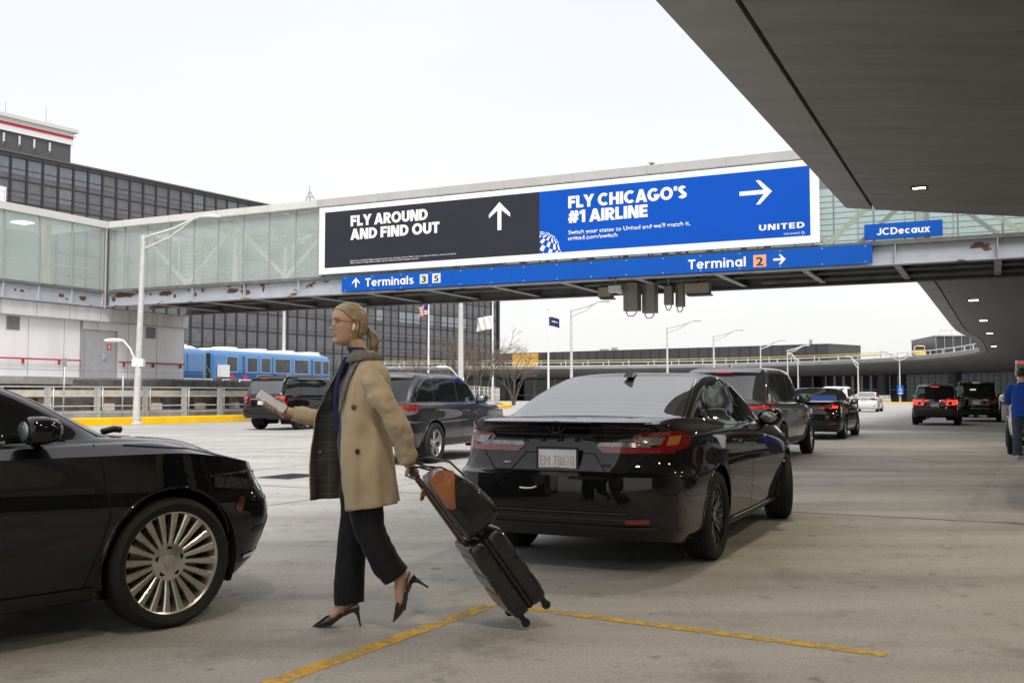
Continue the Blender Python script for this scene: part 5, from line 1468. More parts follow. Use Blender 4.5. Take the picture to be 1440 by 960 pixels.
# ---------------------------------------------------------------- sedans
def sedan_levels(L, Wd, H, belt=.985, deck=1.085, hood=.83, cowl=.99, rw=(-1.78, -.72), ws=(1.05, .02), nose=.58, sho=(.07, .895, .862)):
    h = L / 2; w = Wd / 2; k = w / .92
    return [
        (-h + .12, h - .18, .24, .45, [(-h, .80 * k), (-1, .83 * k), (1, .80 * k), (h, .66 * k)], [(-h, .265), (-h + .5, .21), (0, .19), (h - .6, .19), (h, .20)], False),
        (-h + .03, h - .09, .27, .55, [(-h, .855 * k), (-1, .885 * k), (1, .87 * k), (h, .74 * k)], [(-h, .36), (-h + .5, .28), (0, .25), (h - .6, .27), (h, .30)], True),
        (-h + .0, h - .0, .30, .62, [(-h, .86 * k), (-1.2, .915 * k), (1.2, .915 * k), (h, .78 * k)], [(-h, .56), (0, .54), (h, nose)], False),
        (-h + .005, h - .02, .30, .60, [(-h, .86 * k), (-1.2, .92 * k), (1.2, .92 * k), (h, .78 * k)], [(-h, .685), (0, .70), (h, nose + .09)], True),
        (-h + .065, h - .06, .29, .58, [(-h, .84 * k), (-1.2, .915 * k), (1.2, .912 * k), (h, .77 * k)], [(-h, .715), (0, .78), (h, nose + .14)], False),
        (-h + .145, h - .15, .27, .55, [(-h, .80 * k), (-1.3, .895 * k), (0, sho[1] * k), (1.2, (sho[1] - .01) * k), (h, .74 * k)], [(-h, .955), (-1.2, .955), (0, belt - sho[0]), (1.4, hood + .085 - sho[0]), (h, hood - .08)], len(sho) > 3),
        (-h + .015, h - .33, .26, .50, [(-h, .74 * k), (-1.4, .83 * k), (0, sho[2] * k), (1.2, (sho[2] - .03) * k), (h, .66 * k)], [(-h, deck - .035), (-1.5, deck - .045), (0, belt), (1.2, hood + .115), (h - .35, hood)], True),
        (rw[0] - .33, ws[0] + .42, .20, .28, [(-h, .74 * k), (-1.4, .80 * k), (0, .835 * k), (1.2, .76 * k), (h, .6)], [(-h, deck + .015), (-1.5, deck - .01), (0, belt + .02), (ws[0] + .42, cowl - .035)], False),
        (rw[0], ws[0], .14, .20, [(-h, .70 * k), (-1.5, .745 * k), (0, .80 * k), (.8, .76 * k), (1.2, .68 * k)], [(rw[0], deck - .005), (-1.0, belt + .035), (0, belt + .025), (ws[0], cowl)], True),
        ((rw[0] * .53 + rw[1] * .47), ws[0] * .5 + ws[1] * .5, .12, .18, [(-h, .645 * k), (-1.1, .675 * k), (0, .71 * k), (1, .62 * k)], [(rw[0], deck + (H - deck) * .56), (-.3, belt + (H - belt) * .55), (.6, cowl + (H - cowl) * .55)], False),
        (rw[1], ws[1], .10, .14, [(-h, .57 * k), (-.8, .59 * k), (-.3, .615 * k), (.4, .57 * k)], [(rw[1], H - .042), (-.35, H - .030), (ws[1], H - .05)], False),
        (rw[1] + .12, ws[1] - .08, .10, .12, [(-1, .34 * k), (.3, .36 * k)], [(rw[1], H - .012), (-.35, H - .004), (ws[1], H - .020)], False),
        (rw[1] + .16, ws[1] - .10, .10, .12, 0.0, [(rw[1], H - .004), (-.35, H + .002), (ws[1], H - .012)], False),
    ]

def suv_levels(L, Wd, H, belt=1.08, hood=1.0, cowl=(1.0, 1.12), wsx=.25, rs=.30, zb=.30, bump=.74, roofw=.70, tail=None):
    h = L / 2; w = Wd / 2; tail = tail or belt
    return [
        (-h + .10, h - .16, .22, .40, [(-h, .86 * w), (0, .92 * w), (h, .74 * w)], [(-h, zb + .08), (-h + .6, zb), (h - .6, zb), (h, zb + .02)], False),
        (-h + .03, h - .06, .24, .48, [(-h, .90 * w), (0, .965 * w), (h, .80 * w)], [(-h, zb + .16), (0, zb + .10), (h, zb + .12)], True),
        (-h, h, .26, .50, [(-h, .92 * w), (0, w), (h, .84 * w)], [(-h, bump - .16), (0, .62), (h, .62)], False),
        (-h + .01, h - .01, .26, .50, [(-h, .92 * w), (0, w), (h, .84 * w)], [(-h, bump), (0, .78), (h, .75)], True),
        (-h + .085, h - .04, .24, .48, [(-h, .91 * w), (0, .99 * w), (h, .83 * w)], [(-h, bump + .035), (0, .83), (h, .80)], False),
        (-h + .09, h - .11, .22, .45, [(-h, .90 * w), (-1, .965 * w), (0, .965 * w), (1.2, .955 * w), (h, .80 * w)], [(-h, tail - .12), (0, belt - .08), (1.2, hood - .06), (h, hood - .12)], False),
        (-h + .10, h - .24, .20, .42, [(-h, .87 * w), (-1, .935 * w), (0, .94 * w), (1.2, .91 * w), (h, .74 * w)], [(-h, tail), (0, belt), (cowl[0] + .2, hood + .03), (h - .3, hood - .03)], True),
        (-h + .125, cowl[0] + .42, .18, .26, [(-h, .84 * w), (-1, .90 * w), (0, .905 * w), (1.2, .84 * w)], [(-h, tail + .02), (0, belt + .02), (cowl[0] + .42, hood + .055)], False),
        (-h + .14, cowl[0], .15, .20, [(-h, .80 * w), (-1, .87 * w), (0, .87 * w), (cowl[0], .78 * w)], [(-h, tail + .035), (0, belt + .03), (cowl[0], cowl[1])], True),
        (-h + .14 + rs * .45, cowl[0] * .5 + wsx * .5, .15, .18, [(-h, .76 * w), (-1, .81 * w), (0, .81 * w), (1, .72 * w)], [(-h, tail + (H - tail) * .52), (0, belt + (H - belt) * .5), (.7, cowl[1] + (H - cowl[1]) * .56)], False),
        (-h + .14 + rs, wsx, .14, .15, [(-h, roofw * w), (-.5, (roofw + .03) * w), (.4, (roofw - .02) * w)], [(-h, H - .085), (-.4, H - .055), (wsx, H - .075)], False),
        (-h + .24 + rs, wsx - .10, .14, .14, [(-h, .5 * w), (.4, .5 * w)], [(-h, H - .03), (-.4, H - .008), (wsx, H - .03)], False),
        (-h + .28 + rs, wsx - .12, .14, .14, 0.0, [(-h, H - .015), (-.4, H), (wsx, H - .02)], False),
    ]
# ---------------------------------------------------------------- the black saloon in the foreground
PAINT_BLACK = carpaint("black_car_paint", (0.0035, 0.0035, 0.004), 0.0, .5, .06)
def saloon(name, label, loc, rotz, paint, L=4.915, Wd=1.84, H=1.445, wb=(-1.36, 1.465), Rt=.335, wheel='black', rim=.242, steer=0.0, group=None, lit=0, detail=True, lv=None, txt="EM 78610", kind='wide', mirx=-.40):
    t = thing(name, label, "car", loc, rotz, group)
    lv = lv or sedan_levels(L, Wd, H); h = L / 2; w = Wd / 2
    bm = body_bmesh(lv, 6 if detail else 4, 5 if detail else 3)
    body, sh = finish_body(bm, [(wb[0], Rt + .01), (wb[1], Rt + .01)], paint, t, Rt + .045)
    for x, st in ((wb[0], 0), (wb[1], steer)):
        for s in (1, -1): make_wheel(t, x, s * (w - .125), Rt, .235, rim, wheel, st, not detail)
    rwx0, rwx1 = lv[8][0], lv[10][0]; wsx0, wsx1 = lv[8][1], lv[10][1]
    sheet(sh, "rear_window", [rounded([(rwx0 + .02, .725), (rwx1 + .00, .555), (rwx1 + .0, -.555), (rwx0 + .02, -.725)], .05)], 'top', GLASSB, t, .003)
    if kind == 'wide':
        lines(sh, "defroster_wire", [[(rwx0 + .10 + k * .07, .60 - k * .014), (rwx0 + .10 + k * .07, 0), (rwx0 + .10 + k * .07, -.60 + k * .014)] for k in range(13)], .0012, 'top', GREYTRIM, t, .0045)
        lines(sh, "window_trim", [[(rwx0 + .03, s_ * .735), (rwx0 + .5, s_ * .67), (rwx1 - .05, s_ * .575)] for s_ in (1, -1)], .010, 'top', CHROME, t, .006)
    sheet(sh, "windscreen", [rounded([(wsx0 - .06, .68), (wsx1 + .03, .52), (wsx1 + .03, -.52), (wsx0 - .06, -.68)], .05)], 'top', GLASSK, t, .003)
    for sd, s in (('left', 1), ('right', -1)):
        b0 = 1.025
        sheet(sh, "side_window", [rounded([(-.16, b0, .02), (-.16, 1.375, .03), (wsx1 - .30, 1.372, .05), (wsx0 - .62, 1.17, .03), (wsx0 - .34, b0 + .01, .03)], .03)], sd, GLASSK, t, .003)
        sheet(sh, "side_window", [rounded([(-.255, b0, .02), (-.255, 1.375, .03), (-.62, 1.358, .06), (-.94, 1.24, .04), (-1.05, 1.03, .02)], .03)], sd, GLASSK, t, .003)
        sheet(sh, "side_window", [rounded([(-1.11, 1.035, .02), (-1.02, 1.20, .03), (-1.34, 1.055, .03)], .02)], sd, GLASSK, t, .003)
        lines(sh, "door_seam", [[(-.205, .30), (-.205, 1.0)], [(wsx0 - .27, .28), (wsx0 - .16, .62), (wsx0 - .22, .99)], [(-1.02, .56), (-1.16, .78), (-1.12, 1.0)], [(-.98, .33), (-1.02, .56)]], .008, sd, SEAM, t)
        lines(sh, "window_trim", [[(-1.40, 1.045), (-1.1, 1.022), (-.2, 1.012), (wsx0 - .33, 1.02)]], .012, sd, GLOSSK, t, .005)
        handle_parts(sh, t, (-.86, .13), .885, paint, s)
        p, _ = sh.hit(Vector((wsx0 - .42, s * 3, 1.0)), Vector((0, -s, 0)))
        mirror_part(t, wsx0 + mirx, p.y, 1.045 + (.03 if mirx < -.4 else 0), s, paint, 1.0 if mirx == -.40 else .88)
        sheet(sh, "sill_trim", [[(wb[0] + .42, .215), (wb[0] + .42, .275), (wb[1] - .42, .275), (wb[1] - .42, .215)]], sd, BLACKP, t, .006)
        if detail and kind == 'wide':
            lines(sh, "sill_accent", [[(wb[0] + .50, .272), (wb[1] - .44, .272)]], .010, sd, CHROME, t, .009)
            lines(sh, "body_crease", [[(-1.02, .47), (-.92, .60), (-.55, .56), (.45, .36)]], .006, sd, GLOSSK, t, .003)
        # headlights and rear lamps
        sheet(sh, "headlight", [rounded([(h - .62, .735), (h - .60, .80), (h - .10, .72), (h - .06, .66)], .03)], sd, HEADL, t, .004)
    red = LAMP_RON if lit == 2 else (LAMP_RDIM if lit == 1 else LAMP_R)
    for s in (1, -1):
        if kind == 'wide':
            # C shaped lamp: thin top bar, outer block, low bar running in towards the plate, clear insert between
            sheet(sh, "taillight", [rounded([(s * .80, .995), (s * .60, .990), (s * .60, .965), (s * .775, .968), (s * .80, .90), (s * .80, .845), (s * .30, .845), (s * .27, .862), (s * .34, .872), (s * .68, .878), (s * .73, .93), (s * .745, .965)], .006, 2)] if False else [[(s * .60, .992), (s * .80, .998), (s * .80, .966), (s * .60, .968)], [(s * .74, .9655), (s * .80, .9655), (s * .80, .885), (s * .70, .885)], [(s * .28, .884), (s * .80, .884), (s * .80, .842), (s * .33, .842)]], 'rear', LAMP_R if lit == 0 else red, t, .006)
            lens = sheet(sh, "lamp_lens", [[(s * .30, .914), (s * .62, .918), (s * .665, .8855), (s * .28, .8855)]], 'rear', LAMP_CL, t, .005)
            sd = 'left' if s > 0 else 'right'
            sheet(sh, "taillight", [rounded([(-h + .17, .990), (-h + .36, .992), (-h + .53, .955, .05), (-h + .42, .88, .04), (-h + .17, .842)], .02)], sd, LAMP_R, t, .006)
            sheet(sh, "indicator_lens", [rounded([(-h + .27, .962), (-h + .37, .965), (-h + .32, .905), (-h + .24, .895)], .008)], sd, LAMP_AM, t, .009)
            sheet(sh, "lamp_lens", [rounded([(-h + .18, .955), (-h + .25, .955), (-h + .22, .90), (-h + .18, .895)], .008)], sd, LAMP_CL, t, .009)
            sheet(sh, "reflector", [rounded([(s * .52, .370), (s * .68, .375), (s * .68, .405), (s * .52, .40)], .008)], 'rear', LAMP_R, t, .016)
        else:
            sheet(sh, "taillight", [rounded([(s * .42, .955), (s * .80, .975), (s * .80, .85), (s * .46, .86)], .02)], 'rear', LAMP_R, t, .006)
            sheet(sh, "taillight", [rounded([(-h + .10, .975), (-h + .42, .97), (-h + .40, .88), (-h + .10, .85)], .02)], 'left' if s > 0 else 'right', LAMP_R, t, .006)
            if lit:
                sheet(sh, "lit_lamp", [rounded([(s * .58, .94), (s * .80, .95), (s * .80, .875), (s * .60, .88)], .02)], 'rear', red, t, .010)
                sheet(sh, "lit_lamp", [rounded([(-h + .12, .95), (-h + .24, .945), (-h + .22, .89), (-h + .12, .875)], .02)], 'left' if s > 0 else 'right', red, t, .010)
            sheet(sh, "reflector", [rounded([(s * .60, .43), (s * .76, .43), (s * .76, .48), (s * .60, .47)], .01)], 'rear', LAMP_R, t, .006)
    if kind == 'wide':
        sheet(sh, "boot_panel", [rounded([(.70, 1.055), (-.70, 1.055), (-.64, .985), (.64, .985)], .03)], 'rear', GLOSSK, t, .005)
        lines(sh, "boot_seam", [[(.62, .835), (.50, .715)], [(-.62, .835), (-.50, .715)], [(.50, .712), (-.50, .712)], [(.26, .838), (.36, .72)], [(-.26, .838), (-.36, .72)], [(.27, .838), (-.27, .838)]], .007, 'rear', SEAM, t)
        sheet(sh, "rear_valance", [rounded([(.68, .42), (-.68, .42), (-.74, .33), (.74, .33)], .03)], 'rear', BLACKP, t, .006)
        lines(sh, "valance_strip", [[(.70, .44), (-.52, .44)], [(.66, .395), (-.66, .395)], [(.70, .345), (-.70, .345)]], .010, 'rear', GREYTRIM, t, .010)
    pr, _ = sh.hit(Vector((-5, 0, .76)), Vector((1, 0, 0)))
    plate_part(t, pr.x - .006, 0.0, .795 if kind == 'wide' else .80, 0, txt)
    if kind == 'wide':
        # oval emblem and spaced letters across the boot
        for (rx, rz, dy) in ((.062, .042, 0), (.026, .040, 0), (.040, .016, .0)):
            mb = MB(); pp, _ = sh.hit(Vector((-5, 0, 1.02)), Vector((1, 0, 0)))
            mb.tube([(pp.x - .010, rx * math.cos(a), 1.02 + (.012 if rz == .016 else 0) + rz * math.sin(a)) for a in np.linspace(0, 2 * math.pi, 25)], .0045, 6, caps=False); mb.build("emblem", GREYTRIM if rx > 0 else CHROME, t, smooth=60)
        pp, _ = sh.hit(Vector((-5, 0, .93)), Vector((1, 0, 0)))
        for ch, y in zip("CAMRY", (.27, .135, 0.0, -.135, -.27)):
            text_mesh("lettering", ch, (y + .021, y - .021, .918, .944), pp.x - .007, BLACKP, t, .02, .004)
        for (s_, y, z, w_) in (("HEV", .40, .760, .06), ("AWD", -.36, .760, .07)):
            p2, _ = sh.hit(Vector((-5, y, z)), Vector((1, 0, 0))); text_mesh("badge", s_, (y + w_ / 2, y - w_ / 2, z - .008, z + .012), p2.x - .006, CHROME if s_ == 'HEV' else GREYTRIM, t, .02, .003)
        # boot lip spoiler
        mb = MB(); yy = np.linspace(-.64, .64, 17); rings = []
        for y in yy:
            xx = -h + .035 + .16 * (abs(y) / .74) ** 3; zz = 1.050 - .004 * (abs(y) / .7)
            rings.append([Vector((xx - .035, y, zz + .014)), Vector((xx - .038, y, zz + .006)), Vector((xx + .03, y, zz - .006)), Vector((xx + .16, y, zz - .002)), Vector((xx + .06, y, zz + .009))])
        mb.loft(rings, True, True); mb.build("spoiler", paint, t, smooth=40)
        mb = MB(); mb.loft([[Vector((x0, -w_, zz)), Vector((x0, w_, zz)), Vector((x1, w_ * .5, zz - .004)), Vector((x1, -w_ * .5, zz - .004))] for x0, x1, w_, zz in ((-.84, -.58, .042, 1.400), (-.82, -.66, .028, 1.440), (-.80, -.74, .010, 1.478))], True, True, smooth=False); mb.build("roof_antenna", GLOSSK, t, smooth=30)
        mb = MB()
        p3, _ = sh.hit(Vector((-5, .22, .60)), Vector((1, 0, 0)))
        mb.tube([(p3.x - .002, .26, .592), (p3.x - .006, .22, .588), (p3.x - .006, .16, .592), (p3.x - .003, .13, .604)], .006, 5); mb.build("bumper_scratch", WHITEP, t)
    sheet(sh, "front_grille", [rounded([(.62, .30), (-.62, .30), (-.70, .52), (.70, .52)], .05)], 'front', BLACKP, t, .005)
    return t, sh
camry, _sh = saloon("saloon_car", "glossy black saloon with boot spoiler and pale plate, just right of the suitcase", W(8.93, 2.81, 0), HEAD, PAINT_BLACK, steer=R(18))

# ---------------------------------------------------------------- dark saloon entering at the left edge (we see its nose)
PAINT_INK = carpaint("ink_black_car_paint", (0.004, 0.0042, 0.0055), 0.0, .5, .08)
LN_HEAD = R(47)
lx, ly = -1.86, 5.45
ca_, sa_ = math.cos(LN_HEAD), math.sin(LN_HEAD)
ax_ = (1.46, -.86)
LN = Vector((lx - (ax_[0] * ca_ - ax_[1] * sa_), ly - (ax_[0] * sa_ + ax_[1] * ca_), 0))
lv = sedan_levels(4.66, 1.865, 1.475, belt=.975, deck=1.05, hood=.885, cowl=1.03, rw=(-1.8, -.8), ws=(1.26, .26), nose=.54, sho=(.034, .922, .845, True))
lin, lsh = saloon("luxury_saloon", "black saloon with bright many-finned wheel, its nose entering at the left edge", LN, LN_HEAD, PAINT_INK, 4.66, 1.865, 1.475, (-1.39, 1.46), .348, 'fin', .284, R(2), None, 0, True, lv, None, 'plain', -.50)
h = 4.66 / 2
for s, sd in ((1, 'left'), (-1, 'right')):
    lines(lsh, "window_trim", [[(-1.3, 1.03), (-.2, 1.015), (.62, 1.015)]], .014, sd, CHROME, lin, .006)
    sheet(lsh, "side_marker", [rounded([(h - .46, .60), (h - .41, .67), (h - .37, .65), (h - .41, .57)], .02)], sd, M("amber_side_marker", (0.09, 0.025, 0.008), 0.15, coat=0.7), lin, .005)
    lines(lsh, "bumper_chrome", [[(h - .34, .305), (h - .04, .33)]], .02, sd, CHROME, lin, .008)
    lines(lsh, "headlight_edge", [[(h - .64, .795), (h - .30, .805), (h - .14, .77)]], .012, sd, CHROME, lin, .007)
    sheet(lsh, "fog_recess", [rounded([(h - .30, .44), (h - .16, .45), (h - .16, .48), (h - .30, .47)], .01)], sd, BLACKP, lin, .004)
    lines(lsh, "bonnet_seam", [[(1.2, .985), (1.6, .95), (h - .42, .87)]], .006, sd, SEAM, lin, .003)
mb = MB(); mb.tube([(1.24, -.50, 1.045), (1.31, -.50, 1.06), (1.35, -.50, 1.055)], .018, 6); mb.build("washer_jet", BLACKP, lin)

# ---------------------------------------------------------------- SUVs and vans
def suv(name, label, loc, rotz, paint, L, Wd, H, wb, Rt=.36, wheel='silver', rim=.24, group=None, belt=1.08, hood=1.0, cowl=(1.0, 1.12), wsx=.25, rs=.30, lamp='block', lit=0, rails=True, glass=None, chrome=True, detail=True, zb=.30, spoiler=True, txt=None, tail=None, cladding=False, steer=0.0, roofw=.70):
    t = thing(name, label, "car" if 'van' not in name else 'van', loc, rotz, group)
    lv_ = suv_levels(L, Wd, H, belt, hood, cowl, wsx, rs, zb, tail=tail, roofw=roofw); h = L / 2; w = Wd / 2; tl = tail or belt
    bm = body_bmesh(lv_, 5 if detail else 3, 4 if detail else 3)
    body, sh = finish_body(bm, [(wb[0], Rt + .01), (wb[1], Rt + .01)], paint, t, Rt + .05)
    for x, st in ((wb[0], 0), (wb[1], steer)):
        for s in (1, -1): make_wheel(t, x, s * (w - .13), Rt, .24, rim, wheel, st, not detail)
    g_ = glass or GLASSK
    top = H - .11; ro = (roofw - .06) * w
    sheet(sh, "rear_window", [rounded([(.74 * w, tl + .06), (-.74 * w, tl + .06), (-ro, top - .03), (ro, top - .03)], .06)], 'rear', g_, t, .004)
    sheet(sh, "windscreen", [rounded([(cowl[0] - .07, .72 * w), (wsx + .02, .62 * w), (wsx + .02, -.62 * w), (cowl[0] - .07, -.72 * w)], .05)], 'top', GLASSK, t, .004)
    for sd, s in (('left', 1), ('right', -1)):
        b0 = belt + .055; z1 = H - .125; xr = -h + .14 + rs
        xa = wb[0] + 1.12; A0 = cowl[0] - .42
        sheet(sh, "side_window", [rounded([(xa + .05, b0, .02), (xa + .05, z1, .03), (wsx - .16, z1 - .005, .05), (cowl[0] - .62, b0 + .22, .04), (A0, b0 + .01, .03)], .03)], sd, GLASSK, t, .004)
        sheet(sh, "side_window", [rounded([(xa - .05, b0, .02), (xa - .05, z1, .03), (xa - .95, z1 - .01, .03), (xa - .95, b0, .02)], .03)], sd, GLASSK, t, .004)
        sheet(sh, "side_window", [rounded([(xa - 1.02, b0, .02), (xa - 1.02, z1 - .01, .03), (xr + .18, z1 - .05, .10), (-h + .36, b0 + .12, .10), (-h + .44, b0, .05)], .04)], sd, GLASSK, t, .004)
        if chrome: lines(sh, "window_trim", [[(A0, b0 - .02), (xa, b0 - .028), (-h + .40, b0 - .022), (-h + .33, b0 + .10), (xr + .17, z1 - .02), (xa - 1.0, z1 + .018), (xa, z1 + .026), (wsx - .16, z1 + .022)]], .014, sd, CHROME, t, .006)
        lines(sh, "door_seam", [[(xa, zb + .14), (xa, belt)], [(cowl[0] - .30, zb + .14), (cowl[0] - .26, belt)], [(xa - 1.0, zb + .45), (xa - 1.06, belt)]], .009, sd, SEAM, t)
        lines(sh, "body_crease", [[(wb[0] + .5, .60), (wb[1] - .45, .56)]], .008, sd, GLOSSK, t)
        if detail: handle_parts(sh, t, (xa - .84, xa + .14), belt - .13, paint, s)
        p, _ = sh.hit(Vector((cowl[0] - .42, s * 3, belt + .03)), Vector((0, -s, 0)))
        mirror_part(t, cowl[0] - .42, p.y, belt + .10, s, paint, 1.12)
        sheet(sh, "sill_trim", [[(wb[0] + Rt + .07, zb + .03), (wb[0] + Rt + .07, zb + .14), (wb[1] - Rt - .07, zb + .14), (wb[1] - Rt - .07, zb + .03)]], sd, BLACKP if cladding else GREYTRIM, t, .007)
        lr = (LAMP_R, LAMP_RDIM, LAMP_RON)[lit]
        if lamp == 'block':      # horizontal lamp wrapping round the corner with a clear strip under it
            sheet(sh, "taillight", [rounded([(s * .52 * w, tl - .02), (s * .90 * w, tl - .01), (s * .90 * w, tl - .12), (s * .56 * w, tl - .14)], .02)], 'rear', lr, t, .008)
            sheet(sh, "taillight", [rounded([(-h + .10, tl - .015), (-h + .40, tl - .03), (-h + .36, tl - .10), (-h + .10, tl - .13)], .02)], sd, lr, t, .008)
            sheet(sh, "lamp_lens", [rounded([(-h + .10, tl - .132), (-h + .35, tl - .105), (-h + .28, tl - .17), (-h + .10, tl - .20)], .015)], sd, LAMP_CL, t, .008)
        elif lamp == 'tall':     # upright lamp at the corner
            sheet(sh, "taillight", [rounded([(s * .80 * w, tl + .02), (s * .92 * w, tl + .02), (s * .92 * w, tl - .36), (s * .80 * w, tl - .36)], .03)], 'rear', LAMP_R, t, .008)
            sheet(sh, "taillight", [rounded([(-h + .10, tl + .02), (-h + .30, tl - .02), (-h + .26, tl - .34), (-h + .10, tl - .36)], .03)], sd, LAMP_R, t, .008)
            if lit: sheet(sh, "lit_lamp", [rounded([(-h + .12, tl - .01), (-h + .25, tl - .03), (-h + .24, tl - .12), (-h + .12, tl - .13)], .02)], sd, lr, t, .012)
            sheet(sh, "lamp_lens", [rounded([(-h + .12, tl - .15), (-h + .20, tl - .15), (-h + .20, tl - .26), (-h + .12, tl - .26)], .02)], sd, LAMP_CL, t, .012)
        elif lamp == 'thin':
            sheet(sh, "taillight", [rounded([(s * .40 * w, tl - .06), (s * .90 * w, tl - .02), (s * .90 * w, tl - .10), (s * .44 * w, tl - .115)], .015)], 'rear', LAMP_R, t, .008)
            if lit: sheet(sh, "lit_lamp", [rounded([(s * .50 * w, tl - .060), (s * .90 * w, tl - .035), (s * .90 * w, tl - .085), (s * .52 * w, tl - .10)], .012)], 'rear', lr, t, .012)
            sheet(sh, "taillight", [rounded([(-h + .10, tl - .02), (-h + .36, tl - .03), (-h + .30, tl - .20), (-h + .10, tl - .25)], .02)], sd, LAMP_R if lit < 2 else lr, t, .008)
            sheet(sh, "taillight", [rounded([(s * .70 * w, tl - .12), (s * .90 * w, tl - .11), (s * .90 * w, tl - .22), (s * .76 * w, tl - .20)], .02)], 'rear', LAMP_R if lit < 2 else lr, t, .008)
        sheet(sh, "headlight", [rounded([(h - .60, hood - .12), (h - .55, hood - .05), (h - .12, hood - .16), (h - .10, hood - .24)], .03)], sd, LAMP_CL, t, .006)
        sheet(sh, "reflector", [rounded([(s * .66 * w, zb + .24), (s * .84 * w, zb + .24), (s * .84 * w, zb + .29), (s * .66 * w, zb + .29)], .01)], 'rear', LAMP_R, t, .008)
    sheet(sh, "rear_valance", [rounded([(.84 * w, zb + .20), (-.84 * w, zb + .20), (-.78 * w, zb + .10), (.78 * w, zb + .10)], .03)], 'rear', BLACKP if not cladding else GREYTRIM, t, .008)
    if cladding:
        sheet(sh, "bumper_cladding", [rounded([(.88 * w, .70), (-.88 * w, .70), (-.86 * w, zb + .21), (.86 * w, zb + .21)], .05)], 'rear', M("grey_black_cladding", (0.022, 0.022, 0.023), 0.55), t, .006)
    lines(sh, "tailgate_seam", [[(.66 * w, .76), (-.66 * w, .76)], [(.80 * w, tl + .03), (.70 * w, .77)], [(-.80 * w, tl + .03), (-.70 * w, .77)]], .009, 'rear', SEAM, t)
    lines(sh, "tailgate_trim", [[(.50 * w, tl - .12), (-.50 * w, tl - .12)]], .03, 'rear', CHROME if chrome else GLOSSK, t, .010)
    pr, _ = sh.hit(Vector((-6, 0, tl - .26)), Vector((1, 0, 0)))
    plate_part(t, pr.x - .012, 0, tl - .25, 0, txt, frame=detail)
    if spoiler:
        xr = -h + .14 + rs; mb = MB(); rings = []
        for y in np.linspace(-ro - .02, ro + .02, 13):
            z = H - .085 - .02 * (abs(y) / ro) ** 2; bk = .13 - .05 * (abs(y) / ro) ** 3
            rings.append([Vector((xr - bk, y, z - .02)), Vector((xr - bk + .01, y, z - .045)), Vector((xr + .06, y, z - .07)), Vector((xr + .18, y, z + .045)), Vector((xr, y, z + .03))])
        mb.loft(rings, True, True); mb.build("roof_spoiler", paint, t, smooth=45)
        mb = MB(); mb.box(xr - .135, xr - .115, -.16, .16, H - .128, H - .108); mb.build("brake_lamp", lr if lit else LAMP_R, t)
    if rails:
        for s in (1, -1):
            yy = (roofw - .09) * w * s; mb = MB(); x0 = -h + .34 + rs; x1 = wsx - .25
            mb.tube([(x0, yy, H - .05), (x0 + .08, yy, H + .015), ((x0 + x1) / 2, yy, H + .04), (x1 - .10, yy, H + .012), (x1, yy, H - .05)], .018, 8); mb.build("roof_rail", GREYTRIM if not chrome else ALLOY, t, smooth=60)
    mb = MB(); xr = -h + .45 + rs; mb.loft([[Vector((x0, -w_, zz)), Vector((x0, w_, zz)), Vector((x1, w_ * .5, zz)), Vector((x1, -w_ * .5, zz))] for x0, x1, w_, zz in ((xr, xr + .2, .035, H - .03), (xr + .02, xr + .13, .022, H + .02), (xr + .03, xr + .06, .008, H + .055))], True, True, smooth=False); mb.build("roof_antenna", GLOSSK, t, smooth=30)
    sheet(sh, "front_grille", [rounded([(.60 * w, .45), (-.60 * w, .45), (-.66 * w, hood - .22), (.66 * w, hood - .22)], .05)], 'front', BLACKP, t, .006)
    return t, sh
P_HL = carpaint("blue_black_metallic_paint", (0.012, 0.013, 0.020), 0.25, .35, .15)
P_GREY = carpaint("dark_grey_metallic_paint", (0.11, 0.105, 0.108), 0.45, .35, .15)
P_WHITE = carpaint("white_car_paint", (0.72, 0.72, 0.71), 0.0, .4, .1)
P_YEL = carpaint("yellow_car_paint", (0.70, 0.48, 0.03), 0.0, .4, .1)
GL_SKY = M("grey_reflecting_rear_glass", (0.05, 0.055, 0.06), 0.04, ior=2.0)
suv("crossover_car", "dark blue-grey crossover with silver split-spoke wheels, right behind the walking woman", W(17.32, 10.26, 0), HEAD + R(3.5), P_HL, 4.80, 1.90, 1.68, (-1.44, 1.35), .37, 'silver', .255, belt=1.08, hood=1.02, cowl=(1.02, 1.13), wsx=.18, rs=.50, lamp='block', txt=None, rails=False)
suv("large_suv", "big black squared SUV with grey rear glass and red tail lamps near the kerb", W(30.55, 23.4, 0), HEAD, PAINT_BLACK, 5.33, 2.03, 1.94, (-1.55, 1.56), .40, 'dark', .27, belt=1.20, hood=1.16, cowl=(1.15, 1.27), wsx=.55, rs=.28, lamp='tall', glass=GL_SKY, zb=.36, tail=1.22, lit=1, roofw=.76, txt="T 4089")
suv("minivan", "dark grey metallic minivan with large roof spoiler just ahead of the foreground black saloon", W(20.5, 4.5, 0), HEAD, P_GREY, 5.175, 1.99, 1.78, (-1.52, 1.54), .36, 'silver', .24, belt=1.08, hood=1.0, cowl=(1.30, 1.08), wsx=.40, rs=.42, lamp='thin', lit=1, rails=False, glass=GL_SKY, chrome=False, tail=1.10)
saloon("saloon_car", "black saloon with lit brake lamp and white plate, ahead of the grey minivan", W(31.1, 4.72, 0), HEAD, PAINT_BLACK, 4.93, 1.855, 1.46, (-1.40, 1.43), .335, 'silver', .225, lit=2, detail=False, txt="BD 22716", kind='plain')
suv("compact_suv", "black compact SUV with bright red brake lamps under the far canopy", W(46.6, 2.2, 0), HEAD, PAINT_BLACK, 4.6, 1.855, 1.70, (-1.33, 1.36), .36, 'dark', .24, belt=1.07, hood=1.02, cowl=(.95, 1.12), wsx=.2, rs=.36, lamp='thin', lit=2, chrome=False, detail=False, cladding=True, rails=True, txt="CX 9417")
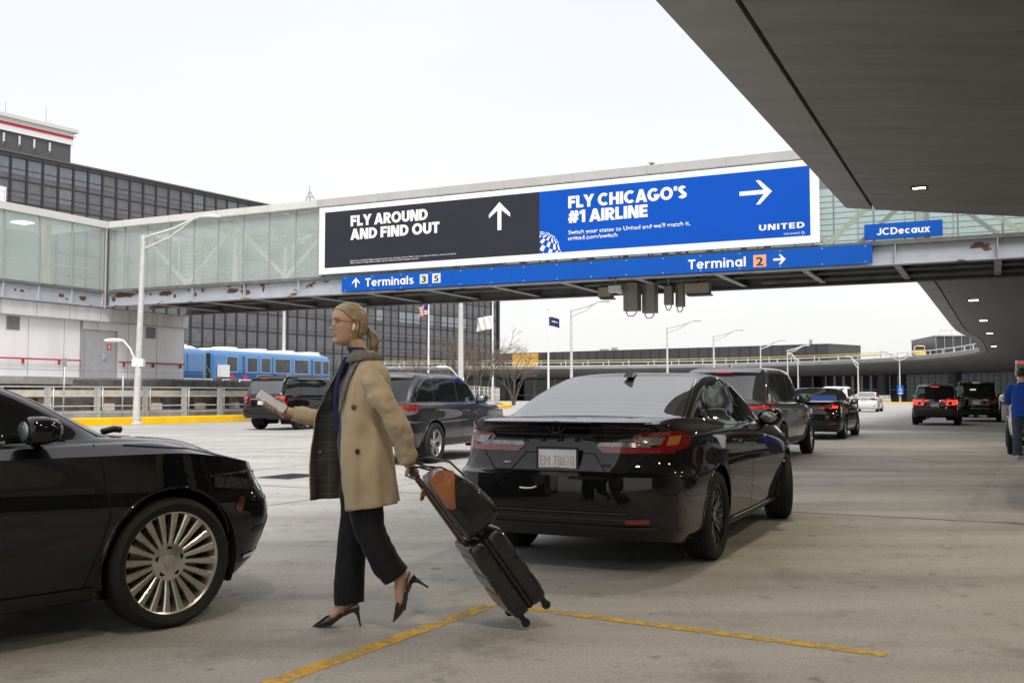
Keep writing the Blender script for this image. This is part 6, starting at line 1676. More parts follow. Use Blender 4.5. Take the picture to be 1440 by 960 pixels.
suv("large_suv", "large black SUV with unlit lamps, right of the compact SUV with brake lamps", W(53.2, .72, 0), HEAD, PAINT_BLACK, 5.1, 2.04, 1.88, (-1.5, 1.5), .39, 'dark', .26, belt=1.14, hood=1.1, cowl=(1.05, 1.22), wsx=.4, rs=.25, lamp='tall', lit=0, chrome=False, detail=False, rails=True, roofw=.76)
saloon("saloon_car", "white saloon farthest along the roadway, left of the blue accessibility sign", W(79.2, 8.55, 0), HEAD, P_WHITE, 4.9, 1.85, 1.47, (-1.40, 1.43), .335, 'silver', .225, lit=1, detail=False, txt=None, kind='plain')
suv("crossover_car", "white crossover showing only its roof beyond the black saloon with lit brake lamp", W(66.3, 8.9, 0), HEAD, P_WHITE, 4.9, 1.98, 1.78, (-1.45, 1.45), .37, 'silver', .24, lamp='block', chrome=False, detail=False)
suv("crossover_car", "pale silver crossover half hidden between the two black SUVs under the far canopy", W(63, 1.75, 0), HEAD, carpaint("pale_silver_paint", (0.42, 0.43, 0.44), 0.5), 4.6, 1.86, 1.66, (-1.33, 1.36), .36, 'silver', .24, lamp='block', chrome=False, detail=False)
ws_, wsh = suv("crossover_car", "white crossover with raised tailgate at the right edge behind the man in blue", W(25.05, -1.18, 0), HEAD, P_WHITE, 4.85, 1.93, 1.74, (-1.45, 1.42), .37, 'dark', .25, lamp='block', chrome=False, detail=False, spoiler=False)
h = 4.85 / 2
mb = MB(); mb.loft([[Vector((x, y, z)) for x, z in ((-h + .48, 1.70), (-h - .45, 1.93), (-h - .62, 1.90), (-h - .60, 1.85), (-h - .42, 1.86), (-h + .48, 1.63))] for y in (-.78, -.7, .7, .78)], True, True, smooth=False); tg = mb.build("tailgate", P_WHITE, ws_, bevel=.02)
mb = MB(); mb.box(-h - .40, -h + .30, -.6, .6, 1.79, 1.80); mb.build("tailgate_lining", BLACKP, tg)
for s in (1, -1):
    mb = MB(); mb.box(-h - .64, -h - .50, s * .55 - .2, s * .55 + .2, 1.855, 1.915); mb.build("taillight", LAMP_RDIM, tg)
sheet(wsh, "load_opening", [rounded([(.72, 1.60), (-.72, 1.60), (-.76, .82), (.76, .82)], .06)], 'rear', BLACKP, ws_, .012)
saloon("saloon_car", "black saloon whose door mirror alone pokes into the right edge of the view", W(14.05, -1.42, 0), HEAD, PAINT_BLACK, 4.9, 1.85, 1.45, (-1.40, 1.43), .335, 'silver', .225, detail=False, txt=None, kind='plain')
suv("van", "yellow van on the far upper deck, only its roof above the parapet", Vector((65.5, 160, CZ + .5)), R(70), P_YEL, 5.2, 2.0, 2.05, (-1.5, 1.5), .37, 'silver', .24, belt=1.2, hood=1.1, cowl=(1.4, 1.2), wsx=1.0, rs=.2, chrome=False, detail=False, rails=False, spoiler=False)
# ================================================================ PEOPLE
SKIN = M("skin", (0.53, 0.335, 0.25), 0.5, var=0.08, vscale=25)
SKIN.node_tree.nodes["Principled BSDF"].inputs['Subsurface Weight'].default_value = 0.15
SKIN.node_tree.nodes["Principled BSDF"].inputs['Subsurface Radius'].default_value = (.012, .005, .003)
def cloth_mat(name, c, var=0.12, vs=6, bump=0.25, bs=14, rough=0.85, sheen=0.2, stretch=None):
    m = M(name, c, rough, var=var, vscale=vs, bump=bump, bscale=bs, stretch=stretch)
    p = m.node_tree.nodes["Principled BSDF"]; p.inputs['Sheen Weight'].default_value = sheen; p.inputs['Specular IOR Level'].default_value = .25
    return m
def head_grid(nu=96, nv=80):
    """a head shaped from its profile: x forward, y left, z up, centre mid-skull"""
    zf = [-.116, -.110, -.102, -.090, -.078, -.070, -.050, -.036, -.020, .0, .014, .026, .045, .065, .085, .100, .110, .116]
    xf_ = [.030, .062, .077, .0855, .083, .0845, .0885, .0885, .089, .0885, .087, .0905, .0915, .086, .073, .054, .032, 0]
    zb_ = [-.116, -.10, -.08, -.05, -.02, .02, .05, .08, .10, .11, .116]; xb = [.012, .040, .058, .078, .094, .1005, .096, .077, .052, .031, 0]
    zw = [-.116, -.110, -.102, -.09, -.07, -.04, -.01, .02, .05, .08, .10, .11, .116]; wy = [.010, .024, .036, .047, .0565, .066, .0735, .0755, .073, .060, .041, .025, 0]
    P_ = np.zeros((nv + 1, nu, 3))
    def g_(a, s): return math.exp(-(a / s) ** 2)
    for i in range(nv + 1):
        la = -math.pi / 2 + math.pi * i / nv; Z = .116 * math.sin(la)
        F_, B_, W_ = (float(pchip(a, b_, [Z])[0]) for a, b_ in ((zf, xf_), (zb_, xb), (zw, wy)))
        for k in range(nu):
            lo = 2 * math.pi * k / nu; c, s_ = math.cos(lo), math.sin(lo)
            X = (F_ if c > 0 else B_) * math.copysign(abs(c) ** .86, c); Y = W_ * math.copysign(abs(s_) ** .90, s_)
            f = max(0, c) ** 1.2
            if c > 0:
                nz_ = float(pchip([-.045, -.036, -.031, -.024, -.012, .002, .014, .03], [0, .004, .016, .024, .017, .009, .003, 0], [Z])[0])
                sg = float(pchip([-.04, -.026, -.01, .015], [.014, .0125, .0095, .0075], [Z])[0])
                X += f * nz_ * g_(Y, sg) + f * .006 * g_(abs(Y) - .012, .006) * g_(Z + .029, .006)
                X -= f * .0105 * g_(abs(Y) - .033, .014) * g_(Z - .006, .011)
                X += f * .0035 * g_(abs(Y) - .030, .022) * g_(Z - .026, .006)
                X += f * (.0052 * g_(Y, .017) * g_(Z + .0485, .0048) + .0058 * g_(Y, .016) * g_(Z + .0605, .0052) - .0032 * g_(Y, .022) * g_(Z + .0545, .0022))
                X -= f * .003 * g_(Y, .018) * g_(Z + .071, .005); X += f * .004 * g_(Y, .016) * g_(Z + .090, .010)
                X += f * .003 * g_(abs(Y) - .044, .015) * g_(Z + .020, .015)
                X -= f * .002 * g_(abs(Y) - .026, .006) * g_(Z + .042, .016)
            P_[i, k] = (X, Y, Z)
    return P_
def grid_faces(bm, P_, xf, mask=None, off=0.0):
    nv, nu = P_.shape[0] - 1, P_.shape[1]
    C_ = np.array([0, 0, 0.0]); vs_ = {}
    def vert(i, k):
        key = (i, k % nu) if 0 < i < nv else (i, 0)
        if key not in vs_:
            p = P_[key[0], key[1]]; n_ = p / np.array([.098, .0755, .116]) ** 2; n_ = n_ / (np.linalg.norm(n_) + 1e-9)
            o_ = off(p) if callable(off) else off
            vs_[key] = bm.verts.new(xf @ Vector(p + n_ * o_))
        return vs_[key]
    for i in range(nv):
        for k in range(nu):
            if mask:
                c = (P_[i, k] + P_[i + 1, (k + 1) % nu]) / 2
                if not mask(c): continue
            q = []
            for a in (vert(i, k), vert(i, k + 1), vert(i + 1, k + 1), vert(i + 1, k)):
                if a not in q: q.append(a)
            if len(q) > 2:
                f = bm.faces.new(q); f.smooth = True
def ell_tube(mb, secs, n=20):
    """loft of ellipses; secs: (centre, rx, ry) or (centre, rx, ry, tilt) horizontal-ish rings"""
    rings = []
    for s in secs:
        c = Vector(s[0]); rx, ry = s[1], s[2]; tl = s[3] if len(s) > 3 else 0
        rings.append([c + Vector((rx * math.cos(a), ry * math.sin(a), rx * math.cos(a) * math.tan(tl))) for a in [2 * math.pi * k / n for k in range(n)]])
    mb.loft(rings, True, True)
def smooth_secs(secs, k=5):
    a = np.array([[*s[0], s[1], s[2], (s[3] if len(s) > 3 else 0)] for s in secs], float); t = np.arange(len(secs))
    q = pchip(t, a, np.linspace(0, len(secs) - 1, (len(secs) - 1) * k + 1))
    return [((r_[0], r_[1], r_[2]), r_[3], r_[4], r_[5]) for r_ in q]
def remeshed(mb, name, mat, parent, voxel=.0042, smooth=4):
    me = bpy.data.meshes.new("tmp"); bmesh.ops.recalc_face_normals(mb.bm, faces=mb.bm.faces); mb.bm.to_mesh(me); mb.bm.free()
    o = bpy.data.objects.new("tmp", me); col.objects.link(o)
    rm = o.modifiers.new("r", 'REMESH'); rm.mode = 'VOXEL'; rm.voxel_size = voxel; rm.use_smooth_shade = True
    sm = o.modifiers.new("s", 'SMOOTH'); sm.factor = .5; sm.iterations = smooth
    bpy.context.view_layer.update()
    nm = bpy.data.meshes.new_from_object(o.evaluated_get(bpy.context.evaluated_depsgraph_get()))
    bpy.data.objects.remove(o); nm.name = name
    for p in nm.polygons: p.use_smooth = True
    nm.materials.clear(); nm.materials.append(mat)
    r_ = bpy.data.objects.new(name, nm); col.objects.link(r_)
    if parent: r_.parent = parent
    return r_

# ---------------------------------------------------------------- the walking woman
woman = thing("person", "woman in tan trench coat and glasses striding left, phone in hand, pulling a suitcase", "person", (-.80, 5.40, 0), R(190))
HX = Matrix.Translation((.088, 0, 1.628)) @ Euler((0, R(-1), R(25))).to_matrix().to_4x4()
HG = head_grid()
HGF = head_grid(160, 120)
foot1 = Matrix.Translation((.075, -.075, 0)) @ Matrix.Rotation(R(-4), 4, 'Z')            # planted
foot2 = Matrix.Translation((-.19, .085, .285)) @ Matrix.Rotation(R(45), 4, 'Y') @ Matrix.Translation((0, 0, -.15))   # trailing, origin at the heel tip
mb = MB()
grid_faces(mb.bm, HG, HX)
ell_tube(mb, smooth_secs([((.0, 0, 1.40), .06, .075), ((.015, 0, 1.46), .052, .056), ((.045, 0, 1.52), .050, .050), ((.07, 0, 1.56), .05, .048)]))
ell_tube(mb, smooth_secs([((.0, 0, .86), .10, .155), ((.0, 0, 1.0), .095, .145), ((.01, 0, 1.12), .09, .125), ((.01, 0, 1.28), .10, .135), ((0, 0, 1.36), .07, .12), ((0, 0, 1.42), .05, .07)]))
mb.tube([(-.012, .10, 1.375), (-.036, .160, 1.325), (-.072, .190, 1.255), (-.118, .203, 1.18), (-.165, .198, 1.10), (-.20, .168, 1.01), (-.228, .128, .90), (-.236, .118, .872)], [.034, .042, .042, .041, .038, .034, .028, .026], 12)
mb.tube([(.0, -.10, 1.375), (.008, -.165, 1.325), (.06, -.213, 1.23), (.13, -.240, 1.115), (.25, -.24, 1.12), (.385, -.225, 1.150), (.42, -.222, 1.158)], [.034, .042, .042, .040, .036, .027, .025], 12)
for sgn, pts in ((-1, [(.01, -.085, .90), (.045, -.08, .52), (.07, -.077, .18)]), (1, [(-.01, .085, .90), (-.03, .088, .52), (-.17, .086, .315)])):
    mb.tube([pts[0], tuple((np.array(pts[0]) + pts[1]) / 2), pts[1], tuple((np.array(pts[1]) * .6 + np.array(pts[2]) * .4)), pts[2]], [.085, .072, .055, .052, .036], 14)
for F_ in (foot1, foot2):
    T = lambda p: F_ @ Vector(p)
    mb.tube([T((-.012, 0, .24)), T((.0, 0, .17)), T((.012, 0, .135)), T((.05, 0, .095)), T((.10, 0, .046)), T((.135, 0, .022)), T((.155, 0, .015))], [.036, .029, .031, .029, .024, .016, .006], 12)
    mb.tube([T((.0, 0, .15)), T((-.030, 0, .125)), T((-.040, 0, .105)), T((-.02, 0, .095)), T((.03, 0, .07))], [.028, .026, .022, .022, .02], 10)
# far hand under the phone: palm, four fingers round its near edge, thumb over the far edge
U_ = Vector((.85, 0, .53)).normalized(); N0 = Vector((-.53, 0, .85)).normalized(); N_ = N0 * math.cos(R(32)) + Vector((0, 1, 0)) * math.sin(R(32)); YV = Vector((0, 1, 0)) * math.cos(R(32)) - N0 * math.sin(R(32)); PH = Vector((.500, -.200, 1.212))
def ph(s, y, n): return PH + U_ * s + YV * y + N_ * n
mb.loft([[ph(s, y0 + yy, n0 + nn) for yy, nn in ((-.034, -.012), (.034, -.012), (.040, .0), (.034, .012), (-.034, .012), (-.040, 0))] for s, y0, n0 in ((-.105, -.026, -.045), (-.075, -.02, -.032), (-.03, -.014, -.024), (.008, -.012, -.024))], True, True)
for k, (s, ln) in enumerate(((.022, .9), (.003, 1.0), (-.017, .95), (-.036, .78))):
    mb.tube([ph(s - .01, -.02, -.024), ph(s, .012, -.026), ph(s + .003, .012 + .026 * ln, -.024), ph(s + .005, .046, -.006), ph(s + .005, .047, .010 + .006 * ln)], [.0098, .0095, .009, .0083, .0062], 10)
mb.tube([ph(-.08, -.045, -.030), ph(-.055, -.058, -.006), ph(-.028, -.052, .012), ph(-.002, -.036, .0125)], [.0125, .012, .0105, .008], 10)
# near hand closed round the case handle
GW = Vector((.30, -.95, 0))                                    # direction of the grip bar in the world
rz = Matrix.Rotation(-R(190), 3, 'Z'); gb = (rz @ GW).normalized()
HC = Vector((-.248, .105, .832))
gx = gb; gz = Vector((0, 0, 1)); gy = gz.cross(gx).normalized()
def gp(a, b_, c): return HC + gx * a + gy * b_ + gz * c
mb.loft([[gp(a + aa, bb, c) for aa, bb in ((-.036, -.012), (.036, -.012), (.036, .014), (-.036, .014))] for a, c in ((0, .060), (0, .040), (0, .018))], True, True)
mb.tube([(-.236, .118, .885), gp(0, .0, .055)], [.026, .024], 10)
for k, (a, r_) in enumerate(((.030, .0092), (.010, .0098), (-.011, .0094), (-.031, .0080))):
    mb.tube([gp(a, .012, .03), gp(a, .029, .012), gp(a, .026, -.012), gp(a, .004, -.024), gp(a, -.016, -.014)], [r_ * 1.05, r_, r_, r_ * .92, r_ * .75], 10)
mb.tube([gp(.030, -.012, .034), gp(.040, -.030, .016), gp(.026, -.032, -.004), gp(.006, -.027, -.012)], [.0115, .011, .0098, .0075], 10)
remeshed(mb, "body", SKIN, woman, .0042, 3)

# face details
def on_head(p): return HX @ Vector(p)
EYE_W = M("eye_white", (0.62, 0.60, 0.57), 0.2); IRIS = M("iris", (0.035, 0.045, 0.05), 0.1); LIP = M("lips", (0.36, 0.16, 0.14), 0.4); BROW = M("brow_hair", (0.17, 0.115, 0.07), 0.8)
hb = bmesh.new(); grid_faces(hb, HGF, Matrix.Identity(4)); HT = BVHTree.FromBMesh(hb); hb.free()
def face_pt(y, z, off=0.0):
    h_ = HT.ray_cast(Vector((.3, y, z)), Vector((-1, 0, 0))); return on_head(h_[0] + Vector((off, 0, 0)))
for s in (1, -1):
    mb = MB(); bmesh.ops.create_uvsphere(mb.bm, u_segments=16, v_segments=12, radius=.0122, matrix=HX @ Matrix.Translation((.0655, s * .0325, .007))); mb.build("eye", EYE_W, woman, smooth=60)
    mb = MB(); bmesh.ops.create_uvsphere(mb.bm, u_segments=12, v_segments=8, radius=.0062, matrix=HX @ Matrix.Translation((.0722, s * .0325, .0068))); mb.build("iris", IRIS, woman, smooth=60)
    mb = MB(); mb.tube([face_pt(s * y, z, .001) for y, z in ((.013, .0265), (.024, .0305), (.036, .0315), (.048, .027))], [.0018, .0027, .0024, .001], 6); mb.build("eyebrow", BROW, woman, smooth=60)
    mb = MB(); mb.tube([on_head((.0735, s * .0215, .0085)), on_head((.0785, s * .028, .0140)), on_head((.0780, s * .036, .0140)), on_head((.0700, s * .0445, .0080))], [.0014, .0022, .0022, .0014], 6); mb.build("eyelid", SKIN, woman, smooth=60)
    mb = MB(); mb.tube([on_head((.0725, s * .0215, .005)), on_head((.0772, s * .0325, -.0005)), on_head((.0700, s * .0445, .005))], [.001, .0018, .001], 6); mb.build("eyelid", SKIN, woman, smooth=60)
    mb = MB(); mb.tube([on_head((.0745, s * .0225, .0085)), on_head((.0795, s * .030, .0125)), on_head((.0780, s * .038, .0122)), on_head((.0705, s * .0455, .0075))], .0009, 5); mb.build("lashes", BLACKP, woman)
    mb = MB(); mb.loft([[on_head((-.004 - .015 * math.cos(a) * w_ - .004, s * (.0715 + d_ + .006 * (math.cos(a) > 0) * d_ * 40), -.002 + .030 * math.sin(a) * w_ - .004 * math.cos(a))) for a in [2 * math.pi * k / 16 for k in range(16)]] for w_, d_ in ((.75, -.004), (1.0, .003), (1.03, .008), (.86, .010), (.62, .005), (.3, .004))], True, True); mb.build("ear", SKIN, woman, smooth=60)
mb = MB(); grid_faces(mb.bm, HGF, HX, lambda c: c[0] > .05 and -.0665 < c[2] < -.0455 and abs(c[2] + .0558) < (.0112 if c[2] < -.0545 else .0092) * max(0, 1 - (c[1] / .0245) ** 2) ** .7, .0006); mb.build("lips", LIP, woman, smooth=70)
# hair pulled back into a low ponytail
HAIR = M("ash_blond_hair", (0.42, 0.34, 0.225), 0.42, var=0.35, vscale=30, stretch=(.25, 1.0, 1.6), bump=.25, bscale=70, c2=(0.19, 0.14, 0.085))
def hair_mask(c):
    x, y, z = c
    line = .078 - 1.0 * max(0, .062 - x) ** 1 * (1.0 if x > .0 else 1.0)        # hairline drops from forehead towards the ear
    if x > .01: return z > .080 - .95 * (.075 - min(x, .075)) and z > -.004
    if x > -.03: return z > .018
    return z > -.066
mb = MB(); grid_faces(mb.bm, HGF, HX, hair_mask, lambda p: .004 + .008 * max(0, min(1, (-p[0] + .08) / .13)))
hair = mb.build("hair", HAIR, woman, smooth=80); so = hair.modifiers.new("t", 'SOLIDIFY'); so.thickness = .008; so.offset = -1
mb = MB(); B0 = Vector((-.098, 0, -.035))
pts = [(-.090, .0, -.030), (-.112, .004, -.026), (-.138, .006, -.040), (-.152, .008, -.078), (-.150, .008, -.125), (-.142, .006, -.160)]
mb.tube([on_head(p) for p in pts], [.024, .017, .026, .030, .024, .008], 14); mb.build("ponytail", HAIR, woman, smooth=80)
mb = MB(); mb.tube([on_head((-.106, .0, -.027)), on_head((-.118, .002, -.027))], .0205, 14); mb.build("hair_tie", BLACKP, woman, smooth=60)
mb = MB(); rgh = random.Random(4)
for k in range(130):
    a_, r_ = rgh.uniform(0, 6.283), rgh.uniform(.6, 1.15); ex = rgh.uniform(.8, 1.12)
    mb.tube([on_head((p[0] + math.cos(a_) * w_ * r_ * .8, p[1] + math.sin(a_) * w_ * r_, p[2] if i_ < 4 else p[2] * ex)) for i_, (p, w_) in enumerate(zip(pts, (.022, .017, .026, .031, .027, .016)))], .0008, 3, caps=False)
mb.build("hair_strands", HAIR, woman)['kind'] = 'stuff'
# glasses, ear bud, gold earring
FRM = M("dark_tortoise_frame", (0.045, 0.028, 0.022), 0.25, coat=.5)
gl = thing_part = bpy.data.objects.new("glasses", None); col.objects.link(gl); gl.parent = woman
lens_m = glass_mat("clear_lens", (.92, .94, .95), (.75, .78, .8), .13, .02)
for s in (1, -1):
    mb = MB(); c0 = (.109, s * .033, .006)
    ringp = [on_head((c0[0] - .010 * (abs(math.cos(a)) if math.cos(a) * 1 > 0 else 0) * 1.0, s * (.033 + .026 * math.cos(a)), c0[2] + .0215 * math.sin(a))) for a in np.linspace(0, 2 * math.pi, 25)]
    mb.tube(ringp, .0019, 6, caps=False); mb.build("lens_rim", FRM, gl, smooth=60)
    mb = MB(); mb.bm.faces.new([mb.bm.verts.new(p) for p in ringp[:-1]]); lo_ = mb.build("lens", lens_m, gl); so = lo_.modifiers.new("t", 'SOLIDIFY'); so.thickness = .0015
    mb = MB(); mb.tube([on_head((.098, s * .060, .012)), on_head((.06, s * .076, .012)), on_head((.005, s * .081, .012)), on_head((-.012, s * .080, .0))], .0018, 6); mb.build("temple", FRM, gl, smooth=60)
mb = MB(); mb.tube([on_head((.109, .008, .010)), on_head((.113, 0, .012)), on_head((.109, -.008, .010))], .0018, 6); mb.build("bridge", FRM, gl, smooth=60)
mb = MB(); mb.tube([on_head((.004, .084, -.004)), on_head((.010, .087, -.010)), on_head((.012, .085, -.034))], [.008, .0075, .0042], 10); mb.build("earbud", WHITEP, woman, smooth=60)
GOLD = M("brushed_gold", (0.70, 0.56, 0.25), 0.3, .9)
for s in (1, -1):
    mb = MB(); mb.lathe([(0, -.003), (.0175, -.003), (.019, 0), (.0175, .003), (0, .004)], 'y', 22); e_ = mb.build("earring", GOLD, woman, smooth=40); e_.matrix_local = HX @ Matrix.Translation((.006, s * .080, -.066))

# clothes
NAVY = cloth_mat("navy_blouse", (0.014, 0.020, 0.075), .2, 8, .3, 12, .6)
TROU = cloth_mat("black_navy_trousers", (0.0075, 0.008, 0.012), .3, 5, .35, 7, .8, .1, stretch=(1, 1, .25))
TAN = cloth_mat("tan_trench_cloth", (0.44, 0.36, 0.25), .10, 4, .6, 5, .85, .15, stretch=(1, 1, .45))
SHOE = M("black_patent_leather", (0.008, 0.008, 0.012), 0.18, coat=.7)
def plaid(name, a, b_, c):
    m = bpy.data.materials.new(name); m.use_nodes = True; n, l = m.node_tree.nodes, m.node_tree.links; p = n["Principled BSDF"]; p.inputs['Roughness'].default_value = .85
    t = n.new("ShaderNodeTexCoord")
    def band(ax, sc, lo, hi):
        w_ = n.new("ShaderNodeTexWave"); w_.wave_type = 'BANDS'; w_.bands_direction = ax; w_.inputs['Scale'].default_value = sc; w_.inputs['Distortion'].default_value = .4
        l.new(t.outputs['Object'], w_.inputs[0]); r_ = n.new("ShaderNodeMapRange"); r_.inputs[1].default_value = lo; r_.inputs[2].default_value = hi; l.new(w_.outputs[1], r_.inputs[0]); return r_.outputs[0]
    def mix(x, y, f):
        q = n.new("ShaderNodeMix"); q.data_type = 'RGBA'; l.new(f, q.inputs[0])
        (l.new(x, q.inputs[6]) if not isinstance(x, tuple) else setattr(q.inputs[6], 'default_value', (*x, 1))); q.inputs[7].default_value = (*y, 1); return q.outputs[2]
    col_ = mix(a, b_, band('Z', 6.5, .93, .97)); col_ = mix(col_, b_, band('X', 6.0, .94, .98)); col_ = mix(col_, c, band('Z', 34, .35, .75)); col_ = mix(col_, tuple(x * .8 for x in a), band('X', 34, .35, .75))
    l.new(col_, p.inputs['Base Color']); return m
PLAID = plaid("grey_check_lining", (0.055, 0.054, 0.056), (0.16, 0.155, 0.15), (0.075, 0.073, 0.072))
PLAID_L = plaid("pale_grey_check_collar", (0.16, 0.155, 0.15), (0.34, 0.33, 0.32), (0.11, 0.105, 0.10))
mb = MB(); ell_tube(mb, smooth_secs([((.015, 0, .87), .112, .150), ((.02, 0, .98), .122, .160), ((.025, 0, 1.12), .108, .145), ((.03, 0, 1.28), .112, .140), ((.015, 0, 1.37), .080, .115), ((.015, 0, 1.43), .062, .072), ((.025, 0, 1.47), .058, .062), ((.045, 0, 1.505), .056, .056)]), 28); mb.build("blouse", NAVY, woman, smooth=70)
mb = MB(); rings = []
for x, z, w_ in ((.100, 1.455, .012), (.118, 1.42, .016), (.140, 1.36, .020), (.158, 1.28, .022), (.160, 1.18, .022), (.150, 1.06, .02)):
    rings.append([Vector((x - .012, .02 - w_, z)), Vector((x + .006, .02 - w_ * .6, z)), Vector((x + .008, .02 + w_ * .4, z)), Vector((x - .012, .02 + w_, z))])
mb.loft(rings, True, True); mb.build("blouse_tie", cloth_mat("bright_navy_tie", (0.014, 0.022, 0.085), .2, 8), woman, smooth=60)
mb = MB()
ell_tube(mb, smooth_secs([((.0, -.05, 1.0), .11, .11), ((.01, -.085, .88), .112, .098), ((.033, -.086, .70), .093, .084), ((.052, -.082, .50), .079, .073), ((.066, -.077, .30), .073, .068), ((.072, -.075, .13), .077, .068, -.10)], 10), 32)
lp = pchip(np.arange(7), np.array([(.0, .05, 1.0, .115), (.0, .085, .88, .108), (-.008, .087, .70, .094), (-.022, .087, .56, .084), (-.058, .087, .46, .077), (-.115, .087, .365, .072), (-.168, .086, .288, .072)]), np.linspace(0, 6, 43))
mb.tube([tuple(q[:3]) for q in lp], [float(q[3]) * (1 + .018 * math.sin(i * 1.4) * (i > 18)) for i, q in enumerate(lp)], 32, caps=False)
tro = mb.build("trousers", TROU, woman, smooth=70)
for F_ in (foot1, foot2):
    mb = MB(); T = lambda p: F_ @ Vector(p)
    # sole and pointed toe box, low heel cup, stiletto, sling strap
    rings = []
    for x, zb, zt, w_ in ((.190, .004, .009, .003), (.172, .003, .022, .014), (.145, .002, .042, .029), (.115, .004, .064, .038), (.095, .012, .074, .039)):
        rings.append([T((x, w_ * math.cos(a), (zb + zt) / 2 + (zt - zb) / 2 * math.sin(a) * (1.0 if math.sin(a) > 0 else 1.0))) for a in [2 * math.pi * k / 16 for k in range(16)]])
    mb.loft(rings, True, True)
    rings = [[T((x, -w_, zb)), T((x, -w_, zb + h_)), T((x, -w_ + .005, zb + h_)), T((x, -w_ + .005, zb + .006)), T((x, w_ - .005, zb + .006)), T((x, w_ - .005, zb + h_)), T((x, w_, zb + h_)), T((x, w_, zb))] for x, zb, w_, h_ in ((.100, .006, .036, .040), (.06, .034, .032, .022), (.02, .064, .029, .018), (-.02, .080, .028, .020), (-.048, .084, .022, .022), (-.062, .086, .010, .020))]
    mb.loft(rings, True, True)
    mb.tube([T((-.040, 0, .086)), T((-.052, 0, .066)), T((-.060, 0, .03)), T((-.066, 0, 0.0))], [.019, .011, .006, .005], 10)
    mb.tube([T((.02, .034, .085)), T((-.02, .034, .118)), T((-.050, .018, .128)), T((-.058, 0, .130)), T((-.050, -.018, .128)), T((-.02, -.034, .118)), T((.02, -.034, .085))], .004, 6)
    mb.build("shoe", SHOE, woman, smooth=50)
# coat: open sheet from the near front edge round the back to the far front edge, which blows forward and shows its lining
CR = [  # z, outline (x, y)
    (.675, [(.100, .165), (.03, .222), (-.075, .205), (-.165, .10), (-.182, 0), (-.165, -.10), (-.06, -.205), (.08, -.225), (.20, -.205), (.300, -.15)]),
    (.80, [(.118, .150), (.045, .212), (-.065, .198), (-.152, .10), (-.168, 0), (-.152, -.10), (-.05, -.20), (.08, -.215), (.19, -.195), (.298, -.14)]),
    (.95, [(.132, .135), (.055, .200), (-.050, .190), (-.138, .10), (-.152, 0), (-.138, -.10), (-.04, -.19), (.08, -.205), (.18, -.185), (.288, -.13)]),
    (1.10, [(.132, .125), (.055, .188), (-.040, .186), (-.128, .10), (-.142, 0), (-.128, -.10), (-.03, -.185), (.07, -.195), (.17, -.165), (.262, -.11)]),
    (1.22, [(.122, .112), (.055, .182), (-.035, .188), (-.128, .11), (-.142, 0), (-.128, -.11), (-.02, -.185), (.07, -.185), (.15, -.14), (.222, -.095)]),
    (1.32, [(.098, .100), (.050, .172), (-.030, .194), (-.128, .12), (-.140, 0), (-.128, -.12), (-.02, -.19), (.06, -.175), (.12, -.12), (.180, -.078)]),
    (1.385, [(.070, .085), (.040, .140), (-.022, .185), (-.110, .12), (-.122, 0), (-.110, -.12), (-.012, -.18), (.05, -.14), (.09, -.10), (.140, -.066)]),
    (1.425, [(.050, .074), (.026, .104), (-.020, .128), (-.086, .085), (-.095, 0), (-.086, -.085), (-.012, -.125), (.035, -.105), (.07, -.08), (.108, -.060)]),
    (1.455, [(.040, .066), (.016, .080), (-.022, .086), (-.062, .055), (-.070, 0), (-.062, -.055), (-.018, -.085), (.022, -.080), (.05, -.07), (.082, -.056)]),
    (1.485, [(.036, .064), (.012, .072), (-.022, .074), (-.052, .048), (-.058, 0), (-.052, -.048), (-.02, -.072), (.018, -.072), (.045, -.062), (.07, -.052)]),
]
NS = 82; zl = np.linspace(CR[0][0], CR[-1][0], 72)
prof = np.array([pchip(np.arange(10), np.array(o_, float), np.linspace(0, 9, NS)) for z, o_ in CR])          # level x NS x 2
flat = pchip([c[0] for c in CR], prof.reshape(len(CR), -1), zl).reshape(len(zl), NS, 2)
mb = MB(); V_ = []
for i, z in enumerate(zl):
    row = []
    for k in range(NS):
        x, y = flat[i, k]; low = max(0, (1.25 - z) / .55); r_ = math.hypot(x, y) + 1e-6
        fold = .0075 * low * math.sin(k * .53 + 1.2 * math.sin(z * 5)) + .005 * math.sin(z * 34 + k * .17) * math.exp(-((z - 1.14) / .10) ** 2) + .0035 * math.sin(z * 21 - k * .28)
        zz = z - (.028 * low * (1 if k < NS * .3 else 0) * (1 - k / (NS * .3)) if low > 0 else 0)
        row.append(mb.bm.verts.new((x + x / r_ * fold, y + y / r_ * fold, zz)))
    V_.append(row)
for i in range(len(zl) - 1):
    for k in range(NS - 1):
        f = mb.bm.faces.new((V_[i][k], V_[i][k + 1], V_[i + 1][k + 1], V_[i + 1][k])); f.smooth = True
for f in mb.bm.faces: f.normal_update()
c0 = mb.bm.faces[:][5]
if c0.normal.dot(c0.calc_center_median() - Vector((0, 0, c0.calc_center_median().z))) < 0: bmesh.ops.reverse_faces(mb.bm, faces=mb.bm.faces[:])
coat = mb.build("coat", [TAN, PLAID], woman, keep_normals=True)
so = coat.modifiers.new("lining", 'SOLIDIFY'); so.thickness = .007; so.offset = -1; so.material_offset = 1; so.material_offset_rim = 0
from mathutils import noise as mnoise
def crumple(o, amp, sc, seed=0.0, oct_=3, fade=None):
    me = o.data; nr = [v.normal.copy() for v in me.vertices]
    for v, n_ in zip(me.vertices, nr):
        p = Vector((v.co.x * sc[0] + seed, v.co.y * sc[1] + seed, v.co.z * sc[2] - seed))
        w_ = mnoise.fractal(p, 1.0, 2.0, oct_, noise_basis='PERLIN_ORIGINAL'); w_ = math.copysign(abs(w_) ** .8, w_)
        v.co = v.co + n_ * (amp * w_ * (fade(v.co) if fade else 1))
    me.update()
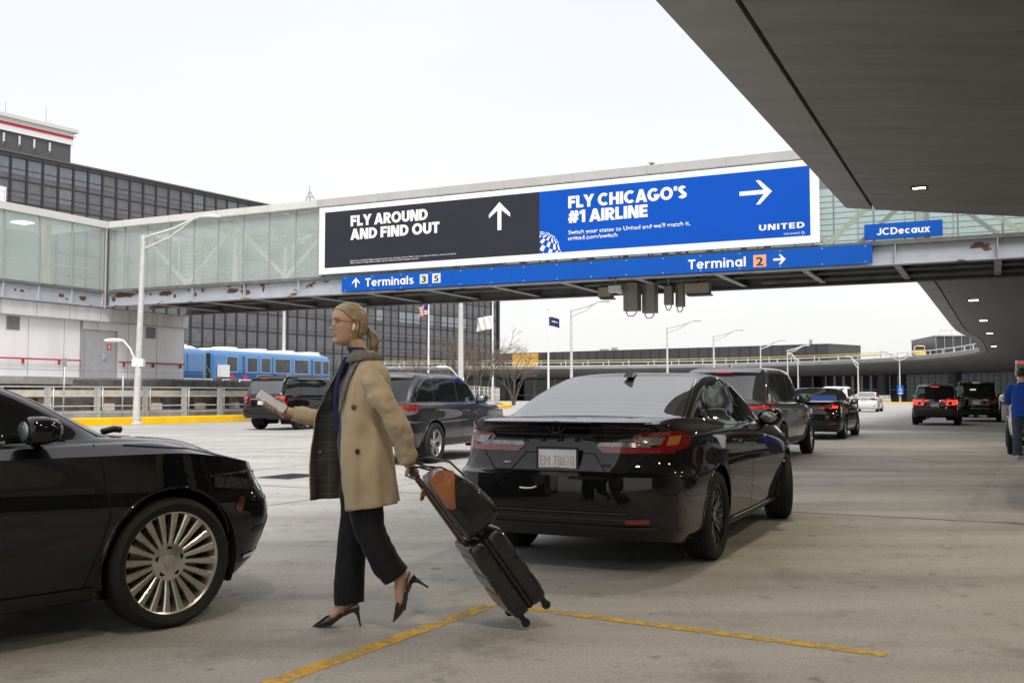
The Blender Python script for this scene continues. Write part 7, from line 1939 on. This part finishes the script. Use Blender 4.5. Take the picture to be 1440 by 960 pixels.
crumple(coat, .017, (7, 7, 2.6), 1.7, 3, lambda c: 1.0 if c.z < 1.36 else max(0, (1.45 - c.z) / .09))
crumple(tro, .013, (9, 9, 4.0), 4.2, 3)
def sleeve(path, rad, name="sleeve"):
    mb_ = MB(); P_ = np.array(path, float); n_ = len(P_); tq = np.linspace(0, n_ - 1, (n_ - 1) * 12 + 1)
    Q = pchip(np.arange(n_), P_, tq); rr = pchip(np.arange(n_), np.array(rad, float), tq)
    rr = list(rr)
    mb_.tube([tuple(q) for q in Q], rr, 32, caps=False)
    o = mb_.build(name, [TAN, PLAID], woman, smooth=80); crumple(o, .013, (9, 9, 13), len(path) * 1.3, 3); s_ = o.modifiers.new("t", 'SOLIDIFY'); s_.thickness = .006; s_.offset = -1; return o
sleeve([(-.008, .070, 1.400), (-.018, .125, 1.376), (-.036, .170, 1.330), (-.070, .197, 1.262), (-.118, .207, 1.18), (-.165, .202, 1.10), (-.20, .172, 1.01), (-.228, .132, .900)], [.030, .050, .061, .063, .061, .057, .053, .050])
sleeve([(.0, -.07, 1.400), (.0, -.125, 1.376), (.008, -.175, 1.330), (.06, -.220, 1.23), (.125, -.245, 1.125), (.22, -.245, 1.115), (.31, -.238, 1.13), (.385, -.228, 1.148)], [.030, .050, .061, .062, .057, .055, .053, .050])
# collar and lapels in the pale check
mb = MB(); rows = []
for k, (ang) in enumerate(np.linspace(R(38), R(325), 30)):
    cx, cy = .0, 0
    d_ = Vector((math.cos(ang), math.sin(ang), 0)); e = abs(math.cos(ang / 2)) if 0 else max(0, math.cos(ang))
    top = Vector((.012, 0, 1.488)) + Vector((d_.x * .060, d_.y * .062, 0)); bot = Vector((.004, 0, 1.440 - .022 * e)) + Vector((d_.x * (.094 + .014 * e), d_.y * .112, 0))
    rows.append([top + d_ * .002, top + d_ * .008 + Vector((0, 0, .004)), (top + bot) / 2 + d_ * .014, bot + d_ * .012])
mb.loft(rows, False, False); co_ = mb.build("collar", PLAID_L, woman, smooth=70); s_ = co_.modifiers.new("t", 'SOLIDIFY'); s_.thickness = .005
for edge, sg in ((0, 1), (NS - 1, -1)):
    mb = MB(); rows = []
    for i, z in enumerate(zl):
        if z < 1.15 or z > 1.45: continue
        q = (z - 1.15) / .30; wd = .008 + .036 * math.sin(min(1, q * 1.15) * math.pi * .62)
        a = Vector((*flat[i, edge], z)); kk = 5 if edge == 0 else NS - 6; b_ = Vector((*flat[i, kk], z)); dirn = (b_ - a); dirn.z = 0; dirn.normalize()
        n_ = Vector((dirn.y, -dirn.x, 0)); n_ = n_ if n_.dot(Vector((a.x, a.y, 0))) > 0 else -n_
        rows.append([a - dirn * .004 + n_ * .004, a + n_ * .013, a + dirn * wd * .6 + n_ * .014, a + dirn * wd + n_ * .009])
    mb.loft(rows, False, False); lo_ = mb.build("lapel", PLAID_L, woman, smooth=70); s_ = lo_.modifiers.new("t", 'SOLIDIFY'); s_.thickness = .004
BTN = M("brown_horn_button", (0.045, 0.028, 0.02), 0.3, coat=.4)
tree = BVHTree.FromPolygons([tuple(v.co) for v in coat.data.vertices], [tuple(p.vertices) for p in coat.data.polygons])
for x, z in ((.058, 1.185), (.040, .955)):
    h_ = tree.ray_cast(Vector((x, 1, z)), Vector((0, -1, 0)))
    if h_[0]:
        mb = MB(); mb.lathe([(0, -.003), (.0135, -.003), (.0145, .001), (.0125, .004), (.008, .003), (0, .003)], 'z', 18); b_ = mb.build("button", BTN, woman, smooth=40)
        n_ = h_[1] if h_[1].y > 0 else -h_[1]; b_.matrix_local = Matrix.Translation(h_[0] + n_ * .003) @ n_.to_track_quat('Z', 'Y').to_matrix().to_4x4()
h_ = tree.ray_cast(Vector((.235, .05, .94)), Vector((0, -1, 0)))
if h_[0]:
    mb = MB(); mb.lathe([(0, -.003), (.0135, -.003), (.0145, .001), (.0125, .004), (0, .003)], 'z', 18); b_ = mb.build("button", BTN, woman, smooth=40); b_.matrix_local = Matrix.Translation(h_[0] + Vector((0, .009, 0))) @ Vector((.2, 1, 0)).to_track_quat('Z', 'Y').to_matrix().to_4x4()

# the phone she holds
WM = Matrix.Translation((-.80, 5.40, 0)) @ Matrix.Rotation(R(190), 4, 'Z')
phn = thing("phone", "white phone held face up in the walking woman's outstretched hand", "phone", WM @ PH, R(190))
q3 = Matrix((U_, YV, N_)).transposed()
mb = MB(); P2 = rounded([(-.086, -.040), (.086, -.040), (.086, .040), (-.086, .040)], .012); mb.prism(P2, 'z', -.0075, .0055)
mb.bm.transform(q3.to_4x4()); mb.build("case", M("white_phone_case", (0.70, 0.70, 0.76), 0.3), phn, bevel=.002)
mb = MB(); P2 = rounded([(-.081, -.036), (.081, -.036), (.081, .036), (-.081, .036)], .009); mb.prism(P2, 'z', .0056, .0064); mb.bm.transform(q3.to_4x4()); mb.build("screen", M("bright_phone_screen", (0.62, 0.63, 0.70), 0.08), phn)

# ---------------------------------------------------------------- suitcase and tote
pv = Vector((-.95, -.31, 0)).normalized(); TI = R(54.7)
av = (pv * math.cos(TI) + Vector((0, 0, math.sin(TI)))).normalized(); wv = Vector((pv.y * -1, pv.x, 0)); wv = wv if wv.y < 0 else -wv; wv.normalize(); tv = (-pv * math.sin(TI) + Vector((0, 0, math.cos(TI)))).normalized()
hand_w = WM @ HC
BC = hand_w - av * 1.0
BC = BC - Vector((0, 0, BC.z - .024))                       # wheel hubs sit one radius above the ground
SM = Matrix((( wv.x, tv.x, av.x, 0), (wv.y, tv.y, av.y, 0), (wv.z, tv.z, av.z, 0), (0, 0, 0, 1)))   # local x = width towards camera, y = thickness, z = along the case
case = thing("suitcase", "black hard shell cabin suitcase tilted on its wheels behind the walking woman", "suitcase", BC)
case.matrix_world = Matrix.Translation(BC) @ SM
CASE = M("black_ribbed_shell", (0.012, 0.012, 0.013), 0.30, coat=.35, rvar=.08, vscale=12, bump=.12, bscale=120)
def rrect(w0, w1, t0, t1, r, n=5):
    pts = []
    for cx, cy, a0 in ((w1 - r, t1 - r, 0), (w0 + r, t1 - r, 90), (w0 + r, t0 + r, 180), (w1 - r, t0 + r, 270)):
        for k in range(n + 1): a = R(a0 + 90 * k / n); pts.append((cx + r * math.cos(a), cy + r * math.sin(a)))
    return pts
for (t0, t1, nm) in ((-.012, .086, "shell_half"), (.100, .198, "shell_half")):
    mb = MB(); rings = []
    for z, ins in ((.045, .030), (.052, .012), (.07, .002), (.10, 0), (.48, 0), (.495, .002), (.51, .012), (.518, .030)):
        rings.append([Vector((p[0], p[1], z)) for p in rrect(-.18 + ins, .18 - ins, t0 + ins * .6, t1 - ins * .6, .028)])
    mb.loft(rings, True, True)
    mb.build("shell_half", CASE, case, smooth=45)
mb = MB(); rings = [[Vector((p[0], p[1], z)) for p in rrect(-.175 + i_, .175 - i_, .082, .104, .006)] for z, i_ in ((.05, .02), (.06, 0), (.505, 0), (.514, .02))]; mb.loft(rings, True, True); mb.build("zip_band", BLACKP, case, smooth=40)
mb = MB()
for zz in (.15, .27, .39):
    for (t0, t1) in ((-.006, .080), (.106, .192)):
        mb.box(.1795, .1845, t0 + .012, t1 - .012, zz - .045, zz + .045)
    mb.box(-.15, .15, -.0165, -.0121, zz - .045, zz + .045)
    mb.box(-.15, .15, .1981, .2025, zz - .045, zz + .045)
mb.build("rib", CASE, case, bevel=.004)
mb = MB()
for zz in (.10, .45):
    for tt in (.04, .15):
        mb = MB(); mb.box(.1846, .190, tt - .022, tt + .022, zz - .022, zz + .022); mb.build("side_bumper", BLACKP, case, bevel=.004)
for wx in (-.14, .14):
    for tt in (.022, .168):
        mb = MB(); mb.lathe([(.0, -.011), (.021, -.011), (.024, -.007), (.024, .007), (.021, .011), (0, .011)], 'x', 18, (wx, tt, .0 if tt < .1 else .004)); w_ = mb.build("wheel", M("caster_black", (0.01, 0.01, 0.01), .4), case, smooth=40)
        mb = MB(); mb.box(wx - .018, wx + .018, tt - .016, tt + .014, .012, .05); mb.build("caster_fork", BLACKP, case, bevel=.004)
TUBE_M = M("bronze_grey_tube", (0.20, 0.16, 0.13), 0.3, .8)
GT = -.004
mb = MB()
for wx in (-.062, .062): mb.tube([(wx, .012, .505), (wx, .006, .985)], .0085, 8)
mb.build("pull_rod", TUBE_M, case, smooth=50)
mb = MB(); mb.tube([(-.072, .006, .965), (-.066, .004, .995), (-.04, .003, 1.004), (.04, .003, 1.004), (.066, .004, .995), (.072, .006, .965)], [.012, .013, .0135, .0135, .013, .012], 10); mb.build("pull_grip", BLACKP, case, smooth=60)
mb = MB(); mb.box(-.085, .085, -.006, .03, .519, .532); mb.tube([(-.05, .10, .515), (-.045, .10, .54), (.045, .10, .54), (.05, .10, .515)], .008, 8); mb.build("top_handle", BLACKP, case, smooth=50)
# tote lying on the case against the rods
tote = thing("tote_bag", "slouching black leather tote with brown woven flap, strapped on top of the black suitcase", "bag", BC)
tote.matrix_world = Matrix.Translation(BC) @ SM
LEA = M("black_leather", (0.010, 0.010, 0.011), 0.32, coat=.25, rvar=.12, vscale=9, bump=.35, bscale=16)
mb = MB(); rings = []
for z, w0, w1, t0, t1, dt in ((.545, -.13, .15, .035, .19, 0), (.557, -.155, .185, .024, .22, 0), (.60, -.165, .20, .02, .24, .0), (.69, -.165, .20, .022, .245, 0), (.78, -.155, .19, .024, .225, 0), (.86, -.14, .17, .028, .18, 0), (.915, -.125, .15, .032, .13, 0), (.93, -.11, .13, .04, .10, 0)):
    rings.append([Vector((p[0] + .006 * math.sin(p[1] * 40 + z * 30), p[1] + .007 * math.sin(p[0] * 30 + z * 25), z)) for p in rrect(w0, w1, t0, t1, min(.045, (t1 - t0) * .42), 6)])
mb.loft(rings, True, True); tb_ = mb.build("bag_body", LEA, tote, smooth=70); s_ = tb_.modifiers.new("s", 'SUBSURF'); s_.levels = 1; s_.render_levels = 1
BRW = M("brown_woven_leather", (0.30, 0.105, 0.032), 0.38, var=.30, vscale=45, coat=.3, bump=.25, bscale=90, stretch=(1, 1, 5))
mb = MB(); fl = rounded([(.022, .935), (.10, .955), (.165, .905), (.125, .85), (.085, .79), (.050, .735), (.022, .76)], .015)
cen = (.075, .86); lay = []
for w_, k_ in ((.165, 1.0), (.196, 1.0), (.204, .96), (.207, .8), (.208, .4)): lay.append([Vector((w_ - .25 * (p[1] - .80) * (.12 if p[1] > .80 else 0) - .9 * max(0, p[1] - .86) * .25, cen[0] + (p[0] - cen[0]) * k_, cen[1] + (p[1] - cen[1]) * k_)) for p in fl])
mb.loft(lay, True, True); mb.build("woven_flap", BRW, tote, smooth=50)
mb = MB()
for k in range(7): mb.tube([(.165 + .02 * math.sin(k), .115 - k * .012, .885 - k * .02), (.20, .105 - k * .012, .875 - k * .02)], .004, 6)
mb.build("flap_stud", GOLD, tote, smooth=50)
mb = MB(); mb.tube([(.19, .16, .875), (.17, .12, .955), (.13, .05, 1.01), (.06, .0, 1.03), (-.02, .0, 1.03), (-.10, .06, .98), (-.15, .15, .87)], .006, 8); mb.tube([(.20, .19, .85), (.18, .17, .955), (.12, .10, 1.03), (.03, .03, 1.05), (-.06, .05, 1.02), (-.14, .17, .86)], .006, 8); mb.build("strap", LEA, tote, smooth=60)
mb = MB(); mb.tube([(.08, -.01, .90), (.10, -.035, .89), (.085, -.05, .865), (.06, -.04, .86), (.07, -.012, .88)], .008, 8); mb.build("luggage_tag", BRW, tote, smooth=60)

# ---------------------------------------------------------------- man at the right edge, seen from behind
def man(name, label, loc, rotz, top, trs, hairc):
    t = thing(name, label, "person", loc, rotz)
    H2 = Matrix.Translation((.02, 0, 1.66)) @ Matrix.Rotation(R(10), 4, 'Y')
    mb_ = MB(); grid_faces(mb_.bm, head_grid(40, 32), H2)
    ell_tube(mb_, [((.0, 0, 1.42), .065, .075), ((.01, 0, 1.50), .058, .060), ((.02, 0, 1.58), .055, .055)])
    ell_tube(mb_, smooth_secs([((0, 0, .86), .115, .165), ((0, 0, 1.05), .115, .165), ((.01, 0, 1.25), .12, .18), ((0, 0, 1.40), .09, .19), ((0, 0, 1.46), .06, .09)]))
    mb_.tube([(0, .19, 1.41), (.02, .235, 1.30), (.12, .26, 1.12), (.32, .25, 1.09), (.40, .245, 1.09), (.47, .24, 1.09)], [.055, .052, .042, .034, .036, .02], 12)
    mb_.tube([(0, -.19, 1.41), (.0, -.235, 1.30), (.06, -.25, 1.10), (.22, -.22, 1.00), (.30, -.21, .99), (.36, -.205, .985)], [.055, .052, .042, .034, .036, .02], 12)
    for dy, tip in ((.24, (.46, .24, 1.09)), (-.205, (.35, -.205, .985))):
        for k in range(4): mb_.tube([(tip[0] - .03, dy + (k - 1.5) * .017, tip[2]), (tip[0] + .03, dy + (k - 1.5) * .018, tip[2] - .01), (tip[0] + .05, dy + (k - 1.5) * .018, tip[2] - .03)], [.009, .0085, .007], 8)
        mb_.tube([(tip[0] - .05, dy + .03, tip[2]), (tip[0] - .01, dy + .05, tip[2]), (tip[0] + .02, dy + .052, tip[2] - .008)], [.011, .01, .008], 8)
    for s in (1, -1): mb_.tube([(0, s * .09, .9), (.0, s * .10, .5), (-.01, s * .105, .1)], [.09, .06, .045], 12); mb_.tube([(-.05, s * .105, .06), (.05, s * .11, .05), (.14, s * .115, .035)], [.038, .04, .03], 10)
    remeshed(mb_, "body", SKIN, t, .008, 2)
    mb_ = MB(); grid_faces(mb_.bm, head_grid(40, 32), H2, lambda c: (c[2] > .06 if c[0] > .02 else c[2] > -.055), .010); o = mb_.build("hair", hairc, t, smooth=80); s_ = o.modifiers.new("t", 'SOLIDIFY'); s_.thickness = .012
    mb_ = MB(); rows = smooth_secs([((0, 0, .83), .165, .205), ((0, 0, .95), .155, .200), ((.005, 0, 1.10), .148, .195), ((.01, 0, 1.27), .148, .21), ((0, 0, 1.40), .11, .205), ((0, 0, 1.46), .075, .10), ((.01, 0, 1.50), .068, .068)], 6)
    rows = [(c, rx * (1 + .02 * math.sin(i * 1.3)), ry, tl) for i, (c, rx, ry, tl) in enumerate(rows)]; ell_tube(mb_, rows, 26); mb_.build("sweater", top, t, smooth=70)
    for pts in ([(0, .13, 1.42), (0, .19, 1.40), (.02, .24, 1.30), (.12, .265, 1.12), (.34, .25, 1.09)], [(0, -.13, 1.42), (0, -.19, 1.40), (.0, -.24, 1.30), (.06, -.255, 1.10), (.23, -.22, 1.0)]):
        mb_ = MB(); mb_.tube(pts, [.06, .08, .078, .070, .055], 14); mb_.build("sleeve", top, t, smooth=70)
    mb_ = MB()
    for s in (1, -1): ell_tube(mb_, smooth_secs([((0, s * .06, .95), .135, .12), ((0, s * .095, .80), .125, .108), ((.0, s * .10, .50), .092, .092), ((-.01, s * .105, .25), .085, .085), ((-.005, s * .108, .06), .090, .085)]), 20)
    mb_.build("jeans", trs, t, smooth=70)
    for s in (1, -1):
        mb_ = MB(); mb_.loft([[Vector((x, s * .108 + w_ * math.cos(a), .032 + hh * math.sin(a) if math.sin(a) > 0 else .032 + .030 * math.sin(a))) for a in [2 * math.pi * k / 14 for k in range(14)]] for x, w_, hh in ((-.10, .03, .03), (-.085, .042, .05), (0, .045, .06), (.08, .05, .04), (.15, .045, .03), (.185, .02, .015))], True, True); mb_.build("shoe", M("pale_trainer", (0.50, 0.48, 0.45), .6), t, smooth=60)
    return t
man("person", "man in bright blue top and jeans reaching into the white car at the right edge", W(22.1, -.50), R(62), cloth_mat("bright_blue_knit", (0.008, 0.060, 0.36), .15, 6, .5, 9, .9), cloth_mat("washed_jeans", (0.040, 0.062, 0.105), .4, 7, .3, 10, .85), M("dark_hair", (0.02, 0.016, 0.013), .6))
